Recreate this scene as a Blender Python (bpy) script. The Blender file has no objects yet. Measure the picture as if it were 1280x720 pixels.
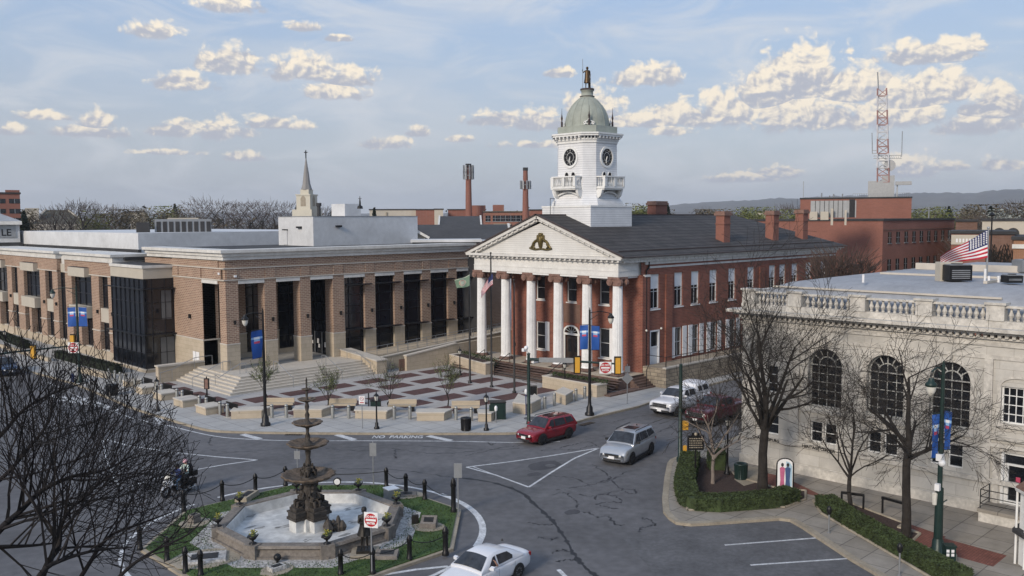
SKY_STRENGTH = .1; SKY_GAIN = 8.6; NISH_SCALE = .10; SUN_EL = 26.; SUN_AZ = 190.; SUN_E = 1.7; SUN_ANGLE = 14.; EXPO = .8
HAZE = .00012
import bpy, bmesh, math, random
from math import sin, cos, pi, radians, sqrt, atan2, hypot
from mathutils import Vector, Matrix, Quaternion
random.seed(7)
scene = bpy.context.scene
COL = scene.collection
# ------------------------------------------------------------------ camera model
F = 1127.9; YAW = radians(45.39); PIT = radians(4.367); ROL = radians(-0.283); CH = 15.0
_cy, _sy, _cp, _sp = cos(YAW), sin(YAW), cos(PIT), sin(PIT)
FWD = Vector((_cy*_cp, _sy*_cp, -_sp)); _r0 = Vector((_sy, -_cy, 0)); _u0 = _r0.cross(FWD)
RGT = cos(ROL)*_r0 + sin(ROL)*_u0; UPV = -sin(ROL)*_r0 + cos(ROL)*_u0
def ray(x, y): return FWD + (x-640)/F*RGT - (y-360)/F*UPV
def G(x, y, z=0.0):
 d = ray(x, y); t = (z-CH)/d.z
 return Vector((d.x*t, d.y*t, z))
def at(x, y, dist):
 d = ray(x, y); t = dist/hypot(d.x, d.y)
 return Vector((d.x*t, d.y*t, CH+d.z*t))
def HZ(y, P, x=None):
 """height seen at photo row y above ground point P"""
 v = Vector((P[0], P[1], 0)); D = v.length
 px = 640+F*(v.dot(RGT))/(v.dot(FWD)) if x is None else x
 return at(px, y, D).z
# ------------------------------------------------------------------ materials
def _n(nt, t, **kw):
 n = nt.nodes.new(t)
 for k, v in kw.items():
  if k in n.inputs: n.inputs[k].default_value = v
  else: setattr(n, k, v)
 return n
def rgb(c): return (c[0], c[1], c[2], 1)
def mat(name, c, rough=.8, var=.25, scale=1.5, metal=0., bump=0., bscale=20., c2=None, spec=.4, fine=None, coat=0.):
 m = bpy.data.materials.new(name); m.use_nodes = True; nt = m.node_tree; nt.nodes.clear(); L = nt.links.new
 out = _n(nt, 'ShaderNodeOutputMaterial'); b = _n(nt, 'ShaderNodeBsdfPrincipled'); L(b.outputs[0], out.inputs[0])
 b.inputs['Roughness'].default_value = rough; b.inputs['Metallic'].default_value = metal
 b.inputs['Specular IOR Level'].default_value = spec
 if coat: b.inputs['Coat Weight'].default_value = coat
 geo = _n(nt, 'ShaderNodeNewGeometry')
 nz = _n(nt, 'ShaderNodeTexNoise'); nz.inputs['Scale'].default_value = scale; nz.inputs['Detail'].default_value = 6; nz.inputs['Roughness'].default_value = .65
 L(geo.outputs['Position'], nz.inputs['Vector'])
 r = _n(nt, 'ShaderNodeMapRange'); r.inputs['From Min'].default_value = .3; r.inputs['From Max'].default_value = .7
 L(nz.outputs['Fac'], r.inputs['Value'])
 mx = _n(nt, 'ShaderNodeMix', data_type='RGBA')
 a = rgb([x*(1-var) for x in c]); d = rgb([min(1, x*(1+var)) for x in c]) if c2 is None else rgb(c2)
 mx.inputs[6].default_value = a; mx.inputs[7].default_value = d
 L(r.outputs[0], mx.inputs[0]); col = mx.outputs[2]
 if fine:
  n2 = _n(nt, 'ShaderNodeTexNoise'); n2.inputs['Scale'].default_value = fine[0]; n2.inputs['Detail'].default_value = 3
  L(geo.outputs['Position'], n2.inputs['Vector'])
  r2 = _n(nt, 'ShaderNodeMapRange'); r2.inputs['From Min'].default_value = .3; r2.inputs['From Max'].default_value = .7
  r2.inputs['To Min'].default_value = 1-fine[1]; r2.inputs['To Max'].default_value = 1+fine[1]
  L(n2.outputs['Fac'], r2.inputs['Value'])
  vm = _n(nt, 'ShaderNodeVectorMath', operation='SCALE'); L(col, vm.inputs[0]); L(r2.outputs[0], vm.inputs['Scale']); col = vm.outputs[0]
 L(col, b.inputs['Base Color'])
 if bump:
  nb = _n(nt, 'ShaderNodeTexNoise'); nb.inputs['Scale'].default_value = bscale; nb.inputs['Detail'].default_value = 4
  L(geo.outputs['Position'], nb.inputs['Vector'])
  bp = _n(nt, 'ShaderNodeBump'); bp.inputs['Strength'].default_value = bump; bp.inputs['Distance'].default_value = .05
  L(nb.outputs['Fac'], bp.inputs['Height']); L(bp.outputs[0], b.inputs['Normal'])
 return m
def brickmat(name, c1, c2, mortar, bw=.22, bh=.075, ms=.012, rough=.85, horiz=False, var=.2, nscale=.35, offset=.5, bump=.3):
 """brick / block / paving pattern on axis aligned walls (x+y, z) or on the ground (x, y)"""
 m = bpy.data.materials.new(name); m.use_nodes = True; nt = m.node_tree; nt.nodes.clear(); L = nt.links.new
 out = _n(nt, 'ShaderNodeOutputMaterial'); b = _n(nt, 'ShaderNodeBsdfPrincipled'); L(b.outputs[0], out.inputs[0])
 b.inputs['Roughness'].default_value = rough; b.inputs['Specular IOR Level'].default_value = .3
 geo = _n(nt, 'ShaderNodeNewGeometry'); sp = _n(nt, 'ShaderNodeSeparateXYZ'); cb = _n(nt, 'ShaderNodeCombineXYZ')
 L(geo.outputs['Position'], sp.inputs[0])
 if horiz: L(sp.outputs[0], cb.inputs[0]); L(sp.outputs[1], cb.inputs[1])
 else:
  ad = _n(nt, 'ShaderNodeMath', operation='ADD'); L(sp.outputs[0], ad.inputs[0]); L(sp.outputs[1], ad.inputs[1])
  L(ad.outputs[0], cb.inputs[0]); L(sp.outputs[2], cb.inputs[1])
 br = _n(nt, 'ShaderNodeTexBrick'); br.offset = offset
 br.inputs['Scale'].default_value = 1; br.inputs['Brick Width'].default_value = bw; br.inputs['Row Height'].default_value = bh
 br.inputs['Mortar Size'].default_value = ms; br.inputs['Mortar Smooth'].default_value = .2
 br.inputs['Color1'].default_value = rgb(c1); br.inputs['Color2'].default_value = rgb(c2); br.inputs['Mortar'].default_value = rgb(mortar)
 L(cb.outputs[0], br.inputs['Vector'])
 nz = _n(nt, 'ShaderNodeTexNoise'); nz.inputs['Scale'].default_value = nscale; nz.inputs['Detail'].default_value = 8; nz.inputs['Roughness'].default_value = .7
 L(geo.outputs['Position'], nz.inputs['Vector'])
 r = _n(nt, 'ShaderNodeMapRange'); r.inputs['From Min'].default_value = .3; r.inputs['From Max'].default_value = .7
 r.inputs['To Min'].default_value = 1-var; r.inputs['To Max'].default_value = 1+var
 L(nz.outputs['Fac'], r.inputs['Value'])
 vm = _n(nt, 'ShaderNodeVectorMath', operation='SCALE'); L(br.outputs['Color'], vm.inputs[0]); L(r.outputs[0], vm.inputs['Scale'])
 L(vm.outputs[0], b.inputs['Base Color'])
 if bump:
  bp = _n(nt, 'ShaderNodeBump'); bp.inputs['Strength'].default_value = bump; bp.inputs['Distance'].default_value = .01; bp.invert = True
  L(br.outputs['Fac'], bp.inputs['Height']); L(bp.outputs[0], b.inputs['Normal'])
 return m
def stripemat(name, c, dark, period, ratio=.12, axis='z', rough=.6, var=.12, nscale=.6, metal=0.):
 """lines at a regular spacing: clapboards, flutes, standing seams, shingle courses"""
 m = mat(name, c, rough, var, nscale, metal); nt = m.node_tree; L = nt.links.new
 b = [n for n in nt.nodes if n.type == 'BSDF_PRINCIPLED'][0]; geo = [n for n in nt.nodes if n.type == 'NEW_GEOMETRY'][0]
 src = b.inputs['Base Color'].links[0].from_socket
 sp = _n(nt, 'ShaderNodeSeparateXYZ'); L(geo.outputs['Position'], sp.inputs[0])
 if axis == 'xy':
  a = _n(nt, 'ShaderNodeMath', operation='ADD'); L(sp.outputs[0], a.inputs[0]); L(sp.outputs[1], a.inputs[1]); s = a.outputs[0]
 else: s = sp.outputs['xyz'.index(axis)]
 d = _n(nt, 'ShaderNodeMath', operation='DIVIDE'); L(s, d.inputs[0]); d.inputs[1].default_value = period
 f = _n(nt, 'ShaderNodeMath', operation='FRACT'); L(d.outputs[0], f.inputs[0])
 l = _n(nt, 'ShaderNodeMath', operation='LESS_THAN'); L(f.outputs[0], l.inputs[0]); l.inputs[1].default_value = ratio
 mx = _n(nt, 'ShaderNodeMix', data_type='RGBA'); L(l.outputs[0], mx.inputs[0]); L(src, mx.inputs[6]); mx.inputs[7].default_value = rgb(dark)
 L(mx.outputs[2], b.inputs['Base Color'])
 return m
def emat(name, c, s):
 m = bpy.data.materials.new(name); m.use_nodes = True; b = m.node_tree.nodes['Principled BSDF']
 b.inputs['Base Color'].default_value = rgb(c); b.inputs['Emission Color'].default_value = rgb(c); b.inputs['Emission Strength'].default_value = s
 return m
M = {}
# ------------------------------------------------------------------ mesh builder
class MB:
 def __init__(s): s.v = []; s.f = []; s.mi = []; s.m = 0; s.sm = []; s.smooth = False
 def add(s, vs, fs):
  o = len(s.v); s.v += [tuple(p) for p in vs]
  for f in fs: s.f.append([o+i for i in f]); s.mi.append(s.m); s.sm.append(s.smooth)
 def quad(s, a, b, c, d): s.add([a, b, c, d], [(0, 1, 2, 3)])
 def poly(s, pts): s.add(pts, [tuple(range(len(pts)))])
 def hexa(s, p):  # 8 points: bottom 4 ccw, top 4 ccw
  s.add(p, [(3, 2, 1, 0), (4, 5, 6, 7), (0, 1, 5, 4), (1, 2, 6, 5), (2, 3, 7, 6), (3, 0, 4, 7)])
 def box(s, x0, y0, z0, x1, y1, z1):
  x0, x1 = min(x0, x1), max(x0, x1); y0, y1 = min(y0, y1), max(y0, y1); z0, z1 = min(z0, z1), max(z0, z1)
  s.hexa([(x0, y0, z0), (x1, y0, z0), (x1, y1, z0), (x0, y1, z0), (x0, y0, z1), (x1, y0, z1), (x1, y1, z1), (x0, y1, z1)])
 def rbox(s, c, w, d, h, a=0., tz=0):  # centre of base, width along a, depth, height, rotation
  ca, sa = cos(a), sin(a); P = []
  for z in (0, h):
   for (i, j) in ((-1, -1), (1, -1), (1, 1), (-1, 1)):
    x, y = i*w/2, j*d/2; P.append((c[0]+x*ca-y*sa, c[1]+x*sa+y*ca, c[2]+z))
  s.hexa(P)
 def fbox(s, Fr, u0, u1, z0, z1, d0, d1):
  P = [Fr(u, z, d) for z in (z0, z1) for (u, d) in ((u0, d0), (u1, d0), (u1, d1), (u0, d1))]
  s.hexa(P)
 def prism(s, pts, z0, z1, bottom=True):
  n = len(pts); a = sum(pts[i][0]*pts[(i+1) % n][1]-pts[(i+1) % n][0]*pts[i][1] for i in range(n))
  if a < 0: pts = pts[::-1]
  V = [(p[0], p[1], z0) for p in pts]+[(p[0], p[1], z1) for p in pts]
  Fs = [tuple(range(n, 2*n))]+([tuple(range(n-1, -1, -1))] if bottom else [])
  Fs += [(i, (i+1) % n, n+(i+1) % n, n+i) for i in range(n)]
  s.add(V, Fs)
 def cyl(s, p, q, r0, r1=None, n=12, cap=True):
  r1 = r0 if r1 is None else r1; p = Vector(p); q = Vector(q); d = (q-p)
  if d.length < 1e-6: return
  d.normalize(); a = Vector((0, 0, 1)) if abs(d.z) < .9 else Vector((1, 0, 0)); u = d.cross(a).normalized(); w = d.cross(u)
  V = []
  for c, r in ((p, r0), (q, r1)):
   for i in range(n):
    t = 2*pi*i/n; V.append(c+u*(r*cos(t))+w*(r*sin(t)))
  Fs = [(i, n+i, n+(i+1) % n, (i+1) % n) for i in range(n)]
  sm = s.smooth; s.smooth = n > 6
  s.add(V, Fs); s.smooth = False
  if cap: s.add(V, [tuple(range(n)), tuple(range(2*n-1, n-1, -1))])
  s.smooth = sm
 def bar(s, p, q, w, h=None):
  h = h or w; p = Vector(p); q = Vector(q); d = (q-p).normalized()
  a = Vector((0, 0, 1)) if abs(d.z) < .95 else Vector((1, 0, 0)); u = d.cross(a).normalized(); k = u.cross(d)
  P = [c+u*(i*w/2)+k*(j*h/2) for c in (p, q) for (i, j) in ((-1, -1), (1, -1), (1, 1), (-1, 1))]
  s.hexa(P)
 def tube(s, pts, r, n=6):
  for i in range(len(pts)-1):
   ra = r if not isinstance(r, (list, tuple)) else r[i]; rb = r if not isinstance(r, (list, tuple)) else r[i+1]
   s.cyl(pts[i], pts[i+1], ra, rb, n, False)
 def lathe(s, c, prof, n=16, a0=0., cap=True, fn=None):
  V = []; k = len(prof)
  for (r, z) in prof:
   for i in range(n):
    t = a0+2*pi*i/n; rr = r*(fn(t) if fn else 1); V.append((c[0]+rr*cos(t), c[1]+rr*sin(t), c[2]+z))
  Fs = [(j*n+i, j*n+(i+1) % n, (j+1)*n+(i+1) % n, (j+1)*n+i) for j in range(k-1) for i in range(n)]
  sm = s.smooth; s.smooth = n > 8; s.add(V, Fs); s.smooth = False
  if cap: s.add(V, [tuple(range(n-1, -1, -1)), tuple(range((k-1)*n, k*n))])
  s.smooth = sm
 def ball(s, c, r, n=8, sz=1.):
  prof = [(max(.001, r*sin(pi*i/n)), -r*sz*cos(pi*i/n)) for i in range(n+1)]
  s.lathe(c, prof, max(6, n+2), cap=False)
 def arrays(s, other): pass
 def build(s, name, mats, parent=None, loc=None, label=None):
  if not isinstance(mats, (list, tuple)): mats = [mats]
  me = bpy.data.meshes.new(name); off = Vector((0, 0, 0))
  if parent is not None and parent.get('_w', 0): off = _wloc(parent)
  elif loc is not None: off = Vector(loc)
  me.from_pydata([(p[0]-off.x, p[1]-off.y, p[2]-off.z) for p in s.v], [], s.f)
  for m_ in mats: me.materials.append(m_ if not isinstance(m_, str) else M[m_])
  me.polygons.foreach_set('material_index', s.mi); me.polygons.foreach_set('use_smooth', s.sm)
  me.update()
  o = bpy.data.objects.new(name, me); COL.objects.link(o)
  if parent is not None:
   o.parent = parent
   if parent.get('_w', 0): o['_w'] = 1; o['_o'] = list(off)
  elif loc is not None: o.location = loc
  if label: o['label'] = label
  return o
def _wloc(o):
 if '_o' in o: return Vector(o['_o'])
 return Vector(o.location)
def tag(o, label=None, cat=None, group=None, kind=None):
 if label: o['label'] = label
 if cat: o['category'] = cat
 if group: o['group'] = group
 if kind: o['kind'] = kind
 return o
def thing(name, label, cat, loc=(0, 0, 0), rz=0., group=None, world=False):
 o = bpy.data.objects.new(name, None); COL.objects.link(o); o.location = loc; o.rotation_euler = (0, 0, rz)
 o.empty_display_size = .3
 if world: o['_w'] = 1
 return tag(o, label, cat, group)
def struct(o): o['kind'] = 'structure'; return o
def kids(o): return [c for c in bpy.data.objects if c.parent == o]
def copy_tree(o, loc=None, rz=None, label=None, parent=None, cat=True):
 c = o.copy(); COL.objects.link(c)
 if loc is not None: c.location = loc
 if rz is not None: c.rotation_euler = (0, 0, rz)
 if label: c['label'] = label
 if parent is not None: c.parent = parent
 for ch in kids(o): copy_tree(ch, parent=c)
 return c
def shade_auto(o, ang=40):
 for p in o.data.polygons: p.use_smooth = True
 try:
  o.data.set_sharp_from_angle(angle=radians(ang))
 except Exception: pass
def FX(X): return lambda u, z, d: (X-d, -u, z)      # wall facing -X ; u = -Y
def FY(Y): return lambda u, z, d: (u, Y-d, z)       # wall facing -Y ; u = X
def wall(mb, Fr, u0, u1, z0, z1, holes, th=.35):
 us = sorted(set([u0, u1]+[h[0] for h in holes]+[h[1] for h in holes])); zs = sorted(set([z0, z1]+[h[2] for h in holes]+[h[3] for h in holes]))
 us = [u for u in us if u0 <= u <= u1]; zs = [z for z in zs if z0 <= z <= z1]
 for i in range(len(us)-1):
  for j in range(len(zs)-1):
   cu = (us[i]+us[i+1])/2; cz = (zs[j]+zs[j+1])/2
   if any(h[0] < cu < h[1] and h[2] < cz < h[3] for h in holes): continue
   mb.quad(Fr(us[i], zs[j], 0), Fr(us[i+1], zs[j], 0), Fr(us[i+1], zs[j+1], 0), Fr(us[i], zs[j+1], 0))
 for h in holes:
  a, b, c, d = h[:4]
  mb.quad(Fr(a, c, 0), Fr(a, d, 0), Fr(a, d, -th), Fr(a, c, -th)); mb.quad(Fr(b, d, 0), Fr(b, c, 0), Fr(b, c, -th), Fr(b, d, -th))
  mb.quad(Fr(a, d, 0), Fr(b, d, 0), Fr(b, d, -th), Fr(a, d, -th)); mb.quad(Fr(b, c, 0), Fr(a, c, 0), Fr(a, c, -th), Fr(b, c, -th))
def window(parent, Fr, u0, u1, z0, z1, fm='white_paint', pm='glass', cols=1, rows=2, fw=.09, d=-.18, label=None, mw=.04, blind=0., sill=None, name='window'):
 b = MB()
 b.fbox(Fr, u0, u0+fw, z0, z1, d-.06, d+.06); b.fbox(Fr, u1-fw, u1, z0, z1, d-.06, d+.06)
 b.fbox(Fr, u0+fw, u1-fw, z0, z0+fw, d-.06, d+.06); b.fbox(Fr, u0+fw, u1-fw, z1-fw, z1, d-.06, d+.06)
 for i in range(1, cols):
  u = u0+(u1-u0)*i/cols; b.fbox(Fr, u-mw/2, u+mw/2, z0+fw, z1-fw, d-.03, d+.03)
 for j in range(1, rows):
  z = z0+(z1-z0)*j/rows; b.fbox(Fr, u0+fw, u1-fw, z-mw/2, z+mw/2, d-.035, d+.035)
 if sill: b.fbox(Fr, u0-.08, u1+.08, z0-.12, z0-.005, -.1, .08)
 w = b.build(name, fm, parent, label=label)
 p = MB(); p.quad(Fr(u0, z0, d-.02), Fr(u1, z0, d-.02), Fr(u1, z1, d-.02), Fr(u0, z1, d-.02)); p.build('pane', pm, w)
 if blind:
  q = MB(); q.fbox(Fr, u0+fw, u1-fw, z1-(z1-z0)*blind, z1-fw, d+.012, d+.032); q.build('blind', 'blind', w)
 return w
def text_mesh(name, s, size, m, P, right, up, parent=None, ext=.01, align='CENTER', bold=.0, spacing=1.):
 cu = bpy.data.curves.new(name, 'FONT'); cu.body = s; cu.size = size; cu.extrude = ext; cu.align_x = align; cu.align_y = 'CENTER'; cu.offset = bold; cu.space_character = spacing
 ob = bpy.data.objects.new(name, cu); COL.objects.link(ob)
 dg = bpy.context.evaluated_depsgraph_get(); me = bpy.data.meshes.new_from_object(ob.evaluated_get(dg)); bpy.data.objects.remove(ob)
 right = Vector(right).normalized(); up = Vector(up).normalized(); nn = right.cross(up).normalized(); up = nn.cross(right)
 R3 = Matrix((right, up, nn)).transposed().to_4x4()
 me.transform(Matrix.Translation(Vector(P)) @ R3)
 me.materials.clear(); me.materials.append(M[m] if isinstance(m, str) else m)
 o = bpy.data.objects.new(name, me); COL.objects.link(o)
 if parent is not None:
  o.parent = parent
  if parent.get('_w', 0): me.transform(Matrix.Translation(-_wloc(parent))); o['_w'] = 1; o['_o'] = list(_wloc(parent))
 return o
def bez(P, n=8):  # smooth polyline through points
 out = []
 for i in range(len(P)-1):
  p0 = P[max(0, i-1)]; p1 = P[i]; p2 = P[i+1]; p3 = P[min(len(P)-1, i+2)]
  for k in range(n):
   t = k/n
   out.append(tuple(.5*((2*p1[j])+(-p0[j]+p2[j])*t+(2*p0[j]-5*p1[j]+4*p2[j]-p3[j])*t*t+(-p0[j]+3*p1[j]-3*p2[j]+p3[j])*t**3) for j in range(len(p1))))
 out.append(tuple(P[-1])); return out
def strip(mb, pts, w, z, dash=None):
 n = len(pts)
 L_, R_ = [], []
 for i in range(n):
  a = Vector(pts[max(0, i-1)][:2]); b = Vector(pts[min(n-1, i+1)][:2]); d = (b-a).normalized(); k = Vector((-d.y, d.x))
  ww = w if not callable(w) else w(i)
  p = Vector(pts[i][:2]); L_.append((p+k*ww/2)); R_.append((p-k*ww/2))
 for i in range(n-1):
  mb.quad((R_[i].x, R_[i].y, z), (R_[i+1].x, R_[i+1].y, z), (L_[i+1].x, L_[i+1].y, z), (L_[i].x, L_[i].y, z))
# ------------------------------------------------------------------ materials used
M['asphalt'] = mat('asphalt', (.116, .115, .12), .85, .27, .13, bump=.25, bscale=40, fine=(2.2, .14), spec=.3)
M['asphalt_dark'] = mat('asphalt_dark', (.112, .112, .117), .85, .25, .4, bump=.2, bscale=40, fine=(5, .15), spec=.3)
M['road_paint'] = mat('road_paint', (.52, .53, .54), .7, .25, 2.2, fine=(12, .25))
M['tar'] = mat('tar', (.018, .018, .02), .6, .3, 3)
M['concrete'] = brickmat('concrete_walk', (.36, .355, .345), (.39, .385, .37), (.19, .185, .18), 1.5, 1.5, .025, horiz=True, var=.14, nscale=.5, offset=0, bump=.1)
M['concrete2'] = brickmat('concrete_slabs', (.25, .225, .19), (.29, .265, .23), (.13, .115, .1), 1.4, 1.4, .025, horiz=True, var=.22, nscale=.7, offset=0, bump=.1)
M['kerb'] = mat('kerb_stone', (.30, .26, .20), .85, .22, 1.2, fine=(9, .12))
M['maroon'] = brickmat('maroon_pavers', (.095, .05, .046), (.12, .062, .056), (.06, .038, .036), .3, .15, .01, horiz=True, var=.15, nscale=1)
M['redbrickpave'] = brickmat('red_pavers', (.17, .065, .05), (.22, .085, .065), (.1, .05, .04), .25, .12, .012, horiz=True, var=.2, nscale=1)
M['limestone'] = brickmat('limestone', (.42, .355, .265), (.46, .39, .30), (.31, .265, .2), .8, .4, .012, var=.1, nscale=.8, bump=.15)
M['stone_smooth'] = mat('cast_stone', (.43, .375, .295), .8, .1, 1.5, fine=(15, .06))
M['stone_light'] = mat('pale_coping', (.5, .46, .4), .8, .1, 1.5)
M['new_brick'] = brickmat('tan_red_brick', (.30, .185, .13), (.205, .122, .087), (.43, .34, .26), .46, .17, .03, var=.14, nscale=.5)
M['court_brick'] = brickmat('red_brick', (.245, .085, .057), (.175, .058, .04), (.25, .155, .12), .38, .14, .014, var=.22, nscale=.45)
M['far_brick'] = brickmat('plain_red_brick', (.255, .105, .078), (.215, .088, .066), (.23, .13, .10), .25, .1, .01, var=.1, nscale=.2)
M['dull_brick'] = brickmat('brown_brick', (.17, .1, .08), (.14, .08, .06), (.18, .12, .09), .25, .1, .01, var=.2, nscale=.3)
M['brownstone'] = mat('brownstone', (.13, .085, .07), .9, .35, 1.6, bump=.5, bscale=5, fine=(6, .2))
M['rubble'] = brickmat('squared_rubble', (.33, .28, .21), (.24, .2, .155), (.15, .13, .1), .75, .32, .03, var=.3, nscale=1.1)
M['white_paint'] = mat('white_paint', (.72, .72, .70), .55, .06, 2)
M['clap'] = stripemat('white_clapboard', (.68, .685, .69), (.40, .41, .43), .22, .13, 'z', .6, .12)
M['tymp'] = stripemat('white_boards', (.62, .61, .58), (.42, .41, .39), .2, .13, 'z', .6, .1)
M['ent'] = mat('entablature_paint', (.66, .65, .62), .6, .1, .8, fine=(5, .06))
M['column_paint'] = mat('column_paint', (.74, .74, .73), .5, .09, 1.3, fine=(6, .05))
M['capital'] = mat('capital_stone', (.21, .125, .1), .9, .35, 4, bump=.4, bscale=9)
M['shingle'] = brickmat('slate_roof', (.075, .068, .066), (.048, .044, .043), (.022, .021, .021), .55, .28, .03, var=.2, nscale=.6, rough=.8)
M['roof_rib'] = mat('roof_trim', (.055, .04, .038), .8, .2, 1)
M['copper'] = stripemat('green_copper', (.27, .33, .27), (.17, .21, .18), .5, .06, 'xy', .65, .16)
M['copper_plain'] = mat('green_copper_plain', (.30, .322, .28), .65, .15, 1.2)
M['bronze'] = mat('bronze', (.085, .055, .03), .45, .35, 5, metal=.7)
M['bronze_dark'] = mat('dark_bronze', (.03, .027, .024), .5, .4, 4, metal=.5)
M['iron_old'] = mat('weathered_iron', (.06, .052, .045), .7, .55, 3.5, metal=.3, bump=.4, bscale=12)
M['iron_rust'] = mat('stained_basin_iron', (.12, .09, .065), .8, .5, 4, metal=.1, fine=(9, .3))
M['black_metal'] = mat('black_metal', (.012, .012, .013), .4, .2, 5, metal=.2)
M['green_metal'] = mat('dark_green_metal', (.014, .032, .028), .4, .2, 4, metal=.1)
M['steel'] = mat('galvanised_steel', (.32, .33, .34), .45, .12, 4, metal=.6)
M['bollard'] = mat('brushed_bollard', (.36, .36, .34), .4, .15, 8, metal=.6)
def glassmat(name, c, rough=.08, var=.6, scale=.35, **kw):
 m = mat(name, c, rough, var, scale, **({'spec': .6}|kw)); return m
M['window_grey'] = mat('window_grey', (.42, .42, .40), .6, .1, 3)
M['leaf_dark'] = mat('dark_hedge_leaf', (.014, .02, .011), .95, .5, 5)
M['glass'] = glassmat('dark_glass', (.012, .014, .018))
M['glass_blue'] = glassmat('curtain_glass', (.010, .012, .017), .1)
M['car_glass'] = glassmat('car_glass', (.03, .034, .042), .08, .5, 3, spec=.4)
M['mullion'] = mat('dark_mullion', (.02, .021, .025), .4, .2, 3, metal=.3)
M['cream'] = mat('cream_panel', (.46, .42, .35), .7, .06, 1)
M['trim_white'] = mat('white_cornice', (.60, .585, .55), .6, .14, .9, fine=(4, .06))
M['epdm'] = mat('pale_roof_wall', (.55, .56, .57), .7, .12, .35, fine=(2, .05))
M['roof_dark'] = mat('dark_roof', (.04, .04, .042), .9, .3, .4)
M['roof_grey'] = mat('grey_membrane', (.30, .31, .33), .8, .15, .5, fine=(3, .08))
M['blind'] = mat('window_blind', (.72, .73, .74), .8, .05, 2)
M['shutter'] = stripemat('white_shutter', (.82, .82, .82), (.55, .56, .57), .09, .3, 'z', .6, .05)
M['door_wood'] = mat('dark_door', (.05, .035, .03), .5, .3, 3)
M['marble'] = brickmat('marble_blocks', (.53, .51, .47), (.46, .44, .40), (.33, .305, .265), 1.25, .62, .01, var=.17, nscale=.9, bump=.12)
M['marble_plain'] = mat('carved_marble', (.50, .475, .43), .75, .22, 1.6, fine=(6, .14))
M['grass'] = mat('grass', (.05, .088, .024), .95, .4, .9, fine=(14, .4), bump=.6, bscale=30)
M['mulch'] = mat('mulch', (.05, .032, .027), .95, .35, 5, fine=(18, .4), bump=.6, bscale=25)
M['gravel'] = mat('pale_gravel', (.36, .35, .335), .95, .2, 3, fine=(9, .45), bump=.6, bscale=14)
M['basin_stone'] = mat('basin_stone', (.175, .155, .135), .85, .25, 2, fine=(8, .14))
M['pool_paint'] = mat('pale_pool_paint', (.48, .485, .48), .6, .22, .9, c2=(.64, .645, .63), fine=(3, .14))
M['pool_stain'] = mat('dirt_stain', (.24, .24, .235), .8, .4, 2.5)
M['leaf_hedge'] = mat('hedge_leaf', (.04, .058, .02), .9, .55, 2.5, fine=(30, .4))
M['leaf_spring'] = mat('spring_leaf', (.16, .19, .07), .9, .35, 4)
M['bark'] = mat('bark', (.027, .023, .020), .95, .5, 3, bump=.5, bscale=12)
M['bark_dark'] = mat('dark_bark', (.013, .011, .011), .95, .4, 4)
M['bark_pale'] = mat('pale_bark', (.2, .165, .14), .95, .2, 6)
M['red_paint'] = mat('sign_red', (.42, .012, .018), .5, .08, 3)
M['sign_white'] = mat('sign_white', (.75, .75, .75), .5, .05, 3)
M['sign_back'] = mat('sign_back', (.30, .31, .32), .5, .1, 3, metal=.5)
M['yellow'] = mat('signal_yellow', (.62, .33, .04), .5, .1, 3)
M['banner'] = mat('banner_blue', (.018, .085, .33), .7, .12, 1.5)
M['banner_dark'] = mat('banner_navy', (.016, .035, .12), .7, .12, 1.5)
M['banner_light'] = mat('banner_pale', (.25, .42, .66), .7, .12, 3)
M['banner_red'] = mat('banner_red', (.5, .06, .12), .7, .12, 3)
M['banner_white'] = mat('banner_white', (.72, .74, .78), .7, .05, 3)
M['pot_yellow'] = mat('yellow_flowers', (.36, .32, .04), .9, .4, 12)
M['lamp_glass'] = mat('lamp_glass', (.6, .58, .52), .3, .1, 4)
M['rubber'] = mat('tyre_rubber', (.015, .015, .016), .8, .2, 5)
M['rim'] = mat('wheel_rim', (.25, .26, .27), .35, .2, 8, metal=.8)
M['rim_dark'] = mat('dark_wheel_rim', (.05, .05, .055), .35, .2, 8, metal=.8)
M['headlight'] = mat('headlight', (.65, .66, .66), .15, .1, 5)
M['taillight'] = mat('taillight', (.3, .01, .01), .2, .1, 5)
M['chrome'] = mat('chrome', (.5, .51, .52), .2, .1, 5, metal=.9)
M['plastic'] = mat('black_trim', (.02, .02, .021), .6, .2, 5)
M['skin'] = mat('skin', (.42, .24, .17), .6, .1, 8)
M['flag_red'] = mat('flag_red', (.42, .02, .04), .8, .1, 4)
M['flag_white'] = mat('flag_white', (.7, .7, .7), .8, .05, 4)
M['flag_blue'] = mat('flag_blue', (.02, .03, .11), .8, .1, 4)
M['far_green'] = mat('far_field', (.06, .07, .035), .95, .3, .01)
M['town'] = mat('town_ground', (.09, .085, .075), .95, .35, .02, fine=(.2, .2))
M['hill'] = mat('hill_forest', (.07, .065, .065), .95, .35, .004, c2=(.10, .09, .075), fine=(.02, .25))
M['shadow_gap'] = mat('dark_opening', (.006, .006, .007), .9, .2, 3)
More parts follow.
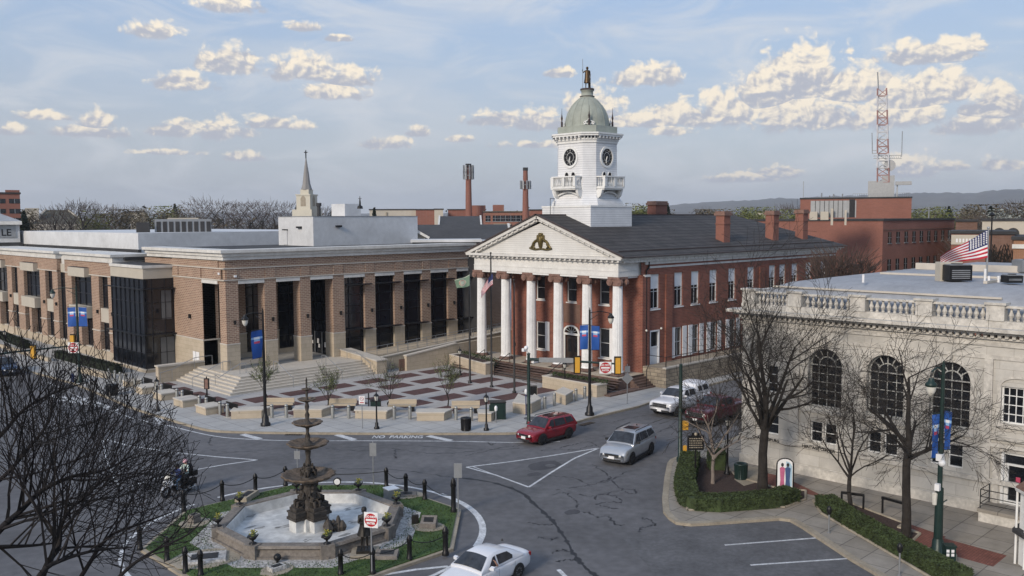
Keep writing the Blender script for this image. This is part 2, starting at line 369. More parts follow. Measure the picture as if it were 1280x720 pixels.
# ------------------------------------------------------------------ ground, road, pavements
RZ = -0.13
b = MB(); S_ = 9000
b.quad((-S_, -S_, -.30), (S_, -S_, -.30), (S_, S_, -.30), (-S_, S_, -.30)); struct(b.build('ground', 'town'))
b = MB(); b.quad((-60, -80, RZ), (175, -80, RZ), (175, 250, RZ), (-60, 250, RZ)); struct(b.build('road', 'asphalt'))
PLAZA = [(28.4, 240), (28.4, 100), (29.2, 88)]+[tuple(G(*q)[:2]) for q in ((112, 487), (138, 498), (160, 507.5), (185, 516), (210, 523.5), (240, 532.5), (267, 538), (320, 540), (400, 541), (500, 541.5), (590, 541.5), (640, 541), (672, 538.5), (700, 534))]+[(51.0, 43.75), (57.3, 43.7), (64.3, 44.7), (75, 45.0), (170, 45.6), (170, 240)]
def smooth_poly(P, keep=()):
 return P
def round_path(P, n=6): return bez([tuple(p) for p in P], n)
cur = round_path(PLAZA[2:19], 4)
poly = PLAZA[:2]+cur+PLAZA[19:]
b = MB(); b.prism(poly, RZ-.1, 0.0); struct(b.build('plaza_pavement', 'concrete'))
k = MB(); path = PLAZA[1:2]+cur+PLAZA[19:23]
def offset_in(path, d):
 out = []
 for i, p in enumerate(path):
  a = Vector(path[max(0, i-1)][:2]); c = Vector(path[min(len(path)-1, i+1)][:2]); t = (c-a).normalized()
  out.append((p[0]-t.y*d, p[1]+t.x*d))
 return out
def kerb(path, side, name, w=.17, h=.012, z0=RZ-.05):
 inn = offset_in(path, side*w); out = offset_in(path, -side*.012); m = MB()
 for i in range(len(path)-1):
  a, c, d, e = out[i], out[i+1], inn[i+1], inn[i]
  m.quad((a[0], a[1], h), (c[0], c[1], h), (d[0], d[1], h), (e[0], e[1], h))
  m.quad((a[0], a[1], z0), (c[0], c[1], z0), (c[0], c[1], h), (a[0], a[1], h))
  m.quad((d[0], d[1], h), (d[0], d[1], h-.03), (e[0], e[1], h-.03), (e[0], e[1], h))
 return struct(m.build(name, 'kerb'))
kerb(path, 1, 'plaza_kerb')
EAST = [(170, 32.9), (60, 32.75), (48, 32.7), (45.9, 32.5), (45.0, 32.1), (42.2, 30.3), (39.1, 28.2), (37.4, 26.9), (36.75, 26.1), (36.4, 25.4), (36.7, 24.75), (38.0, 23.8), (40.5, 22.1), (40.7, 21.6), (40.2, 20.7), (39.36, 19.47), (37.78, 17.07), (36.6, 15.0), (34.5, 11), (30, 2), (24, -20), (24, -70), (170, -70)]
b = MB(); b.prism(EAST, RZ-.1, 0.0); struct(b.build('east_pavement', 'concrete2'))
kerb(EAST[:20], 1, 'east_kerb', w=.32)
b = MB(); b.prism([(EAST[i][0], EAST[i][1]) for i in range(11, 18)]+[(30, 6), (27, 10), (29, 20), (33, 26)], RZ-.05, RZ+.004); struct(b.build('parking_bay', 'asphalt_dark'))
b = MB(); b.prism([(47.3, 27.6), (47.3, 25.6), (45.6, 22.5), (45.2, 22.5), (45.2, 26.0), (45.9, 28.6)], -.02, .005)
b.prism([(45.2, 22.6), (45.75, 22.4), (43.6, 15.2), (43.1, 15.2)], -.02, .0052)
b.prism([(43.4, 17.1), (43.4, 15.9), (43.0, 12.4), (41.2, 12.4), (41.6, 17.1)], -.02, .0058); struct(b.build('brick_paving', 'redbrickpave'))
b = MB(); b.prism([(-20, 34), (7, 30), (10.5, 26), (11, 20), (9, -10), (-20, -10)], RZ-.05, 0); struct(b.build('west_pavement', 'concrete2'))
# ---- plaza paving pattern
b = MB(); b.prism([(32.6, 82), (32.6, 63.6), (45.8, 50.0), (57.5, 50.0), (59.5, 52), (61, 70), (52, 71.2), (36.4, 71.2), (36.4, 82)], -.02, .004)
lp = brickmat('plaza_light', (.37, .355, .34), (.40, .385, .37), (.27, .26, .25), .6, .6, .012, horiz=True, var=.1, nscale=.6, offset=0, bump=.05)
struct(b.build('plaza_paving', lp))
b = MB()
for kx in range(-3, 5):
 for ky in range(0, 5):
  x0 = 43.78+3.83*kx; y0 = 52.95+3.63*ky; x1 = x0+3.0; y1 = y0+1.95
  if x0+y0 < 94.2: continue
  if x1 > 59.5 and y0 > 60: continue
  if x1 > 58.8: x1 = 58.9
  if ky == 4 and x0 < 39: continue
  b.prism([(x0, y0), (x1, y0), (x1, y1), (x0, y1)], -.01, .008)
for i in range(5):
 y0 = 66.9+3.2*i
 b.prism([(33.3, y0), (35.6, y0), (35.6, y0+1.9), (33.3, y0+1.9)], -.01, .008)
b.prism([(36.4, 67.0), (39.2, 67.2), (39.1, 69.3), (36.4, 69.3)], -.01, .008)
struct(b.build('maroon_paving', 'maroon'))
b = MB(); b.prism([(32.0, 63.9), (32.7, 64.1), (46.3, 49.9), (57.6, 49.9), (57.6, 49.3), (45.9, 49.3)], -.01, .006); struct(b.build('paving_band', 'stone_light'))
# ---- central island
CX, CY = 23.2, 37.6
def octo(a, c, off=0.): # apothem a, half length of a flat c
 return [(CX+a, CY-c), (CX+a, CY+c), (CX+c, CY+a), (CX-c, CY+a), (CX-a, CY+c), (CX-a, CY-c), (CX-c, CY-a), (CX+c, CY-a)]
b = MB(); b.prism(octo(7.05, 3.1), RZ-.05, 0.0); struct(b.build('island_kerb', 'kerb'))
b = MB(); b.prism(octo(6.85, 3.02), -.05, .05); struct(b.build('island_grass', 'grass'))
b = MB(); rr = random.Random(3)
for i in range(9000):
 a = rr.uniform(0, 2*pi); r = sqrt(rr.uniform(4.7**2, 7.4**2)); x, y = CX+r*cos(a), CY+r*sin(a)
 if abs(x-CX) > 6.75 or abs(y-CY) > 6.75 or abs(x-CX)+abs(y-CY) > 9.7: continue
 t = rr.uniform(0, pi); h = rr.uniform(.04, .09); w = .03
 b.poly([(x-w*cos(t), y-w*sin(t), .045), (x+w*cos(t), y+w*sin(t), .045), (x+rr.uniform(-.04, .04), y+rr.uniform(-.04, .04), .05+h)])
b = b.build('grass_blades', 'grass'); tag(b, kind='stuff', label='short green turf of the fountain island', cat='grass')
b = MB(); b.prism(octo(5.15, 2.15), 0, .062); struct(b.build('gravel_border', 'gravel'))
BED1 = [(38.3, 26.0), (40.9, 28.5), (46.0, 31.9), (47.6, 31.7), (47.2, 29.5), (45.3, 27.4), (44.9, 24.6), (45.6, 23.3), (44.2, 22.6), (42.2, 22.7)]
b = MB(); b.prism(BED1, -.02, .03); struct(b.build('mulch_bed', 'mulch'))
BED2 = [(45.0, 22.0), (45.5, 21.4), (44.0, 17.3), (43.2, 17.3), (43.1, 16.2), (41.3, 16.0), (41.4, 14.0), (39.3, 13.3), (37.9, 13.6), (42.6, 20.9), (44.3, 22.2)]
b = MB(); b.prism(BED2, -.02, .03); struct(b.build('mulch_bed', 'mulch'))
for B_ in (BED1, BED2):
 pp = [(p[0], p[1]) for p in B_]; pp.append(pp[0]); m = MB(); m.tube([(p[0], p[1], .03) for p in pp], .07, 6); struct(m.build('bed_edging', 'kerb'))
b = MB(); b.prism([tuple(G(*p)[:2]) for p in [(921, 589), (935, 583), (960, 588), (958, 600), (930, 608), (918, 600)]], -.02, .035); struct(b.build('stepping_paving', 'kerb'))
# ------------------------------------------------------------------ road markings
ZM = RZ+.004
def mark(name, pts, w, z=ZM, m='road_paint'):
 k = MB(); strip(k, pts, w, z); return struct(k.build(name, m))
def GP(L, z=RZ): return [tuple(G(x, y, z)[:2]) for x, y in L]
ring = [(CX+(8.42+.25*cos(a+2.4))*cos(a), CY+(8.42+.25*cos(a+2.4))*sin(a)) for a in [radians(t) for t in range(-175, 181, 5)]]
mark('ring_line', ring[3:55], .2); mark('ring_line', ring[56:], .2)
mark('ring_line_wide', [(p[0]*1.0, p[1]) for p in ring[23:36]], .34, ZM+.003)
mark('edge_line', bez(GP([(60, 478), (110, 501), (160, 521), (210, 532), (267, 545), (320, 549.5), (380, 551), (450, 551), (560, 551.5), (640, 553), (700, 552)]), 5), .13)
for a in ([(583, 584), (640, 577), (700, 568), (749, 560)], [(583, 584), (620, 594), (661, 609)], [(661, 609), (690, 590), (718, 573), (749, 560)]): mark('splitter_line', GP(a), .15, ZM+.001*len(a))
mark('splitter_line', GP([(590, 583), (655, 607)]), .08, ZM+.006)
for a in ([(322, 575), (270, 571), (220, 566), (160, 557), (128, 548)], [(322, 575), (280, 581), (240, 588), (195, 598), (150, 612)], [(150, 612), (135, 580), (128, 548)]): mark('splitter_line', GP(a), .14, ZM+.001*len(a))
for a, c in (((303, 543), (325, 549)), ((421, 543.5), (443, 550)), ((535, 545), (564, 551)), ((194, 520), (202, 528)), ((154, 510), (138, 516)), ((118, 495), (100, 501))): mark('bay_mark', GP([a, c]), .5, ZM+.007)
for i in range(5):
 p0 = G(70+i*14, 497+i*2.2, RZ); k = MB(); k.prism([(p0.x-.28, p0.y-2), (p0.x+.28, p0.y-2), (p0.x+.28, p0.y+2), (p0.x-.28, p0.y+2)], RZ, ZM+.001); struct(k.build('crosswalk_bar', 'road_paint'))
for a in ([(906, 681.5), (1022, 672.5)], [(938, 706.5), (1065, 698)]): mark('bay_line', GP(a, RZ+.004), .13, RZ+.012)
for a in ([(850, 565), (872, 570)], [(698, 712), (708, 722)], [(470, 720), (520, 712), (560, 708)]): mark('road_dash', GP(a), .2, ZM+.002)
c = (G(470, 549, RZ)+G(521, 549, RZ))/2; rt = (G(521, 549, RZ)-G(470, 549, RZ)); up = Vector((-rt.y, rt.x, 0))
t = text_mesh('no_parking_marking', 'NO  PARKING', .56, 'road_paint', (0, 0, ZM+.003), rt, up, ext=.0015, bold=.012, spacing=1.0)
ru_, uu_ = rt.normalized(), up.normalized()
for v in t.data.vertices:
 q = v.co.copy(); v.co = Vector((c.x, c.y, q.z))+ru_*q.dot(ru_)+uu_*(q.dot(uu_)*1.9+.62)
struct(t)
cr = random.Random(5)
def crack(L, w=.07, jit=.12, z=None):
 P = bez([tuple(p) for p in GP(L)], 9)
 P = [(p[0]+cr.uniform(-jit, jit)*.5, p[1]+cr.uniform(-jit, jit)*.5) for p in P]
 k = MB(); strip(k, P, lambda i: w*cr.choice((.5, .9, 1.3, 2.2)), RZ+.0025 if z is None else z); return struct(k.build('crack_sealing', 'tar'))
CR = [[(560, 596), (610, 602), (650, 615), (672, 634), (690, 650), (706, 672), (716, 690), (730, 708), (748, 722)],
      [(420, 586), (470, 586), (520, 590), (560, 596)], [(692, 619), (705, 616), (716, 622), (722, 632), (718, 640), (735, 640), (748, 647), (760, 645), (768, 655), (778, 656)],
      [(694, 612), (715, 610), (735, 606), (765, 600), (782, 590)], [(722, 618), (742, 620), (765, 615), (790, 612), (793, 617), (780, 614), (762, 598)], [(744, 624), (752, 618), (768, 620), (778, 628), (765, 627), (746, 630), (760, 634), (772, 636)],
      [(660, 588), (690, 595), (720, 598), (738, 608)], [(802, 648), (812, 650), (818, 656), (803, 660), (801, 665)], [(814, 705), (830, 711), (850, 716), (872, 712), (893, 711), (895, 720)],
      [(267, 545), (262, 551), (264, 557)], [(263, 562), (290, 565), (330, 563), (350, 561), (400, 560), (440, 563), (480, 563)], [(430, 560), (500, 556), (560, 560), (620, 562), (650, 560)],
      [(490, 560), (530, 566), (570, 566), (600, 563)], [(580, 570), (598, 566), (625, 560), (650, 557)], [(606, 551), (614, 556), (618, 554)], [(700, 560), (716, 556), (735, 552), (748, 558)], [(676, 563), (700, 562), (720, 562), (742, 556)],
      [(755, 545), (780, 538), (815, 528), (846, 518)], [(765, 528), (790, 522), (815, 518)], [(820, 541), (850, 530), (880, 522)], [(692, 656), (676, 656), (660, 653)], [(700, 672), (690, 674), (672, 672)], [(712, 690), (700, 688), (690, 692)], [(720, 700), (706, 700), (696, 703)],
      [(740, 580), (762, 596), (750, 602)], [(850, 655), (875, 675), (905, 700), (925, 722)], [(495, 562), (493, 570), (496, 573)], [(460, 606), (440, 612), (425, 620)]]
for i, L in enumerate(CR): crack(L, .15 if i == 0 else .06, .06 if i == 0 else .24, RZ+.0012+.00007*i)
b = MB()
def disc(k, c, rx, ry, z, n=18, j=.15, a=0):
 k.poly([(c[0]+rx*(1+cr.uniform(-j, j))*cos(2*pi*i/n+a), c[1]+ry*(1+cr.uniform(-j, j))*sin(2*pi*i/n+a), z) for i in range(n)])
patch = mat('road_patch', (.062, .062, .068), .9, .2, .8, fine=(8, .15))
for i, (x, y, r) in enumerate([(715, 640, .5), (680, 582, 1.2), (668, 593, .5)]): disc(b, G(x, y, RZ), r, r*.7, RZ+.0045+.0001*i)
struct(b.build('road_patch', patch))
b = MB()
for i, (x, y) in enumerate([(688, 582), (670, 607), (707, 612)]): b.lathe((*G(x, y, RZ)[:2], RZ), [(.33, .0), (.33, .006+.0004*i)], 18)
struct(b.build('manhole_cover', 'asphalt_dark'))
for (a, c) in (((357, 543.0), (378, 543.2)), ((726, 532), (741, 528)), ((178, 520), (190, 522))):
 p, q = G(*a, RZ), G(*c, RZ); k = MB(); k.bar((p.x, p.y, RZ+.01), (q.x, q.y, RZ+.01), .5, .03)
 d = (q-p)
 for i in range(7):
  e = p+d*(i+.5)/7; n_ = Vector((-d.y, d.x, 0)).normalized()*.22; k.m = 1; k.bar((e.x-n_.x, e.y-n_.y, RZ+.028), (e.x+n_.x, e.y+n_.y, RZ+.028), .05, .01)
 o = k.build('drain_inlet', ['shadow_gap', 'iron_rust']); struct(o)
b = MB(); b.lathe((*G(665, 523)[:2], 0), [(.62, 0), (.62, .012)], 20); struct(b.build('manhole_cover', 'asphalt_dark'))
# ------------------------------------------------------------------ the columned courthouse
CM = 58.9
court = thing('courthouse', 'red brick courthouse with six white columns, pediment and domed white clock tower', 'courthouse', (62.5, CM, 0), world=True)
YS, YN, XW, XE = 49.3, 65.9, 64.9, 102.6; DY = 57.6
EZ = 11.2
FS = FY(YS); FW = FX(XW)
POD = 1.05
upw = [66.3, 70.0, 72.75, 75.9, 79.3, 82.95, 87.3, 89.5, 92.2, 95.4, 98.95]
holes = [(u, u+1.35, 6.75, 9.93) for u in upw]
low = [70.1, 72.95, 76.1, 79.55, 83.0, 86.4, 89.8, 93.2, 96.6, 99.6]
holes += [(u, u+1.2, 1.95, 4.75) for u in low]+[(66.25, 67.7, 1.15, 4.8)]
b = MB(); wall(b, FS, XW, XE, 1.1, EZ, holes)
fw_holes = []
def fu(y): return -y
colY = [50.05, 53.6, 57.15, 60.7, 64.25, 67.8]
winY = [53.55, 61.75]
for y in winY: fw_holes += [(-y-.62, -y+.62, POD+.95, POD+3.75), (-y-.6, -y+.6, 7.0, 9.4)]
fw_holes += [(-DY-.85, -DY+.85, POD, POD+3.55), (-DY-.62, -DY+.62, 7.0, 9.4)]
wall(b, FW, -YN, -YS, POD, 9.95, fw_holes)
b.quad((XE, YS, 0), (XE, YN, 0), (XE, YN, EZ), (XE, YS, EZ)); b.quad((XW, YN, 0), (XE, YN, 0), (XE, YN, EZ), (XW, YN, EZ))
for u in (XW+.02, 68.5, 85.2, 101.4): b.fbox(FS, u, u+1.0, 1.1, 9.85, .003, .16)
b.build('brick_wall', 'court_brick', court)
b = MB(); b.fbox(FS, XW-.06, XE+.1, -.05, 1.1, -.3, .1); b.box(XW-.1, YS+.3, 0, XW, YN, POD)
b.build('foundation', 'rubble', court)
b = MB(); b.fbox(FS, XW+1.2, XE, 10.5, 10.68, -.1, .05); b.build('string_course', 'trim_white', court)
for i, u in enumerate(upw):
 window(court, FS, u, u+1.35, 6.75, 9.93, rows=2, cols=2, blind=.42, sill='court_brick')
b0 = None
for i, u in enumerate(low):
 w = window(court, FS, u, u+1.2, 1.95, 4.75, rows=2, cols=2)
 for s_ in (-1, 1):
  k = MB(); c = u+.6+s_*.95; k.fbox(FS, c-.33, c+.33, 1.9, 4.8, .02, .07); k.build('shutter', 'shutter', court)
b = MB(); b.fbox(FS, 66.3, 67.65, 1.15, 3.2, -.16, -.1); b.m = 1; b.fbox(FS, 66.45, 67.5, 3.3, 4.7, -.2, -.14); b.m = 0
b.fbox(FS, 66.25, 66.38, 1.15, 4.8, -.2, .02); b.fbox(FS, 67.57, 67.7, 1.15, 4.8, -.2, .02); b.fbox(FS, 66.38, 67.57, 4.66, 4.8, -.2, .02); b.fbox(FS, 66.38, 67.57, 3.15, 3.3, -.2, -.05)
b.build('side_door', ['blind', 'glass'], court, label='pale door up a step on the side wall')
b = MB(); b.tube([(65.9, YS-.12, EZ), (65.9, YS-.12, 10.6), (65.5, YS-.12, 10.3), (65.5, YS-.12, 1.2)], .07, 8); b.build('downpipe', 'black_metal', court)
b = MB()
for u in (64.95, 67.2): b.ball((u+.5, YS-.2, 4.9), .11, 6)
b.build('wall_lamp', 'lamp_glass', court)
for y in winY:
 window(court, FW, -y-.62, -y+.62, POD+.95, POD+3.75, rows=2, cols=1, sill=1)
 k = MB(); k.fbox(FW, -y+.68, -y+1.25, POD+.9, POD+3.8, .02, .07); k.build('shutter', 'shutter', court)
 window(court, FW, -y-.6, -y+.6, 7.0, 9.4, rows=2, cols=1, sill=1)
window(court, FW, -DY-.62, -DY+.62, 7.0, 9.4, rows=2, cols=1, sill=1)
b = MB(); b.fbox(FW, -DY-.8, -DY, POD, POD+2.6, -.25, -.18); b.fbox(FW, -DY+.02, -DY+.8, POD, POD+2.6, -.25, -.18); b.m = 1
for u in (-DY-.6, -DY+.22): b.fbox(FW, u, u+.4, POD+1.1, POD+2.35, -.2, -.165)
b.m = 2; b.fbox(FW, -DY-1.0, -DY-.82, POD, POD+2.75, -.05, .1); b.fbox(FW, -DY+.82, -DY+1.0, POD, POD+2.75, -.05, .1); b.fbox(FW, -DY-1.15, -DY+1.15, POD+2.75, POD+2.95, -.05, .16)
for i in range(12):
 a0, a1 = pi*i/12, pi*(i+1)/12
 p = [FW(-DY-cos(a)*r, POD+2.95+sin(a)*r*.75, d) for (a, r, d) in ((a0, .85, .02), (a1, .85, .02), (a1, 1.05, .02), (a0, 1.05, .02), (a0, .85, .12), (a1, .85, .12), (a1, 1.05, .12), (a0, 1.05, .12))]
 b.hexa([p[0], p[1], p[2], p[3], p[4], p[5], p[6], p[7]])
for i in range(1, 6): a = pi*i/6; b.bar(FW(-DY, POD+2.97, .03), FW(-DY-cos(a)*.85, POD+2.95+sin(a)*.64, .03), .035)
b.build('front_door', ['door_wood', 'glass', 'white_paint'], court)
b = MB(); b.fbox(FW, -DY-1.1, -DY+1.1, POD+3.95, 6.8, -.001, .04); b.build('door_panel_wall', 'dull_brick', court)
b = MB(); b.box(61.3, 49.0, 0, XW, 68.9, POD); b.m = 1; b.box(61.25, 48.95, POD, XW-.02, 68.95, POD+.03); b.m = 2; b.box(62.0, 49.7, 9.7, XW+.28, 68.2, 9.86)
b.build('porch_floor', ['brownstone', 'stone_smooth', 'white_paint'], court)
b = MB(); n = 7
for i in range(n):
 z1 = POD-(i+0)*POD/n-.002*i; x0 = 61.3-.34*(i+0); x1 = x0-.34
 b.box(x1-.03, 48.5, 0 if i == n-1 else z1-POD/n-.02, x0, 69.3, z1-POD/n+.0)
for i in range(5):
 z1 = POD-.21*(i+1); b.box(62.9, 49.0-.3*i-.33 if 0 else 49.0-.12*i-.14, 0, 64.8, 49.0, z1+.0) if False else None
b.build('front_steps', 'brownstone', court)
b = MB()
for i in range(5):
 z1 = .84-.19*i; b.box(62.95-.0*i, 48.95-.24*(i+1), 0, 65.3, 48.95-.24*i, z1)
b.box(58.6, 47.7, -.01, 65.9, 48.5, .13)
b.build('side_steps', 'brownstone', court)
def fluted(c, r0, r1, z0, z1, n=20, seg=10):
 k = MB(); V = []; N = n*2
 for j in range(seg+1):
  t = j/seg; r = r0+(r1-r0)*t**1.4; z = z0+(z1-z0)*t
  for i in range(N):
   a = 2*pi*i/N; rr = r*(1.0 if i % 2 == 0 else .925); V.append((c[0]+rr*cos(a), c[1]+rr*sin(a), z))
 k.add(V, [(j*N+i, j*N+(i+1) % N, (j+1)*N+(i+1) % N, (j+1)*N+i) for j in range(seg) for i in range(N)])
 k.lathe((c[0], c[1], z0-.02), [(r0*1.1, -.02), (r0*1.13, .03), (r0*1.06, .1), (r0*.98, .12)], 20)
 return k
XC = 62.5
def make_column(y):
 k = fluted((XC, y), .5, .43, 1.38, 9.05).build('column', 'column_paint', court)
 c = MB(); z = 9.05
 c.lathe((XC, y, z), [(.44, 0), (.50, .08), (.47, .14), (.5, .3), (.56, .42)], 18)
 for s_ in (-1, 1):
  for f_ in (-1, 1):   # volutes on both faces
   cx = XC+f_*.42; cy_ = y+s_*.52; zz = z+.34
   R = [.3, .22, .13, .05]
   c.cyl((cx-.14, cy_, zz), (cx+.14, cy_, zz), .31, .31, 16); c.cyl((cx-.19, cy_, zz), (cx+.19, cy_, zz), .2, .2, 14); c.cyl((cx-.23, cy_, zz), (cx+.23, cy_, zz), .09, .09, 10)
 c.box(XC-.5, y-.5, z+.4, XC+.5, y+.5, z+.62); c.box(XC-.62, y-.66, z+.62, XC+.62, y+.66, z+.8)
 c.build('capital', 'capital', k)
 p = MB(); p.lathe((XC, y, 1.06), [(.7, 0), (.72, .08), (.66, .16), (.64, .22), (.6, .3)], 24)
 p.box(XC-1.15, y-.85, -.01, XC-.75, y+.85, .86); p.box(XC-.8, y-.75, .7, XC+.75, y+.75, 1.08)
 p.box(XC-2.0, y-.8, -.01, XC-1.14, y+.8, .48) if y in (colY[0],) else None
 p.build('column_base', 'brownstone', k)
 return k
for y in colY: make_column(y)
for y in (55.4, 62.4, 66.0, 48.25):
 b = MB(); b.tube([(64.9, 48.4, 1.9), (64.3, 48.2, 1.55), (63.9, 47.9, .95), (63.9, 47.9, 0)] if y == 48.25 else [(61.2, y, POD), (61.2, y, POD+.9), (59.1, y, 1.0), (59.1, y, .9), (59.1, y, 0)], .035, 6); b.build('handrail', 'black_metal', court)
ey0, ey1, ex0 = 49.55, 68.3, 61.95
b = MB(); b.box(ex0, ey0, 9.87, XW+.3, ey1, 10.35); b.box(ex0-.04, ey0-.04, 10.353, XW+.3, ey1+.04, 10.40); b.m = 1; b.box(ex0+.02, ey0+.02, 10.40, XW+.3, ey1-.02, 11.15); b.m = 0
b.fbox(FS, XW+.3, XW+1.15, 9.75, 9.95, -.2, .22)
b.build('entablature', ['ent', 'ent'], court)
c0 = 48.85; c1 = 68.95
b = MB(); b.box(ex0-.55, c0, 11.38, ex0+.1, c1, 11.62); b.box(ex0-.2, c0+.35, 11.15, ex0+.1, c1-.35, 11.375)
b.box(ex0+.1, c0, 11.38, 104.0, YS+.4, 11.62); b.box(ex0+.1, YS-.3, 11.12, 102.9, YS+.3, 11.375); b.box(XW+.5, YS-.12, 10.86, 102.75, YS+.1, 11.118)
y = c0+.3
while y < c1-.2: b.box(ex0-.45, y, 11.2, ex0-.2, y+.2, 11.377); y += .62
x = ex0+.3
while x < 103.4: b.box(x, c0+.1, 11.2, x+.2, YS-.3, 11.377); x += .62
b.build('cornice', 'trim_white', court)
apx, apz = 59.0, 15.35
b = MB(); xf = ex0-.5
b.add([(ex0+.05, c0+.9, 11.63), (ex0+.05, c1-.9, 11.63), (ex0+.05, apx, apz-.75)], [(0, 2, 1)]); b.build('tympanum', 'tymp', court)
b = MB()
for (ya, yb) in ((c0-.25, apx), (c1+.25, apx)):
 A = Vector((0, ya, 11.6)); B_ = Vector((0, yb, apz)); n_ = (B_-A); ln = n_.length; t_ = n_/ln; nn = Vector((0, -t_.z, t_.y)); nn = nn if nn.z > 0 else -nn
 def pt(x, s_, h): q = A+t_*s_+nn*h; return (x, q.y, q.z)
 b.m = 0; b.hexa([pt(xf, .3, -.28), pt(ex0+.15, .3, -.28), pt(ex0+.15, ln, -.28), pt(xf, ln, -.28), pt(xf, .0, .0), pt(ex0+.15, .0, 0), pt(ex0+.15, ln, 0), pt(xf, ln, 0)])
 b.hexa([pt(ex0-.28, 1.3, -.5), pt(ex0+.12, 1.3, -.5), pt(ex0+.12, ln, -.5), pt(ex0-.28, ln, -.5), pt(ex0-.28, 1.3, -.283), pt(ex0+.12, 1.3, -.283), pt(ex0+.12, ln, -.283), pt(ex0-.28, ln, -.283)])
 b.m = 2
 s_ = 1.6
 while s_ < ln-.3:
  b.m = 0; b.hexa([pt(ex0-.4, s_, -.47), pt(ex0-.28, s_, -.47), pt(ex0-.28, s_+.24, -.47), pt(ex0-.4, s_+.24, -.47), pt(ex0-.4, s_, -.283), pt(ex0-.28, s_, -.283), pt(ex0-.28, s_+.24, -.283), pt(ex0-.4, s_+.24, -.283)]); s_ += .78
b.build('raking_cornice', ['trim_white', 'roof_rib', 'trim_white'], court)
b = MB(); yc, zc, xx = CM, 12.35, ex0-.02
def lump(dy, dz, r, sz=1.): b.ball((xx, yc-dy, zc+dz), r, 7, sz)
pr_ = [(.0, .0), (.34, 0), (.4, .5), (.3, .75), (0, .85)]
b.prism([(0, 0)], 0, 0) if False else None
b.lathe((xx, yc, zc), [(.1, -.12), (.2, .05), (.27, .4), (.34, .7), (.2, 1.0)], 10); lump(.24, .85, .22, 1.3); lump(-.24, .85, .22, 1.3)
lump(0, 1.12, .2, 1.1); lump(.17, 1.22, .12, 1); lump(-.17, 1.22, .12, 1)
for s_ in (-1, 1):   # rearing horse each side
 b.tube([(xx, yc-s_*1.15, zc-.1), (xx, yc-s_*.98, zc+.3), (xx, yc-s_*.72, zc+.52), (xx, yc-s_*.4, zc+.7), (xx, yc-s_*.38, zc+1.0)], [.06, .12, .14, .12, .1], 8)
 lump(s_*.4, 1.05, .11, .9); b.tube([(xx, yc-s_*.85, zc+.3), (xx, yc-s_*1.0, zc+.05), (xx, yc-s_*.75, zc-.12)], [.14, .1, .07], 7)
 b.tube([(xx, yc-s_*.62, zc+.6), (xx, yc-s_*.4, zc+.5)], [.09, .05], 6)
 b.tube([(xx, yc-s_*1.15, zc+.1), (xx, yc-s_*1.3, zc-.1), (xx, yc-s_*1.2, zc-.2)], [.08, .06, .04], 6)
b.tube([(xx, yc+1.45, zc-.12), (xx, yc+.8, zc-.25), (xx, yc, zc-.16), (xx, yc-.8, zc-.25), (xx, yc-1.45, zc-.12)], .09, 7)
M['crest'] = mat('crest_gilt', (.12, .09, .03), .5, .5, 6, metal=.5); b.build('crest', 'crest', court)
b = MB(); y0, y1 = c0-.25, c1+.25; xf = ex0-.62; xe = 104.3; xr = 95.5; zr = apz+.04; ze = 11.66
b.quad((xf, y0, ze), (xe, y0, ze), (xr, apx, zr), (xf, apx, zr)); b.quad((xe, y1, ze), (xf, y1, ze), (xf, apx, zr), (xr, apx, zr)); b.poly([(xe, y0, ze), (xe, y1, ze), (xr, apx, zr)])
b.m = 1; b.box(xf, apx-.15, zr-.03, xr, apx+.15, zr+.06)
def rp(x, t): return (x, y0+(apx-y0)*t, ze+(zr-ze)*t)
b.hexa([(xf, y0-.05, ze-.08), (xe, y0-.05, ze-.08), (xe, y0+.1, ze-.08), (xf, y0+.1, ze-.08), (xf, y0-.05, ze-.01), (xe, y0-.05, ze-.01), (xe, y0+.1, ze+.03), (xf, y0+.1, ze+.03)])
b.bar(rp(xf+1, .115), rp(xe-1.2, .115), .07, .16)
for (ya, yb) in ((y0, apx), (y1, apx)):
 b.bar((xf+.1, ya, ze+.02), (xf+.1, yb, zr+.04), .2, .13)
roof = b.build('roof', ['shingle', 'roof_rib'], court)
def chimney(x, y, zb, zt, w, d):
 k = MB(); k.box(x-w/2, y-d/2, zb, x+w/2, y+d/2, zt-.45); k.box(x-w/2-.06, y-d/2-.06, zt-1.35, x+w/2+.06, y+d/2+.06, zt-1.25)
 k.m = 1; k.box(x-w/2-.14, y-d/2-.14, zt-.45, x+w/2+.14, y+d/2+.14, zt-.2); k.box(x-w/2-.05, y-d/2-.05, zt-.2, x+w/2+.05, y+d/2+.05, zt)
 k.build('chimney', ['far_brick', 'capital'], roof)
for px, pb, pt_ in ((904, 302, 264), (965, 301, 263.5), (1002, 297, 262)):
 best = min(((abs(640+F*((Vector((x/4, 51.4, 0))).dot(RGT))/((Vector((x/4, 51.4, -2))).dot(FWD))-px), x/4) for x in range(260, 420)))
 x = best[1]; chimney(x, 51.4, 11.8, at(px, pt_, hypot(x, 51.4)).z, 1.15, 1.0)
chimney(86.6, 63.5, 13, 17.0, 2.2, 1.2); chimney(78.3, 65.5, 13, 15.75, 2.6, 1.0)
b = MB(); b.box(65.0, 46.6, -.02, 105, YS-.15, 1.72); b.m = 1; b.box(64.97, 46.57, 1.72, 105.03, 46.95, 1.84)
b.build('area_wall', ['rubble', 'stone_light'], court)
b = MB()
for i in range(26): x = 67.5+i*1.45; b.cyl((x, 46.75, 1.83), (x, 46.75, 2.75), .03, n=6)
b.tube([(65.2, 46.75, 2.75), (104, 46.75, 2.75)], .03, 6); b.tube([(65.2, 46.75, 2.3), (66.8, 46.75, 2.3)], .02, 6)
for i in range(90): x = 67.5+i*.4; b.cyl((x, 46.75, 1.84), (x, 46.75, 2.75), .012, n=4)
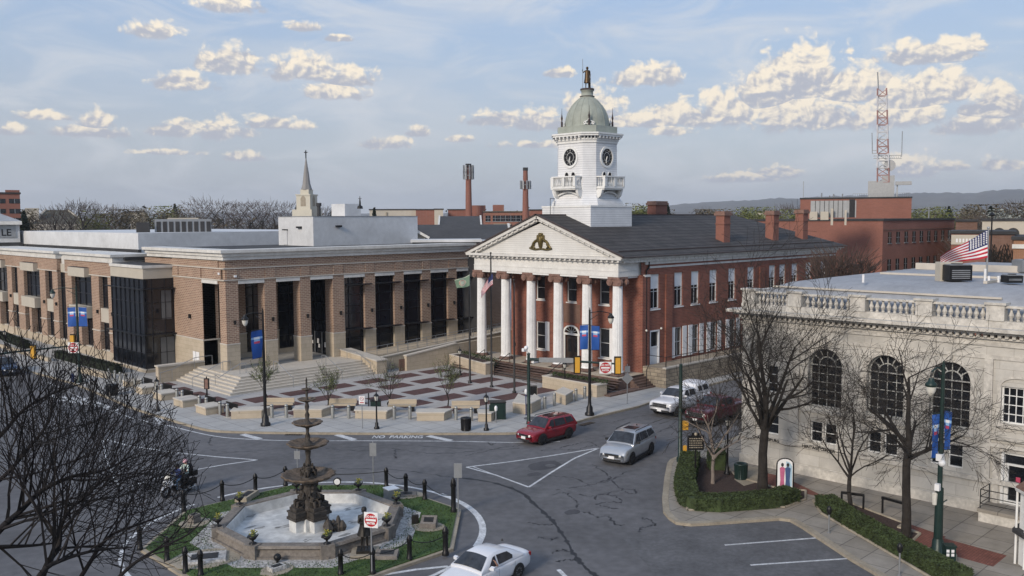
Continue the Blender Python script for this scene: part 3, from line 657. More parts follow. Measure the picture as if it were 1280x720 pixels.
b.cyl((65.2, 46.75, 1.83), (65.2, 46.75, 2.75), .04); b.cyl((65.2, 48.9, 1.73), (65.2, 48.9, 2.75), .03); b.tube([(65.2, 46.75, 2.75), (65.2, 48.9, 2.75)], .03, 6)
b.build('area_railing', 'black_metal', court)
# ---------------- clock tower
TX, TY = 68.65, 58.9; a = 3.15
b = MB(); b.m = 0
b.box(TX-a, TY-a, 13.0, TX+a, TY+a, 16.1); b.m = 1; b.box(TX-a-.05, TY-a-.05, 16.1, TX+a+.05, TY+a+.05, 16.26)
b.m = 0; b.fbox(FX(TX-a), -TY+.2, -TY+.2+.001, 16, 16.1, 0, .01)
def sq(hw, ch, z):  # chamfered square ring
 return [(TX+x, TY+y, z) for (x, y) in ((hw, -ch), (hw, ch), (ch, hw), (-ch, hw), (-hw, ch), (-hw, -ch), (-ch, -hw), (ch, -hw))]
rings = [sq(3.02, 1.95, 16.262), sq(3.02, 1.95, 16.45), sq(2.92, 1.88, 16.7), sq(2.7, 1.74, 17.0), sq(2.57, 1.65, 17.4), sq(2.52, 1.6, 17.9), sq(2.48, 1.57, 22.55)]
V = [p for r in rings for p in r]; b.m = 0
b.add(V, [(j*8+i, j*8+(i+1) % 8, (j+1)*8+(i+1) % 8, (j+1)*8+i) for j in range(len(rings)-1) for i in range(8)])
for (h, c, z0, z1) in ((2.56, 1.62, 22.3, 22.55), (2.64, 1.67, 22.55, 22.72), (2.98, 1.85, 22.93, 23.1), (3.06, 1.9, 23.1, 23.25)):
 b.m = 1; b.prism([(p[0], p[1]) for p in sq(h, c, 0)], z0, z1)
for fx in range(4):
 for k_ in range(7):
  t = -1.5+k_*.5; p = Matrix.Rotation(fx*pi/2, 3, 'Z') @ Vector((2.72, t, 0)); b.rbox((TX+p.x, TY+p.y, 22.72), .5, .14, .21, fx*pi/2)
 for k_ in range(4):
  t = -.5+k_*.33; p = Matrix.Rotation(fx*pi/2+pi/4, 3, 'Z') @ Vector((2.92, t, 0)); b.rbox((TX+p.x, TY+p.y, 22.72), .5, .14, .21, fx*pi/2+pi/4)
tower = b.build('clock_tower', ['clap', 'white_paint'], court)
b = MB(); b.m = 1; b.prism([(p[0], p[1]) for p in sq(2.5, 1.6, 0)], 23.25, 23.95)
prof = [(2.24, 23.95), (2.2, 24.15), (2.16, 24.5), (2.08, 24.9), (1.96, 25.28), (1.78, 25.68), (1.54, 26.05), (1.25, 26.4), (.95, 26.68), (.7, 26.86)]
b.m = 0; b.smooth = True
N = 32
for j in range(len(prof)-1):
 pass
b.lathe((TX, TY, 0), prof, 32); b.smooth = False
for i in range(16):
 t = 2*pi*i/16; b.m = 1; b.tube([(TX+(r+.01)*cos(t), TY+(r+.01)*sin(t), z) for r, z in prof], .028, 5)
b.m = 1; b.lathe((TX, TY, 0), [(.68, 26.8), (.7, 26.95), (.58, 27.0), (.58, 27.5), (.66, 27.55), (.66, 27.66)], 20)
b.build('dome', ['copper_plain', 'copper_plain'], tower)
b = MB(); b.lathe((TX, TY, 0), [(.72, 26.95), (.74, 27.03)], 20); b.lathe((TX, TY, 0), [(.68, 27.6), (.70, 27.75), (.64, 27.78)], 20); b.build('dome_cap', 'roof_rib', tower)
for i in range(4):
 t = pi/4+i*pi/2+0; px_, py_ = TX+2.85*cos(t), TY+2.85*sin(t)
 k = MB(); k.lathe((px_-.35*cos(t), py_-.35*sin(t), 0), [(.1, 23.95), (.1, 24.5), (.05, 24.6), (.11, 24.9), (.06, 25.1), (.03, 25.3), (.012, 25.85)], 8); k.build('finial', 'roof_rib', tower)
for i in range(4):
 t = i*pi/2+pi/4+pi/2*0; R_ = 2.3
 u = Vector((-sin(t), cos(t), 0)); c = Vector((TX+R_*cos(t), TY+R_*sin(t), 24.0)); k = MB()
 for s_ in (-1, 1):
  P = [c+u*(s_*(.12+.22*math.sin(q*1.3)))+Vector((0, 0, .08+.16*q)) for q in (0, .6, 1.2, 1.8, 2.4, 3.0, 3.6)]
  k.tube(P, [.07, .07, .06, .06, .05, .04, .03], 6)
  k.ball(c+u*s_*.38+Vector((0, 0, .12)), .09, 5); k.tube([c+u*s_*.45+Vector((0, 0, .05)), c+u*s_*.5+Vector((0, 0, .3)), c+u*s_*.33+Vector((0, 0, .38))], .045, 6)
 k.cyl(c, c+Vector((0, 0, 1.25)), .04, .01, 6); k.build('scroll_ornament', 'white_paint', tower)
def face(fx):
 R_ = Matrix.Rotation(fx*pi/2, 3, 'Z')
 def P(u, z, d): v = R_ @ Vector((2.5+d, u, 0)); return (TX+v.x, TY+v.y, z)
 return P
for fx in range(4):
 P = face(fx); b = MB(); zc = 20.95
 def ringp(r, d): return [P(r*cos(2*pi*i/28), zc+r*sin(2*pi*i/28)*1.04, d) for i in range(28)]
 b.m = 0; A = ringp(1.0, -.02); B_ = ringp(1.0, .09); C_ = ringp(.80, .09); D_ = ringp(.80, .02)
 for i in range(28):
  j = (i+1) % 28; b.quad(A[i], A[j], B_[j], B_[i]); b.quad(B_[i], B_[j], C_[j], C_[i]); b.quad(C_[i], C_[j], D_[j], D_[i])
 b.m = 1; b.poly(D_)
 b.m = 0
 for i in range(12):
  t = 2*pi*i/12; b.bar(P(.55*cos(t), zc+.55*sin(t)*1.04, .025), P(.73*cos(t), zc+.73*sin(t)*1.04, .025), .05, .01)
 r1, r2 = ringp(.42, .026), ringp(.45, .026)
 for i in range(28): j = (i+1) % 28; b.quad(r1[i], r1[j], r2[j], r2[i])
 ck = b.build('clock_face', ['white_paint', 'black_metal'], tower)
 b = MB(); b.bar(P(0, zc+.08, .05), P(-.12*(1 if fx else 1), zc-.58, .05), .07, .02); b.bar(P(0, zc+.06, .06), P(-.18, zc-.36, .06), .09, .02); b.build('clock_hands', 'white_paint', ck)
 for s_ in (-1, 1):
  b = MB(); u0, u1, z0, z1 = s_*.42-.24, s_*.42+.24, 18.1, 19.2; n = 8
  pts = [P(u0, z0, .03), P(u1, z0, .03)]+[P(s_*.42+.24*cos(pi*i/n), z1+.3*sin(pi*i/n), .03) for i in range(n+1)]
  b.poly(pts); b.m = 1
  for i in range(n):
   q0, q1 = pi*i/n, pi*(i+1)/n; b.bar(P(s_*.42+.27*cos(q0), z1+.33*sin(q0), .04), P(s_*.42+.27*cos(q1), z1+.33*sin(q1), .04), .07, .05)
  b.bar(P(u0-.03, z0, .04), P(u0-.03, z1, .04), .07, .05); b.bar(P(u1+.03, z0, .04), P(u1+.03, z1, .04), .07, .05)
  b.build('arched_opening', ['shadow_gap', 'white_paint'], tower)
 b = MB()
 def fb(u0, u1, z0, z1, d0, d1): b.hexa([P(u0, z0, d0), P(u1, z0, d0), P(u1, z0, d1), P(u0, z0, d1), P(u0, z1, d0), P(u1, z1, d0), P(u1, z1, d1), P(u0, z1, d1)])
 W = 1.52; fb(-W, W, 17.9, 18.1, 0, 1.0); fb(-W+.08, W-.08, 17.78, 17.898, 0, .9)
 for s_ in (-1, 1): # curved corbels
  Q = [(0, 16.95), (.3, 17.0), (.55, 17.2), (.68, 17.5), (.75, 17.78)]
  for i in range(4):
   (d0, z0), (d1, z1) = Q[i], Q[i+1]; u0, u1 = (s_*1.45-.15, s_*1.45+.15)
   b.hexa([P(u0, z0-.0, 0-.05), P(u1, z0, -.05), P(u1, z0, d0), P(u0, z0, d0), P(u0, z1, -.05), P(u1, z1, -.05), P(u1, z1, d1), P(u0, z1, d1)])
 for i in range(6):
  q0 = i/6; b.bar(P(-1.3+2.6*i/6, 17.25+.35*sin(pi*i/6), .2), P(-1.3+2.6*(i+1)/6, 17.25+.35*sin(pi*(i+1)/6), .2), .35, .12)
 for (u, d) in ((-W+.12, .93), (W-.12, .93), (0, .93)): fb(u-.12, u+.12, 18.1, 19.0, d-.12, d+.12)
 fb(-W-.02, W+.02, 18.98, 19.1, .78, 1.08); fb(-W-.02, -W+.26, 18.982, 19.098, 0, .78); fb(W-.26, W+.02, 18.982, 19.098, 0, .78)
 for i in range(12):
  u = -W+.38+i*(2*W-.76)/11
  if abs(u) < .15: continue
  b.lathe(P(u, 18.1, .93), [(.05, 0), (.075, .2), (.04, .45), (.035, .6), (.06, .88)], 6)
 for s_ in (-1, 1):
  for d in (.2, .45, .7): b.lathe(P(s_*(W-.12), 18.1, d), [(.05, 0), (.075, .2), (.04, .45), (.035, .6), (.06, .88)], 6)
 b.build('balcony', 'white_paint', tower)
b = MB(); b.tube([(TX-a-.05, TY-.5+2, 16.26), (TX-a-.05, TY-.5+2, 17.0), (TX-a-.6, TY+1.5, 17.0), (TX-a-.6, TY+1.5, 13.9)], .03, 5); b.build('roof_ladder', 'black_metal', tower)
def colY(px, X, z=7.):
 k = (px-640)/F; c = RGT-k*FWD; return -(c[0]*X+c[2]*(z-CH))/c[1]
def colX(px, Y, z=7.):
 k = (px-640)/F; c = RGT-k*FWD; return -(c[1]*Y+c[2]*(z-CH))/c[0]
# ------------------------------------------------------------------ the modern judicial building
nb = thing('judicial_building', 'long tan brick building with tall dark windows, glass corner and white cornice beside the plaza', 'office building', (45, 85, 0), world=True)
FY1 = 77.5; TER = 1.1
FN = FY(FY1); ZL = 9.1
pil = [(39.4, 40.65), (43.35, 44.6), (47.2, 48.4), (51.0, 52.35), (54.9, 56.2), (58.75, 60.0), (62.5, 63.75), (66.3, 67.6), (70.2, 71.5)]
def pier(mb, x0, x1, y0, y1, zb, zs=3.6, zt=ZL):
 mb.m = 0; mb.box(x0-.04, y0-.04, zb, x1+.04, y1+.04, zs-.12); mb.m = 2; mb.box(x0-.07, y0-.07, zs-.12, x1+.07, y1+.07, zs); mb.m = 1; mb.box(x0, y0, zs, x1, y1, zt)
for i, (x0, x1) in enumerate(pil):
 k = MB(); pier(k, x0, x1, FY1, FY1+(1.25 if i < 3 else 1.4), 0.6); k.build('pier', ['limestone', 'new_brick', 'stone_light'], nb)
b = MB(); b.m = 0
b.box(39.4, FY1, ZL, 76, FY1+1.2, 11.35); b.box(39.3, FY1+1.2, ZL, 40.6, 88.4, 11.35); b.box(39.3, 82, 3.6, 40.6, 88.4, ZL); b.box(70.2, FY1+.6, 2, 76, FY1+1.2, ZL)
b.box(39.302, 88.4, 9.6, 40.6, 95, 11.2)
for (x0, x1) in pil[:-1]: b.box(x0+.1, FY1-.06, 9.56, x1-.1, FY1, 10.5)
b.box(39.2, 82.05, 9.56, 39.3, 83.3, 10.5); b.box(39.2, 87, 9.56, 39.3, 88.3, 10.5); b.box(39.2, 78, 9.56, 39.3, 79.0, 10.5)
b.build('brick_wall', 'new_brick', nb)
b = MB(); b.box(39.25, 81.96, 0, 40.7, 88.4, 3.5); b.m = 1; b.box(39.2, 81.9, 3.5, 40.75, 88.45, 3.62); b.build('stone_base', ['limestone', 'stone_light'], nb)
b = MB()
for z in (9.45, 10.52): b.box(39.2, FY1-.1, z, 76, FY1+.02, z+.11); b.box(39.2, FY1+.02, z, 39.32, 88.4, z+.11)
b.build('string_course', 'stone_light', nb)
for i in range(9):
 b = MB(); b.box(pil[i][1], FY1-.04, ZL, pil[i+1][0], FY1+.3, ZL+.32) if i < 8 else b.box(39.24, 78.8, ZL, 39.6, 82.0, ZL+.32)
 b.build('lintel', 'trim_white', nb)
b = MB(); b.box(39.1, FY1-.25, 11.35, 76, FY1+1.4, 11.95); b.box(39.1, FY1+1.4, 11.35, 40.8, 94, 11.95)
b.box(38.95, FY1-.42, 11.7, 76, FY1+1.4, 11.952); b.box(38.95, FY1+1.4, 11.7, 40.8, 94.1, 11.952)
b.box(38.7, FY1-.68, 12.02, 76, FY1+1.4, 12.3); b.box(38.7, FY1+1.4, 12.02, 40.8, 94.3, 12.3); b.box(38.85, FY1-.55, 11.952, 76, FY1+1.4, 12.02); b.box(38.85, FY1+1.4, 11.952, 40.8, 94.2, 12.02)
b.build('cornice', 'trim_white', nb)
b = MB(); b.box(39.6, FY1+.6, 11.8, 76, 96, 12.12); b.build('flat_roof', 'roof_dark', nb)
IY = 84.4; FI = FY(IY)
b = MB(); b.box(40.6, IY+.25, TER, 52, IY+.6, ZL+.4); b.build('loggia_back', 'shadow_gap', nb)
def glassbay(Fr, u0, u1, z0, z1, us=(), zs=(), d=0., mat_='glass_blue', name='window', fr=.07):
 w = MB()
 for u in list(us)+[u0+fr/2, u1-fr/2]: w.fbox(Fr, u-fr/2, u+fr/2, z0, z1, d-.05, d+.05)
 for z in list(zs)+[z0+fr/2, z1-fr/2]: w.fbox(Fr, u0+fr, u1-fr, z-fr/2, z+fr/2, d-.045, d+.045)
 o = w.build(name, 'mullion', nb); p = MB(); p.quad(Fr(u0, z0, d-.03), Fr(u1, z0, d-.03), Fr(u1, z1, d-.03), Fr(u0, z1, d-.03)); p.build('pane', mat_, o); return o
ZR = [2.9, 3.75, 5.4, 6.2, 7.3, 8.2]
for (u0, u1) in ((40.6, 43.4), (44.9, 46.9), (48.6, 51.4)): glassbay(FI, u0, u1, TER+.45, ZL, ((u0+u1)/2,), ZR)
for (x0, x1) in ((43.4, 44.9), (46.9, 48.6)): k = MB(); pier(k, x0, x1, IY-.25, IY+.3, TER); k.build('pier', ['limestone', 'new_brick', 'stone_light'], nb)
k = MB(); pier(k, 39.35, 40.9, 82.0, 84.2, TER); k.build('pier', ['limestone', 'new_brick', 'stone_light'], nb)
b = MB(); b.box(40.6, IY-.45, TER, 51.4, IY, TER+.45); b.build('stone_bench_ledge', 'stone_smooth', nb)
FE = FX(51.45)
b = MB(); b.box(51.5, 78.8, ZL-.2, 52.4, IY, ZL+.3); b.build('loggia_header', 'trim_white', nb)
glassbay(FE, -IY, -78.9, TER, ZL-.2, (-82.9, -81.6, -80.3), (3.4, 4.6, 6.4), name='entrance_glazing')
b = MB()
for u in (-81.6, -80.25): b.fbox(FE, u-.06, u+.06, TER, 3.4, .04, .12); b.cyl(FE(u+.15, TER+.8, .15), FE(u+.15, TER+1.6, .15), .025)
b.build('entrance_door', 'steel', nb)
b = MB()
for (u, z, w, h) in ((-82.3, 2.2, .5, .35), (-81.1, 2.4, .35, .5), (-80.9, 1.9, .3, .4), (-79.7, 2.1, .4, .55)): b.fbox(FE, u-w/2, u+w/2, z-h/2, z+h/2, .02, .03)
b.build('door_notice', 'sign_white', nb)
for i in range(3, 8):
 u0, u1 = pil[i][1]+.22, pil[i+1][0]; zb = 1.12+max(0, (i-3))*.13
 glassbay(FY(FY1+.35), u0, u1, zb, ZL, (u0+.55, u1-.3), ZR)
 k = MB(); k.fbox(FY(FY1+.3), pil[i][1], pil[i][1]+.22, .7, ZL, -.1, .06); k.fbox(FN, u0-.22, u1, .5, zb, -.5, -.1); k.build('jamb', 'stone_smooth', nb)
 for z in (8.35, 3.72):
  k = MB(); k.fbox(FN, u0+.1, u1+.7, z-.05, z+.05, -.3, .42); k.build('sunshade', 'mullion', nb)
b = MB()
for (x0, x1) in pil[:8]: xm = x0+.75*(x1-x0) if 0 else (x0+x1)/2+.15; b.cyl((xm, FY1-.14, 5.35), (xm, FY1-.14, 5.75), .1, .13, 8); b.box(xm-.08, FY1-.14, 5.5, xm+.08, FY1, 5.62)
b.cyl((39.15, 84.6, 5.5), (39.15, 84.6, 5.9), .12, n=8)
b.build('wall_light', 'black_metal', nb)
b = MB(); b.fbox(FX(39.25), -84.2, -82.9, 1.2, 2.3, 0, .05); b.m = 1; b.fbox(FX(39.25), -83.58, -83.52, 1.15, 2.35, .05, .07); b.build('cornerstone_panel', ['sign_white', 'steel'], nb)
b = MB(); b.box(39.1, 78.1, 10.0, 39.2, 78.35, 10.2); b.box(40.2, FY1-.2, 9.75, 40.45, FY1-.08, 9.95); b.build('security_camera', 'sign_white', nb)
# ---- glass corner
GX, GY0, GY1 = 36.3, 88.3, 96.5
b = MB(); b.box(GX-.1, GY0-.1, -.05, 39.3, GY1, .28); b.m = 1; b.box(GX-.16, GY0-.16, .28, 39.3, GY1, .38); b.build('glass_corner_base', ['limestone', 'stone_light'], nb)
b = MB(); b.box(GX-.05, GY0-.05, 9.3, 42.5, GY1, 10.35); b.m = 1; b.box(GX-.18, GY0-.18, 10.35, 42.6, GY1, 10.62); b.m = 2; b.box(GX+.1, GY0+.1, 10.622, 42, GY1, 10.66); b.build('glass_corner_header', ['cream', 'trim_white', 'roof_dark'], nb)
def gw(Fr, u0, u1, us, z0=.38, z1=9.3):
 return glassbay(Fr, u0, u1, z0, z1, us, (1.9, 3.7, 5.3, 6.9, 8.3), name='glass_wall', fr=.06)
gw(FX(GX), -GY1, -GY0, [-GY1+i*1.17 for i in range(1, 7)]); gw(FY(GY0), GX, 39.3, (37.1, 38.4)); gw(FY(GY0-.001), 39.3, 40.6, (), 9.25, 9.3)
b = MB(); b.box(GX+.4, GY0+.6, .4, 39.1, GY1-.2, 1.3); b.box(GX+1.2, GY0+1, 4.5, 39.1, GY1-.5, 4.9); b.build('floor_slab', 'roof_dark', nb)
k = MB()
for z in (8.3, 3.75): k.box(GX-.5, GY0-.5, z-.04, GX, GY1+.6, z+.04); k.box(GX, GY0-.5, z-.042, 39.9, GY0, z+.038)
k.build('sunshade', 'mullion', nb)
M['grey_screen'] = mat('grey_screen', (.12, .125, .13), .5, .1, 2)
for q in ((37.8, .6, 39.2, 3.4), (38.0, 5.2, 39.0, 8.1)): k = MB(); k.box(q[0], GY0-.03, q[1], q[2], GY0-.025, q[3]); k.build('window_screen', 'grey_screen', nb)
# ---- left wing along the street
LX = 36.6; FL = FX(LX)
def lw(px): return colY(px, LX)
b = MB(); b.m = 0
b.box(LX+.0, 96.5, 9.2, LX+1.2, 111.2, 10.6); b.box(LX, 113.8, 9.2, LX+1.2, 150, 10.6); b.build('wing_brick_band', 'new_brick', nb)
wp = [(96.6, 98.3), (100.8, 103.0), (109.1, 111.2), (113.8, 115.6), (118.1, 120.2), (126.4, 129.0), (131.4, 133.4), (139.5, 142), (144, 146)]
for (y0, y1) in wp:
 k = MB(); k.m = 0; k.box(LX-.02, y0, -.05, LX+1, y1, 1.0); k.m = 2; k.box(LX-.08, y0-.03, 3.05, LX+.5, y1+.03, 3.17); k.m = 1; k.box(LX, y0, 1.0, LX+1, y1, 9.2)
 k.build('pier', ['limestone', 'new_brick', 'stone_light'], nb)
b = MB(); b.box(LX+.15, 96.5, -.05, LX+1, 150, 1.0); b.m = 1; b.box(LX+.1, 96.5, 1.0, LX+1, 150, 1.1); b.build('wing_base', ['limestone', 'stone_light'], nb)
b = MB(); b.box(LX-.08, 96.5, 9.08, LX+.5, 111.2, 9.2); b.box(LX-.08, 113.8, 9.08, LX+.5, 150, 9.2); b.build('string_course', 'stone_light', nb)
b = MB()
for (y0, y1) in ((96.4, 111.3), (113.7, 150)):
 b.box(LX-.15, y0, 10.6, LX+4, y1, 11.15); b.box(LX-.42, y0-.2, 11.22, LX+4, y1+.2, 11.5); b.box(LX-.25, y0-.1, 11.15, LX+4, y1+.1, 11.22)
b.box(LX+.5, 111.3, 10.0, LX+1, 113.7, 10.9); b.build('wing_cornice', 'trim_white', nb)
b = MB(); b.box(LX+.4, 111.2, 9.0, LX+.9, 113.8, 10.0); b.build('cream_panel', 'cream', nb)
b = MB(); b.box(LX+1, 96, 10.9, 60, 150, 11.2); b.build('wing_roof', 'roof_dark', nb)
FL2 = FX(LX+.45)
bays = [(98.3, 100.8, 0), (103.0, 109.1, 1), (111.2, 113.8, 2), (115.6, 118.1, 0), (120.2, 126.4, 1), (129.0, 131.4, 0), (133.4, 139.5, 1), (142, 144, 0)]
for (y0, y1, kd) in bays:
 um = [(-y1+(y1-y0)*t) for t in ((.5,) if kd != 1 else (.2, .5, .8))]
 glassbay(FL2, -y1, -y0, 1.1, 9.05, um, (2.6, 3.9, 6.9, 8.2))
 k = MB()
 if kd == 0: k.box(LX+.1, y0, 4.1, LX+.5, y1, 5.6)
 elif kd == 1:
  ym = (y0+y1)/2; h = (y1-y0)*.42; k.box(LX-.55, ym-h, 4.3, LX+.4, ym+h, 5.55)
  q = MB(); q.box(LX-.55, ym-h, 8.85, LX+.4, ym+h, 9.85); q.m = 1; q.box(LX-.5, ym-h+.1, 9.85, LX, ym+h-.1, 9.9); q.build('bay_hood', ['cream', 'roof_dark'], nb)
  q = MB(); q.box(LX-.3, ym-.45, 1.1, LX+.4, ym+.45, 4.3); q.build('centre_pier', 'new_brick', nb)
 if kd != 2: k.build('spandrel', ['cream', 'roof_dark', 'new_brick'], nb)
b = MB()
for (y0, y1) in wp: b.cyl((LX-.14, y0+.4, 5.0), (LX-.14, y0+.4, 5.4), .1, .13, 8)
b.build('wall_light', 'black_metal', nb)
b = MB(); b.box(42, 103.2, 11.2, 70, 146, 13.62); b.build('roof_screen', 'epdm', nb)
b = MB(); b.box(41.95, 103.15, 11.2, 42.3, 146.1, 11.75); b.build('gravel_stop', 'roof_dark', nb)
b = MB(); b.box(54.6, 86.6, 12.1, 69.3, 94, 15.38); b.box(colX(421, 92), 90, 15.38, colX(462, 88.5), 92.8, 16.9)
b.m = 1; b.box(54.55, 86.55, 15.38, 69.35, 94.05, 15.44); b.build('penthouse', ['epdm', 'steel'], nb)
b = MB(); b.box(54.5, 92.0, 12.2, 54.6, 92.9, 13.9); b.m = 1; b.box(54.46, 91.9, 13.85, 54.6, 93.0, 13.97); b.build('penthouse_door', ['epdm', 'black_metal'], nb)
b = MB(); b.box(54.3, 88.9, 14.1, 54.6, 89.7, 14.3); b.box(57.5, 86.3, 14.2, 58.2, 86.6, 14.4); b.build('penthouse_light', 'black_metal', nb)
def vent(px, y, d):
 p = at(px, y, d); return p
P1 = at(193, 275, 118); P2 = at(264, 275, 118)
ac = thing('rooftop_chiller', 'grey louvred air handling unit on the flat roof left of the white penthouse', 'air handler', (P1.x, P1.y, 13.3), world=True)
dv = (P2-P1); dv.z = 0; L_ = dv.length; dv.normalize(); nv = Vector((-dv.y, dv.x, 0))
b = MB(); an = atan2(dv.y, dv.x)
c = P1+dv*L_/2+nv*1.2; b.rbox((c.x, c.y, 13.3), L_, 2.4, 1.9, an); b.build('casing', 'sign_back', ac)
b = MB()
for i in range(9): q = P1+dv*(L_*(.07+.11*i))-nv*.02; b.rbox((q.x, q.y, 13.55), L_*.075, .06, 1.35, an)
b.build('louvre', 'roof_dark', ac)
b = MB(); q = P1+dv*L_*.5; b.rbox((q.x+nv.x*1.2, q.y+nv.y*1.2, 15.2), L_*.55, 1.6, .15, an); b.m = 1; q = P1-dv*1.3; b.rbox((q.x, q.y, 13.3), 1.5, 1.2, 1.5, an); b.build('top_deck', ['cream', 'roof_dark'], ac)
# ---- terrace, corner steps, cheek walls, ramp
ter = thing('entrance_steps', 'pale stone corner steps with steel handrails rising to the colonnaded entrance', 'steps', (38, 75, 0), world=True)
x0, y0 = 36.45, 71.4; n = 6; tr = .42; rs = TER/n
b = MB()
for i in range(n):
 b.box(x0+i*tr, y0+i*tr, i*rs-.01 if i else -.05, 52.0, 82.0 if i < n-1 else 84.2, (i+1)*rs)
st = b.build('step', 'stone_step' if 'stone_step' in M else 'stone_light', ter)
b = MB()
for i in range(n): b.box(x0+i*tr-.005, y0+i*tr-.005, (i+1)*rs-.035, 51.7, y0+i*tr+.0, (i+1)*rs-.001-.0) ; b.box(x0+i*tr-.005, y0+i*tr, (i+1)*rs-.035, x0+i*tr, 82, (i+1)*rs-.001)
b.build('nosing', 'kerb', ter)
b = MB(); b.box(40.6, 78.8, 1.0, 71, 84.4, TER+.006); b.build('landing', 'concrete', ter)
b = MB(); b.m = 0
b.box(34.8, 82.0, -.05, 39.25, 82.6, 1.45); b.m = 1; b.box(34.72, 81.92, 1.45, 39.3, 82.68, 1.6)
b.build('cheek_wall', ['limestone', 'stone_light'], ter)
b = MB()
b.hexa([(51.7, 71.2, -.05), (52.9, 71.2, -.05), (52.9, 77.4, -.05), (51.7, 77.4, -.05), (51.7, 71.2, 1.25), (52.9, 71.2, 1.25), (52.9, 77.4, 1.75), (51.7, 77.4, 1.75)]); b.m = 1
b.hexa([(51.63, 71.13, 1.25), (52.97, 71.13, 1.25), (52.97, 77.4, 1.75), (51.63, 77.4, 1.75), (51.63, 71.13, 1.36), (52.97, 71.13, 1.36), (52.97, 77.4, 1.86), (51.63, 77.4, 1.86)])
b.build('cheek_wall', ['limestone', 'stone_light'], ter)
def rail(pts, posts, r=.03):
 k = MB(); k.tube(pts, r, 6)
 for p in posts: k.cyl(p, (p[0], p[1], p[2]-.92), r*.8, n=6)
 k.build('handrail', 'steel', ter)
def stz(x, y):
 d = min((x-x0)/tr, (y-y0)/tr); return max(0, min(TER, (int(d)+1)*rs)) if d > 0 else 0
for (ax, ay, bx, by) in ((37.0, 75.2, 40.0, 75.2), (35.9, 77.4, 39.6, 77.4), (42.3, 70.9, 42.3, 74.3), (47.5, 70.9, 47.5, 74.3)):
 P = [(ax, ay, stz(ax, ay)+.92), (ax+(bx-ax)*.12, ay+(by-ay)*.12, .92+.1), (ax+(bx-ax)*.8, ay+(by-ay)*.8, TER+.92), (bx, by, TER+.92)]
 rail(P, [P[0], P[2], P[3]])
rail([(51.2, 71.5, 1.1), (51.2, 74, 2.0), (51.2, 77.2, 2.05)], [(51.2, 71.5, 1.1), (51.2, 73, 1.65), (51.2, 75.5, 2.03)])
P = [(34.9, 81.85, .95), (36.0, 81.8, 1.15), (38.2, 81.8, 2.0), (40.0, 81.8, 2.05)]; rail(P, P)
rp_ = thing('access_ramp', 'tan stone access ramp with galvanised railing under the tall windows', 'ramp', (60, 72, 0), world=True)
b = MB(); b.m = 0
b.hexa([(54.9, 70.6, -.05), (61.5, 70.6, -.05), (61.5, 71.0, -.05), (54.9, 71.0, -.05), (54.9, 70.6, 1.45), (61.5, 70.6, 2.05), (61.5, 71.0, 2.05), (54.9, 71.0, 1.45)])
b.hexa([(61.5, 70.62, -.05), (75, 70.62, -.05), (75, 71.0, -.05), (61.5, 71.0, -.05), (61.5, 70.62, 2.05), (75, 70.62, 2.4), (75, 71.0, 2.4), (61.5, 71.0, 2.05)])
b.hexa([(52.9, 72.6, -.05), (75, 72.6, -.05), (75, 72.9, -.05), (52.9, 72.9, -.05), (52.9, 72.6, 1.25), (75, 72.6, 2.6), (75, 72.9, 2.6), (52.9, 72.9, 1.25)])
b.hexa([(52.9, 74.6, -.05), (75, 74.6, -.05), (75, 77.9, -.05), (52.9, 77.9, -.05), (52.9, 74.6, 1.12), (75, 74.6, 2.2), (75, 77.9, 2.2), (52.9, 77.9, 1.12)])
b.m = 1
b.hexa([(54.84, 70.54, 1.45), (61.5, 70.54, 2.05), (61.5, 71.06, 2.05), (54.84, 71.06, 1.45), (54.84, 70.54, 1.57), (61.5, 70.54, 2.17), (61.5, 71.06, 2.17), (54.84, 71.06, 1.57)])
b.hexa([(52.9, 72.54, 1.25), (75, 72.54, 2.6), (75, 72.96, 2.6), (52.9, 72.96, 1.25), (52.9, 72.54, 1.36), (75, 72.54, 2.71), (75, 72.96, 2.71), (52.9, 72.96, 1.36)])
b.build('ramp_wall', ['limestone', 'stone_light'], rp_)
b = MB(); b.box(54.2, 70.9, 0, 54.9, 70.95, 1.2); b.build('ramp_door', 'dull_brick', rp_)
def rz_(x): return 1.12+(x-52.9)*(2.2-1.12)/22.1
b = MB()
for (y, xa, xb) in ((74.7, 53, 74), (73.4, 56, 74)):
 b.tube([(xa, y, rz_(xa)+.95), (xb, y, rz_(xb)+.95)], .028, 6); b.tube([(xa, y, rz_(xa)+.5), (xb, y, rz_(xb)+.5)], .018, 6)
 x = xa
 while x < xb: b.cyl((x, y, rz_(x)-.2), (x, y, rz_(x)+.95), .025, n=6); x += 1.3
b.build('ramp_railing', 'steel', rp_)
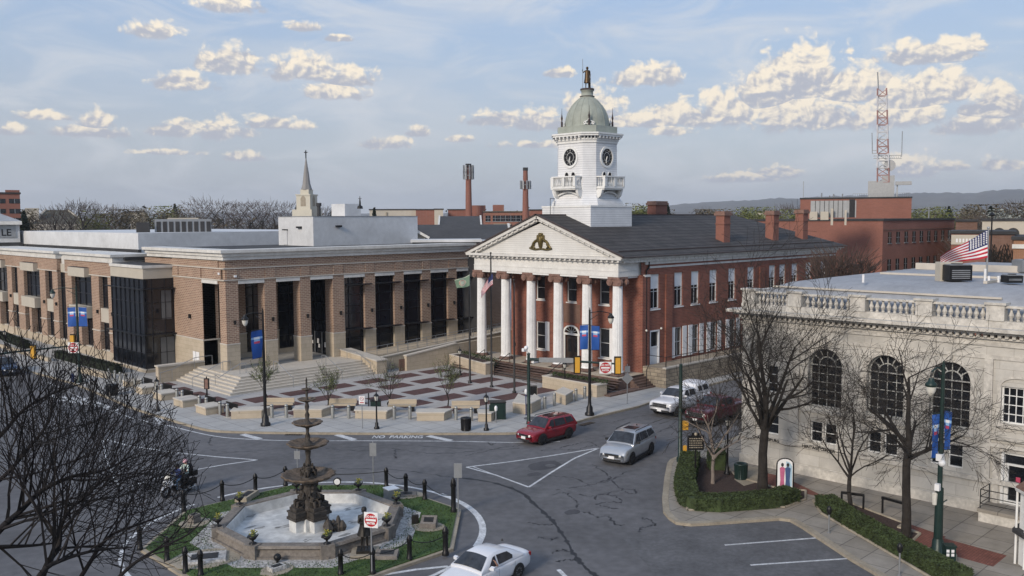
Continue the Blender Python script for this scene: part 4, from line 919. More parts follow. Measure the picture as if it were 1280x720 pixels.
# ------------------------------------------------------------------ marble building on the right
SX = 48.5; FS2 = FX(SX); SY1 = 29.1
hb = thing('marble_bank_building', 'cream marble building with tall arched windows and a roof balustrade on the right', 'stone building', (SX, 22, 0), world=True)
def u_(y): return -y
holes = []; arches = [(-24.75, -22.75), (-21.3, -19.3), (-17.95, -15.95)]
lows = [(-24.6, -23.85), (-23.75, -23.0), (-21.2, -20.45), (-20.3, -19.55), (-17.85, -17.1), (-16.95, -16.2), (-27.5, -26.6)]
for a_, c_ in arches: holes.append((a_, c_, 4.1, 6.55))
for a_, c_ in lows: holes.append((a_, c_, 2.05, 3.28))
holes.append((-27.4, -26.7, 4.6, 6.2))
holes += [(-14.5, -12.9, 4.75, 6.6), (-14.4, -12.9, .68, 3.3)]
b = MB()
segs = []
wall(b, FS2, -SY1, 12, 0.0, 6.55, holes, .45)
def archstrip(a_, c_, zs, zt, n=14):
 cu, r = (a_+c_)/2, (c_-a_)/2
 for i in range(n):
  q0, q1 = pi-pi*i/n, pi-pi*(i+1)/n; u0, u1 = cu+r*cos(q0), cu+r*cos(q1); z0, z1 = zs+r*sin(q0), zs+r*sin(q1)
  b.quad(FS2(u0, z0, 0), FS2(u1, z1, 0), FS2(u1, zt, 0), FS2(u0, zt, 0)); b.quad(FS2(u0, z0, 0), FS2(u1, z1, 0), FS2(u1, z1, -.45), FS2(u0, z0, -.45))
tops = sorted(arches); ZT = 7.75; cur_ = -SY1
for a_, c_ in tops:
 b.quad(FS2(cur_, 6.55, 0), FS2(a_, 6.55, 0), FS2(a_, ZT, 0), FS2(cur_, ZT, 0)); archstrip(a_, c_, 6.55, ZT); cur_ = c_
b.quad(FS2(cur_, 6.55, 0), FS2(-14.5, 6.55, 0), FS2(-14.5, ZT, 0), FS2(cur_, ZT, 0)); b.quad(FS2(-12.9, 6.6, 0), FS2(12, 6.6, 0), FS2(12, ZT, 0), FS2(-12.9, ZT, 0)); b.quad(FS2(-14.5, 6.6, 0), FS2(-12.9, 6.6, 0), FS2(-12.9, ZT, 0), FS2(-14.5, ZT, 0))
b.quad(FS2(-SY1, ZT, 0), FS2(12, ZT, 0), FS2(12, 9.0, 0), FS2(-SY1, 9.0, 0))
b.quad((SX, SY1, 0), (SX+40, SY1, 0), (SX+40, SY1, 9.0), (SX, SY1, 9.0))
b.build('marble_wall', 'marble', hb)
b = MB()
b.fbox(FS2, -SY1-.05, 12, -.02, .55, -.01, .1); b.fbox(FS2, -SY1-.08, 12, 1.62, 1.86, -.01, .14); b.fbox(FS2, -SY1-.05, 12, 7.9, 8.1, -.01, .06); b.fbox(FS2, -SY1-.1, 12, 8.55, 8.75, -.01, .08)
for (a_, c_) in ((-28.9, -28.1), (-25.9, -25.3), (-15.3, -14.9)):
 b.fbox(FS2, a_, c_, 1.87, 7.9, -.01, .12)
for a_, c_ in arches:
 cu, r = (a_+c_)/2, (c_-a_)/2
 for s_ in (-1, 1): e = cu+s_*(r+.11); b.fbox(FS2, e-.1, e+.1, 3.98, 6.55, -.01, .07)
 b.fbox(FS2, cu-r-.25, cu+r+.25, 3.82, 3.98, -.3, .16); b.fbox(FS2, cu-r-.12, cu+r+.12, 3.42, 3.8, -.02, .04)
 for i in range(14):
  q0, q1 = pi*i/14, pi*(i+1)/14
  P = [FS2(cu+R_*cos(q), 6.55+R_*sin(q), d) for d in (-.01, .07) for (R_, q) in ((r+.01, q0), (r+.21, q0), (r+.21, q1), (r+.01, q1))]; b.hexa(P)
 b.fbox(FS2, cu-.12, cu+.12, 6.55+r, 6.55+r+.4, -.01, .14)
 b.fbox(FS2, cu-r-.05, cu-r+.05+.0, 1.9, 3.4, -.01, .05)
for s_ in (-14.6, -12.8): b.fbox(FS2, s_-.1, s_+.1, 4.7, 6.7, -.01, .06)
b.fbox(FS2, -14.7, -12.7, 4.55, 4.73, -.1, .14)
for i in range(12):
 q0, q1 = pi*i/12, pi*(i+1)/12; cu = -13.7
 b.hexa([FS2(cu+R_*cos(q), 6.6+R_*.55*sin(q), d) for d in (-.01, .08) for (R_, q) in ((.82, q0), (1.02, q0), (1.02, q1), (.82, q1))])
for s_ in (-14.62, ): b.fbox(FS2, s_-.14, s_+.14, .66, 3.5, -.01, .09)
b.fbox(FS2, -14.9, -12.0, 3.5, 3.7, -.01, .12); b.fbox(FS2, -14.9, -12.0, 3.9, 4.05, -.01, .16)
b.build('carved_trim', 'marble_plain', hb)
b = MB(); b.box(SX-.18, -14, 8.9, SX+.2, SY1+.18, 9.0); b.box(SX-.42, -14, 9.18, SX+.3, SY1+.42, 9.32); b.box(SX-.75, -14, 9.32, SX+.3, SY1+.75, 9.5); b.box(SX, SY1, 9.18, SX+40, SY1+.6, 9.48)
y = SY1+.1
while y > 5: b.box(SX-.32, y-.16, 9.0, SX, y, 9.18); y -= .33
b.build('cornice', 'marble_plain', hb)
b = MB(); b.box(SX-.2, -14, 9.5, SX+.3, SY1, 9.85); b.box(SX-.15, -14, 10.5, SX+.25, SY1, 10.62); b.box(SX+.3, SY1-.4, 9.5, SX+40, SY1, 10.6)
peds = [28.6, 25.6, 21.85, 18.3, 14.85, 11.4]
for i, y in enumerate(peds): b.box(SX-.26, y-.42, 9.851, SX+.32, y+.42, 10.64); b.box(SX-.34, y-.5, 10.64, SX+.4, y+.5, 10.76)
b.build('balustrade_rail', 'marble_plain', hb)
b = MB()
for i in range(len(peds)-1):
 ya, yb = peds[i]-.5, peds[i+1]+.5; n = 8
 for k in range(n):
  y = ya+(yb-ya)*(k+.5)/n; b.lathe((SX+.05, y, 9.85), [(.08, 0), (.09, .06), (.05, .1), (.13, .28), (.06, .48), (.05, .55), (.09, .65)], 7)
b.build('baluster', 'marble_plain', hb)
def arch_window(a_, c_, zs=6.55, zb=4.1):
 cu, r = (a_+c_)/2, (c_-a_)/2; d = -.28; w = MB(); t = .032
 w.fbox(FS2, a_, a_+.08, zb, zs, d-.04, d+.04); w.fbox(FS2, c_-.08, c_, zb, zs, d-.04, d+.04); w.fbox(FS2, a_, c_, zb, zb+.1, d-.04, d+.05)
 for i in range(1, 4): u = a_+(c_-a_)*i/4; w.fbox(FS2, u-t/2, u+t/2, zb, zs+(.42 if i != 2 else .45), d-.03, d+.03)
 for i in range(1, 6): z = zb+(zs-zb)*i/5; w.fbox(FS2, a_+.08, c_-.08, z-t/2, z+t/2, d-.032, d+.028)
 for (R_, wd) in ((r-.04, .08), (r*.5, .05)):
  for i in range(14): q0, q1 = pi*i/14, pi*(i+1)/14; w.bar(FS2(cu+R_*cos(q0), zs+R_*sin(q0), d), FS2(cu+R_*cos(q1), zs+R_*sin(q1), d), wd, .06)
 for q in (35, 62, 90, 118, 145): q = radians(q); w.bar(FS2(cu+r*.5*cos(q), zs+r*.5*sin(q), d), FS2(cu+r*cos(q), zs+r*sin(q), d), .045, .05)
 o = w.build('window', 'window_grey', hb); p = MB(); p.quad(FS2(a_, zb, d-.05), FS2(c_, zb, d-.05), FS2(c_, zs, d-.05), FS2(a_, zs, d-.05)); p.poly([FS2(cu+r*cos(pi*i/14), zs+r*sin(pi*i/14), d-.05) for i in range(15)]); p.build('pane', 'glass', o)
for a_, c_ in arches: arch_window(a_, c_)
for a_, c_ in lows: window(hb, FS2, a_, c_, 2.05, 3.28, rows=2, cols=1, fw=.07)
window(hb, FS2, -27.4, -26.7, 4.6, 6.2, rows=3, cols=1, fw=.05)
window(hb, FS2, -14.5, -12.9, 4.75, 6.6, rows=4, cols=5, fw=.08)
b = MB(); F_ = FS2
b.fbox(F_, -14.4, -14.28, .68, 3.3, -.3, .0); b.fbox(F_, -14.28, -12.9, 3.18, 3.3, -.3, -.1); b.fbox(F_, -14.28, -12.9, 2.62, 2.72, -.28, -.16)
for (z0, z1) in ((.68, .86), (1.62, 1.8)): b.fbox(F_, -14.28, -12.9, z0, z1, -.27, -.17)
b.fbox(F_, -14.28, -14.1, .68, 2.62, -.272, -.172); b.m = 1; b.fbox(F_, -14.28, -12.9, .86, 3.18, -.32, -.28); b.m = 2; b.fbox(F_, -13.75, -13.55, 1.85, 2.1, -.16, -.15)
b.build('side_door', ['white_paint', 'glass', 'banner_red'], hb)
b = MB(); b.box(SX-1.5, 12.2, -.02, SX, 14.9, .5); b.m = 1; b.box(SX-1.58, 12.1, .5, SX, 14.95, .66); b.m = 0; b.box(SX-1.5, 11.0, -.02, SX-.1, 12.1, .33)
b.build('door_step', ['marble_plain', 'concrete2'], hb)
b = MB()
pts = [(SX-.15, 14.85), (SX-1.45, 14.85), (SX-1.45, 13.2), (SX-1.45, 12.1)]
for i, p in enumerate(pts): b.cyl((p[0], p[1], .6), (p[0], p[1], 1.6), .025, n=6)
for z in (1.6, 1.25, .9): b.tube([(p[0], p[1], z) for p in pts], .022, 6)
b.build('door_railing', 'black_metal', hb)
for (s, px, py) in (('CHAMBERSBURG', 0, 0),): pass
text_mesh('wall_lettering', 'CHAMBERSBURG', .235, 'black_metal', (SX-.145, 27.35, 1.74), (0, -1, 0), (0, 0, 1), hb, ext=.012, bold=.008)
text_mesh('wall_lettering', 'HERITAGE CENTER', .235, 'black_metal', (SX-.145, 24.0, 1.74), (0, -1, 0), (0, 0, 1), hb, ext=.012, bold=.008)
b = MB()
prof = [(.6, 9.6), (.7, 10.2), (1.2, 10.75), (2.0, 11.1), (3.2, 11.3), (4.2, 11.35)]
Y0r, Y1r = 14.5, SY1-3.5
def rr_(d, z): return [(SX+d, Y0r+d-2.5, z), (SX+d, Y1r+3.5-d, z), (SX+34-d, Y1r+3.5-d, z), (SX+34-d, Y0r+d-2.5, z)]
V = [p for d, z in prof for p in rr_(d, z)]; n = len(prof)
b.smooth = True; b.add(V, [(j*4+i, j*4+(i+1) % 4, (j+1)*4+(i+1) % 4, (j+1)*4+i) for j in range(n-1) for i in range(4)]); b.smooth = False
b.poly(rr_(4.2, 11.35)); b.m = 1
b.bar((SX+1.25, Y0r+.5, 10.86), (SX+1.25, Y1r+2.2, 10.86), .14, .1)
b.m = 0; b.box(SX+1, -14, 9.7, SX+34, Y0r-1.8, 10.2); b.box(SX+.4, 5, 9.6, SX+36, SY1-.5, 9.8)
b.m = 1; b.box(SX+4.3, Y0r+2.2, 11.36, SX+16, Y0r+2.4, 11.5); b.box(SX+9, Y0r+2.4, 11.36, SX+9.25, Y1r-1, 11.48); b.box(SX+16, 12, 11.36, SX+16.3, Y1r-.5, 11.8)
b.build('membrane_roof', ['roof_grey', 'stone_light'], hb)
def onroof(px, py, z): return G(px, py, z)
for nm, lab, px0, px1, yb, yt, ct in (('air_conditioner', 'tan and black air conditioner below the large flag on the marble roof', 1183, 1208, 352, 331, 1), ('air_conditioner', 'low brown air conditioner on the marble roof by the right edge', 1256, 1273, 355, 344, 0), ('air_conditioner', 'tall grey air conditioner cut by the right edge of the picture', 1273, 1300, 341, 325, 2)):
 p = G((px0+px1)/2, yb, 11.35); D = hypot(p.x, p.y); w = (px1-px0)/F*D; h = at(px0, yt, D).z-11.35
 t = thing(nm, lab, 'air conditioner', (p.x, p.y, 11.35), radians(-45), 'rooftop air conditioners')
 k = MB(); k.rbox((0, 0, .08), w, w*.8, h-.08); k.build('casing', 'black_metal' if ct != 2 else 'sign_back', t)
 k = MB(); k.rbox((0, 0, h), w*.9, w*.7, .05); k.m = 1; k.cyl((0, 0, h+.05), (0, 0, h+.09), w*.25, n=12); k.build('fan_top', ['sign_back', 'black_metal'], t)
 k = MB()
 for i in range(5): k.rbox((0, -w*.4-.01, .2+i*(h-.4)/5), w*.8, .03, .05)
 k.build('grille', 'sign_back', t)
 if ct == 1:
  q = MB(); q.rbox((-w*.1, w*.55, 0), w*1.0, w*.5, h*1.15); q.build('duct_housing', 'cream', t)
for (px, yb, yt) in ((1079, 352, 343), (1231, 352, 336), (1236, 354, 345), (1248, 353, 345)):
 p = G(px, yb, 11.35); D = hypot(p.x, p.y); k = MB(); k.cyl((p.x, p.y, 11.3), (p.x, p.y, at(px, yt, D).z), .07, n=8); k.build('vent_pipe', 'sign_white', hb)
# ------------------------------------------------------------------ town behind
def bgframe(pxL, pxR, D, tilt=0.):
 """box front between two photo columns at distance D; returns centre-front, right vector, back vector, width"""
 a = at(pxL, 272, D); c = at(pxR, 272, D); a.z = c.z = 0; r = (c-a); w = r.length; r.normalize(); bk = Vector((-r.y, r.x, 0))
 if tilt:
  q = Matrix.Rotation(tilt, 3, 'Z'); r = q @ r; bk = q @ bk
 return a, r, bk, w
def bgbox(mb, a, r, bk, w, d, z0, z1, u0=0., v0=0.):
 P = [a+r*(u0+i*w)+bk*(v0+j*d) for (i, j) in ((0, 0), (1, 0), (1, 1), (0, 1))]
 mb.hexa([(p.x, p.y, z) for z in (z0, z1) for p in P])
def bgfacade(a, r, bk):
 return lambda u, z, d: (a.x+r.x*u-bk.x*d, a.y+r.y*u-bk.y*d, z)
def zpx(y, D, x=640): return at(x, y, D).z
def bld(name, label, cat, a): return thing(name, label, cat, (a.x, a.y, 0), world=True)
def simple_windows(t, Fr, us, w, zs, h, m='glass', cap=None):
 for z in zs:
  for u in us:
   k = MB(); k.fbox(Fr, u-w/2, u+w/2, z, z+h, -.02, .03); k.m = 1
   k.fbox(Fr, u-.04, u+.04, z, z+h, .03, .05); k.fbox(Fr, u-w/2, u+w/2, z+h*.48, z+h*.52, .03, .05); k.fbox(Fr, u-w/2-.1, u+w/2+.1, z-.12, z, -.02, .1); k.build('window', [m, 'sign_back'], t)
# --- brick office with the lattice mast
D = 138
A = at(1104, 272, D); A.z = 0; BD = 21
t = bld('brick_office', 'plain red brick office block with small upper windows and a lattice mast behind the courthouse', 'office building', A)
ztop = zpx(276, D, 1104)
X1 = colX(1192, A.y, 10); b = MB(); b.box(A.x, A.y, 0, X1, A.y+BD, ztop); b.m = 1; b.box(A.x-.15, A.y-.15, ztop, X1+.15, A.y+BD, ztop+.3); b.build('wall', ['far_brick', 'roof_dark'], t)
Fr = FY(A.y)
us = [colX(px, A.y, 12) for px in (1112, 1122.3, 1132.5, 1142.3, 1151.5, 1160.8, 1169.5, 1178.2, 1186.4)]
def hy(px, y, Yp):
 d = ray(px, y); return CH+d.z*Yp/d.y
z1, z0 = hy(1112, 290, A.y), hy(1112, 304, A.y); z3, z2 = hy(1112, 325, A.y), hy(1112, 338, A.y)
simple_windows(t, Fr, us, 1.15, (z0, z2), z1-z0)
k = MB(); k.box(A.x, A.y-.06, z1+.25, X1, A.y, z1+.35); k.build('string_course', 'dull_brick', t)
xa = A.x+3; pc = at(1139, 272, 150); zt2 = zpx(248, 150, 1139)
xr = colX(1139, A.y+6, 16); xl_y = A.y+6+45
zt2 = zpx(248, 168, 1100); a_, r_2, bk_2, w_2 = bgframe(1000, 1139, 168); b = MB(); bgbox(b, a_, r_2, bk_2, w_2, 14, ztop-3, zt2); b.m = 1; bgbox(b, a_, r_2, bk_2, w_2+.2, 14, zt2, zt2+.25, -.1, -.1)
pth = b.build('rooftop_block', ['far_brick', 'roof_dark'], t)
g0 = at(1013, 262, 128); g1 = at(1070, 262, 128)
gt = thing('rooftop_generator', 'long grey boxed rooftop unit on the brick office, right of the last courthouse chimney', 'generator', (g0.x, g0.y, ztop), world=True)
a, r, bk, w = bgframe(1013, 1070, 128); b = MB(); za, zb = zpx(274, 128), zpx(254, 128)
bgbox(b, a, r, bk, w, 3, za, zb); b.m = 1; bgbox(b, a, r, bk, w*.12, 3.2, za, zb+.15, w*.85, -.1)
for i in range(7): bgbox(b, a, r, bk, .06, .05, za, zb, w*.1+i*w*.1, -.05)
b.build('casing', ['sign_back', 'mullion'], gt)
b = MB(); bgbox(b, a, r, bk, 1.0, 1.2, za-.3, za+.8, -.1, -1.3); bgbox(b, a, r, bk, 1.0, 1.2, za-.3, za+.8, 1.3, -1.3); bgbox(b, a, r, bk, .3, .3, za-1, za+1.2, w*.45, -1); bgbox(b, a, r, bk, .25, .3, za-1, za+1, w*.75, -1)
b.build('condenser', 'cream', gt)
# --- lattice mast
mt = thing('lattice_mast', 'tall red and white lattice radio mast with side antennas on the brick office roof', 'radio mast', (0, 0, 0), world=True)
D2 = 172
m0 = at(1096.5, 225, D2); m1 = at(1112, 225, D2); mc = (m0+m1)/2; w0 = (m1-m0).length/2; R_ = (m1-m0).normalized(); B_ = Vector((-R_.y, R_.x, 0))
tt = at(1102.5, 111, D2); zb, zt = zpx(247, D2, 1101), tt.z; w1 = w0*.75
mt.location = (mc.x, mc.y, zb); topc = tt
legs = []
def mp(i, t_): # corner i, fraction t
 c = Vector((mc.x, mc.y, zpx(228, D2, 1101))).lerp(Vector((topc.x, topc.y, zt)), t_); hw = w0+(w1-w0)*t_
 s_ = ((-1, -1), (1, -1), (1, 1), (-1, 1))[i]; return c+R_*(s_[0]*hw*.95)+B_*(s_[1]*hw*.95)
n = 13
M['mast_red'] = mat('mast_red', (.30, .17, .155), .5, .2, 1); M['mast_white'] = mat('mast_white', (.5, .5, .52), .5, .2, 1)
b = MB()
for j in range(n):
 b.m = (j//2) % 2
 for i in range(4):
  b.bar(mp(i, j/n), mp(i, (j+1)/n), .2); k2 = (i+1) % 4
  b.bar(mp(i, j/n), mp(k2, j/n), .11); b.bar(mp(i if j % 2 else k2, j/n), mp(k2 if j % 2 else i, (j+1)/n), .11)
b.build('lattice', ['mast_red', 'mast_white'], mt)
def mpt(px, py): return at(px, py, D2)
for q in ((1098, 111, 1097, 90, .16), (1090.5, 192, 1090, 166, .1), (1127, 196, 1128, 164, .1)): b = MB(); b.bar(mpt(q[0], q[1]), mpt(q[2], q[3]), q[4]); b.build('antenna', 'sign_back', mt)
b = MB(); b.bar(mpt(1090, 188), mpt(1098, 188), .1); b.bar(mpt(1090, 192), mpt(1108, 192), .1)
b.bar(mpt(1092, 195), mpt(1127, 194), .12); b.bar(mpt(1092, 198), mpt(1127, 198), .12)
for i in range(8): b.bar(mpt(1106+i*2.7, 194), mpt(1107.5+i*2.7, 198), .07)
b.build('antenna_boom', 'sign_back', mt)
b = MB(); q = mpt(1112, 207); b.lathe((0, 0, 0), [(.01, 0)], 3) if False else None
dn = Vector((-q.x, -q.y, 0)).normalized(); b.cyl(q, q+dn*.5, .95, 1.0, 16); b.cyl(q, mpt(1106, 206), .08); b.build('dish', 'sign_back', mt)
b = MB()
a, r, bk, w = bgframe(1084, 1118, D2-1); za = zpx(247, D2, 1101); bgbox(b, a, r, bk, w*.55, 2.5, za, zpx(232, D2), 0, 0); bgbox(b, a, r, bk, w*.47, 2.5, za, zpx(226, D2), w*.5, .02); bgbox(b, a, r, bk, .2, .2, za, zpx(234, D2), w*1.05, .5); bgbox(b, a, r, bk, 2.6, 1.0, zpx(237, D2), zpx(233, D2), w*1.0, 0)
b.build('equipment_cabinet', 'sign_back', mt)
b = MB()
for i, px in enumerate((1027, 1037, 1042, 1053, 1062)): p = at(px, 248, 169); b.cyl((p.x, p.y, zt2), (p.x, p.y, zt2+(1.1, .6, .9, .9, .3)[i]), .12, n=6)
p = at(1004, 248, 169); b.cyl((p.x, p.y, zt2), (p.x, p.y, zt2+3.2), .05, n=5)
for i in range(26): p = at(1066+i*2.8, 248, 169); b.cyl((p.x, p.y, zt2), (p.x, p.y, zt2+.9), .03, n=4)
p, q = at(1066, 248, 169), at(1138, 248, 169); b.bar((p.x, p.y, zt2+.9), (q.x, q.y, zt2+.9), .05)
b.build('roof_railing', 'sign_back', t)
# --- other roofs on the right
def block(name, label, pxL, pxR, yT, D, depth=12, m='far_brick', tilt=0, roofm='roof_dark', zb=0, cat='building', z1=None):
 a, r, bk, w = bgframe(pxL, pxR, D, tilt); t = bld(name, label, cat, a); b = MB(); zt = z1 or zpx(yT, D, (pxL+pxR)/2)
 bgbox(b, a, r, bk, w, depth, zb, zt); b.build('wall', m, t); k = MB(); bgbox(k, a, r, bk, w+.4, depth+.4, zt, zt+.3, -.2, -.2); k.build('roof', roofm, t)
 return t, bgfacade(a, r, bk), w, zt
t, Fr, w, zt = block('shop_block', 'orange brick shop with a pale lettered fascia half hidden behind the large flag', 1190, 1236, 292, 120)
k = MB(); k.fbox(Fr, 0, w*.95, zt-1.3, zt-.15, 0, .1); k.build('fascia', 'cream', t)
k = MB()
for i in range(7): k.fbox(Fr, .5+i*.35, .7+i*.35, zt-1.05, zt-.6, .1, .12)
k.build('fascia_marks', 'flag_white', t)
t, Fr, w, zt = block('dark_roof_house', 'low dark gabled house behind the large flag and the orange shop', 1195, 1222, 277, 150, m='dull_brick')
t, Fr, w, zt = block('vine_covered_house', 'brown house wall covered in bare vines at the right edge', 1233, 1269, 293, 100, m='dull_brick')
rr = random.Random(11); k = MB()
for i in range(90):
 u = rr.uniform(.3, w-.3); z = 3; pts = []
 while z < zt-.2 and len(pts) < 14:
  pts.append(Fr(u, z, .08+rr.uniform(0, .1))); u += rr.uniform(-.35, .35); u = min(max(u, .1), w-.1); z += rr.uniform(.4, .9)
 k.tube(pts, .035, 3)
k.build('vine', 'bark', t)
t, Fr, w, zt = block('cream_house', 'cream building with round attic windows and dark roof at the right edge', 1228, 1300, 276, 140, m='cream')
for px in (1250, 1267.5):
 u = (px-1228)/72*w; k = MB(); k.cyl(Fr(u, zt-1.7, 0), Fr(u, zt-1.7, .15), .75, .75, 16); k.build('round_window', 'roof_dark', t)
k = MB(); k.fbox(Fr, 4.5, w, zt-3.3, zt-2.9, -.02, .3); k.build('ledge', 'trim_white', t)
t, Fr, w, zt = block('orange_brick_house', 'orange brick house corner with arched dark window at the right edge', 1268, 1330, 300, 96, m=brickmat('orange_brick', (.32, .16, .09), (.28, .13, .07), (.3, .22, .16), .25, .1, .01))
k = MB(); k.fbox(Fr, .8, 1.7, 7.5, 10.6, 0, .05); k.build('window', 'glass', t); k = MB(); k.fbox(Fr, -.1, w, zt-.8, zt-.4, 0, .15); k.build('ledge', 'trim_white', t)
p = at(1239, 300, 92); pl = thing('distant_lamp_post', 'thin dark lamp post standing behind the large flag', 'lamp post', (p.x, p.y, 0), world=True)
k = MB(); k.cyl((p.x, p.y, 0), (p.x, p.y, zpx(272, 92)), .07, n=8); k.lathe((p.x, p.y, zpx(273, 92)), [(.2, 0), (.3, .1), (.05, .35)], 8); k.build('post', 'black_metal', pl)
# --- left of the picture
t, Fr, w, zt = block('brick_apartment_block', 'tall red brick apartment block at the left edge of the picture', -60, 26, 242, 210, depth=18)
k = MB(); a_, r_2, bk_2, w_2 = bgframe(8, 26, 212); bgbox(k, a_, r_2, bk_2, w_2, 8, zt, zpx(239, 210)); k.build('stair_head', 'far_brick', t)
for i, px in enumerate((-45, -28, -10, 0, 19)):
 for y in (249, 260, 270): u = (px+60)/86*w; k = MB(); k.fbox(Fr, u-1.0, u+1.0, zpx(y+5, 210), zpx(y, 210), -.05, .05); k.m = 1; k.fbox(Fr, u-.05, u+.05, zpx(y+5, 210), zpx(y, 210), .05, .08); k.build('window', ['glass', 'sign_back'], t)
t, Fr, w, zt = block('white_sign_building', 'small white building with grey roof and black capital letters at the left edge', -50, 24, 281, 150, m='epdm')
k = MB(); a_, r_2, bk_2, w_2 = bgframe(-52, 27, 149.5); bgbox(k, a_, r_2, bk_2, w_2, 13, zt, zt+.5, 0, -.4)
P0 = [a_+r_2*0, a_+r_2*w_2, a_+r_2*w_2+bk_2*13, a_+bk_2*13]; c_ = sum(P0, Vector())/4
k.m = 1; k.add([(p.x, p.y, zt+.5) for p in P0]+[(c_.x, c_.y, zt+2.2)], [(0, 1, 4), (1, 2, 4), (2, 3, 4), (3, 0, 4)]); k.build('roof_edge', ['trim_white', 'roof_grey'], t)
k = MB(); k.fbox(Fr, w*.1, w*.93, zpx(297, 150, 12), zt-.1, .0, .12); k.build('sign_board', 'sign_back', t)
pc_ = Vector(Fr(w*(6.5+50)/74, zpx(291, 150, 6), .14)); rg = Vector(Fr(1, 0, 0))-Vector(Fr(0, 0, 0)); text_mesh('sign_letters', 'LE', 1.35, 'black_metal', pc_, rg, (0, 0, 1), t, bold=.02)
k = MB(); a_, r_2, bk_2, w_2 = bgframe(-60, 27, 148); bgbox(k, a_, r_2, bk_2, w_2, .3, zpx(303.5, 148, 10)-1.5, zpx(303, 148, 10)); k.build('parapet', 'roof_dark', t)
a, r, bk, w = bgframe(42, 105, 330); t = bld('grey_roofed_hall', 'broad hall with steep olive grey roof and cream gable ends among bare trees', 'hall', a)
ze, zr_ = zpx(280, 330, 70), zpx(262, 330, 70); b = MB(); bgbox(b, a, r, bk, w, 22, 0, ze); b.build('wall', 'cream', t)
b = MB(); e0, e1 = a-r*.5, a+r*(w+.5); f0, f1 = e0+bk*11+r*4, e1+bk*11-r*5; h0, h1 = e0+bk*22, e1+bk*22
q = [(p.x, p.y, z) for p, z in ((e0, ze), (e1, ze), (f1, zr_), (f0, zr_), (h0, ze), (h1, ze))]; b.add(q, [(0, 1, 2, 3), (5, 4, 3, 2), (0, 3, 4), (1, 5, 2)]); M['olive_roof'] = mat('olive_roof', (.10, .10, .08), .9, .15, .1); b.build('roof', 'olive_roof', t)
b = MB(); b.bar(q[1], q[2], .6); b.bar(q[0], q[3], .6); bgbox(b, a, r, bk, 4, 3, 0, zpx(259, 330), -2.5, 3); b.build('gable_trim', 'cream', t)
D = 240; p = at(384, 270, D); t = thing('church_steeple', 'cream church tower with slender grey spire and cross left of the penthouse', 'church', (p.x, p.y, 0), world=True)
def Z(y): return zpx(y, D, 384)
s = 1/F*D; b = MB()
def sqb(k, hw, z0, z1, hw1=None, ang=radians(30)):
 hw1 = hw if hw1 is None else hw1; k.hexa([(p.x+R_*cos(ang+pi/4+i*pi/2), p.y+R_*sin(ang+pi/4+i*pi/2), z) for z, R_ in ((z0, hw*1.414), (z1, hw1*1.414)) for i in range(4)])
M['steeple'] = mat('steeple_cream', (.50, .47, .39), .6, .06, .5)
sqb(b, 13*s, 0, Z(262)); sqb(b, 9.2*s, Z(262), Z(244)); sqb(b, 10*s, Z(244.5), Z(243)); sqb(b, 5.6*s, Z(243), Z(237)); b.build('belfry', 'steeple', t)
b = MB(); b.lathe((p.x, p.y, 0), [(7*s, Z(237)), (6.2*s, Z(235)), (4.8*s, Z(230)), (3.0*s, Z(215)), (.4*s, Z(197))], 8); b.build('spire', mat('spire_grey', (.23, .22, .21), .5, .15, .5), t)
b = MB(); b.cyl((p.x, p.y, Z(198)), (p.x, p.y, Z(188)), .15, n=6); dr = RGT*1.0; b.bar(Vector((p.x, p.y, Z(190.5)))-RGT*.45, Vector((p.x, p.y, Z(190.5)))+RGT*.45, .2); b.build('cross', 'black_metal', t)
for i in range(4):
 an = radians(30)+i*pi/2; q = Vector((p.x+9.3*s*cos(an), p.y+9.3*s*sin(an), Z(258))); u = Vector((-sin(an), cos(an), 0)); k = MB()
 k.poly([q+u*(-.75), q+u*.75, q+u*.75+Vector((0, 0, 1.9)), q+u*.4+Vector((0, 0, 2.5)), q+Vector((0, 0, 2.7)), q-u*.4+Vector((0, 0, 2.5)), q-u*.75+Vector((0, 0, 1.9))]); k.build('louvre', 'kerb', t)
b = MB(); q = at(398.5, 262, D-4)
b.cyl((q.x, q.y, 10), (q.x, q.y, Z(254)), .5, n=8); b.cyl((q.x, q.y, Z(258)), (q.x, q.y, Z(254)), .7, n=8); b.build('chimney', 'roof_dark', t)
b = MB(); q = at(450, 258, 108); b.lathe((q.x, q.y, 16.3), [(.35, 0), (.3, .3), (.12, .4), (.1, .8), (.02, 1.5)], 8); b.bar(Vector((q.x, q.y, 17.5))-RGT*.2, Vector((q.x, q.y, 17.5))+RGT*.2, .05)
o = b.build('roof_finial', 'black_metal', None); o.name = 'cupola_finial'; tag(o, 'small dark finial with a cross above the white penthouse', 'finial')
t, Fr, w, zt = block('cream_warehouse', 'long cream warehouse behind the white penthouse, dark door openings', 462, 520, 262.5, 260, m='cream', depth=25)
k = MB(); k.fbox(Fr, 0, w, zt-2.2, zt-1.8, 0, .3); k.fbox(Fr, w*.35, w*.38, zt-4, zt-.6, 0, .3); k.build('canopy', 'kerb', t)
t, Fr, w, zt = block('red_warehouse', 'red brick warehouse end wall right of the cream warehouse', 520, 543, 262.5, 258, depth=25)
t, Fr, w, zt = block('pale_silo_block', 'narrow pale concrete block between two red warehouses', 543, 554, 262, 256, m='cream', depth=10)
t, Fr, w, zt = block('brick_mill', 'low red brick mill behind the left smokestack', 560, 607, 262.5, 262, depth=20)
k = MB(); a_, r_2, bk_2, w_2 = bgframe(590, 607, 255); bgbox(k, a_, r_2, bk_2, w_2, 10, 6, zpx(256.5, 255)); k.build('stair_block', 'far_brick', t)
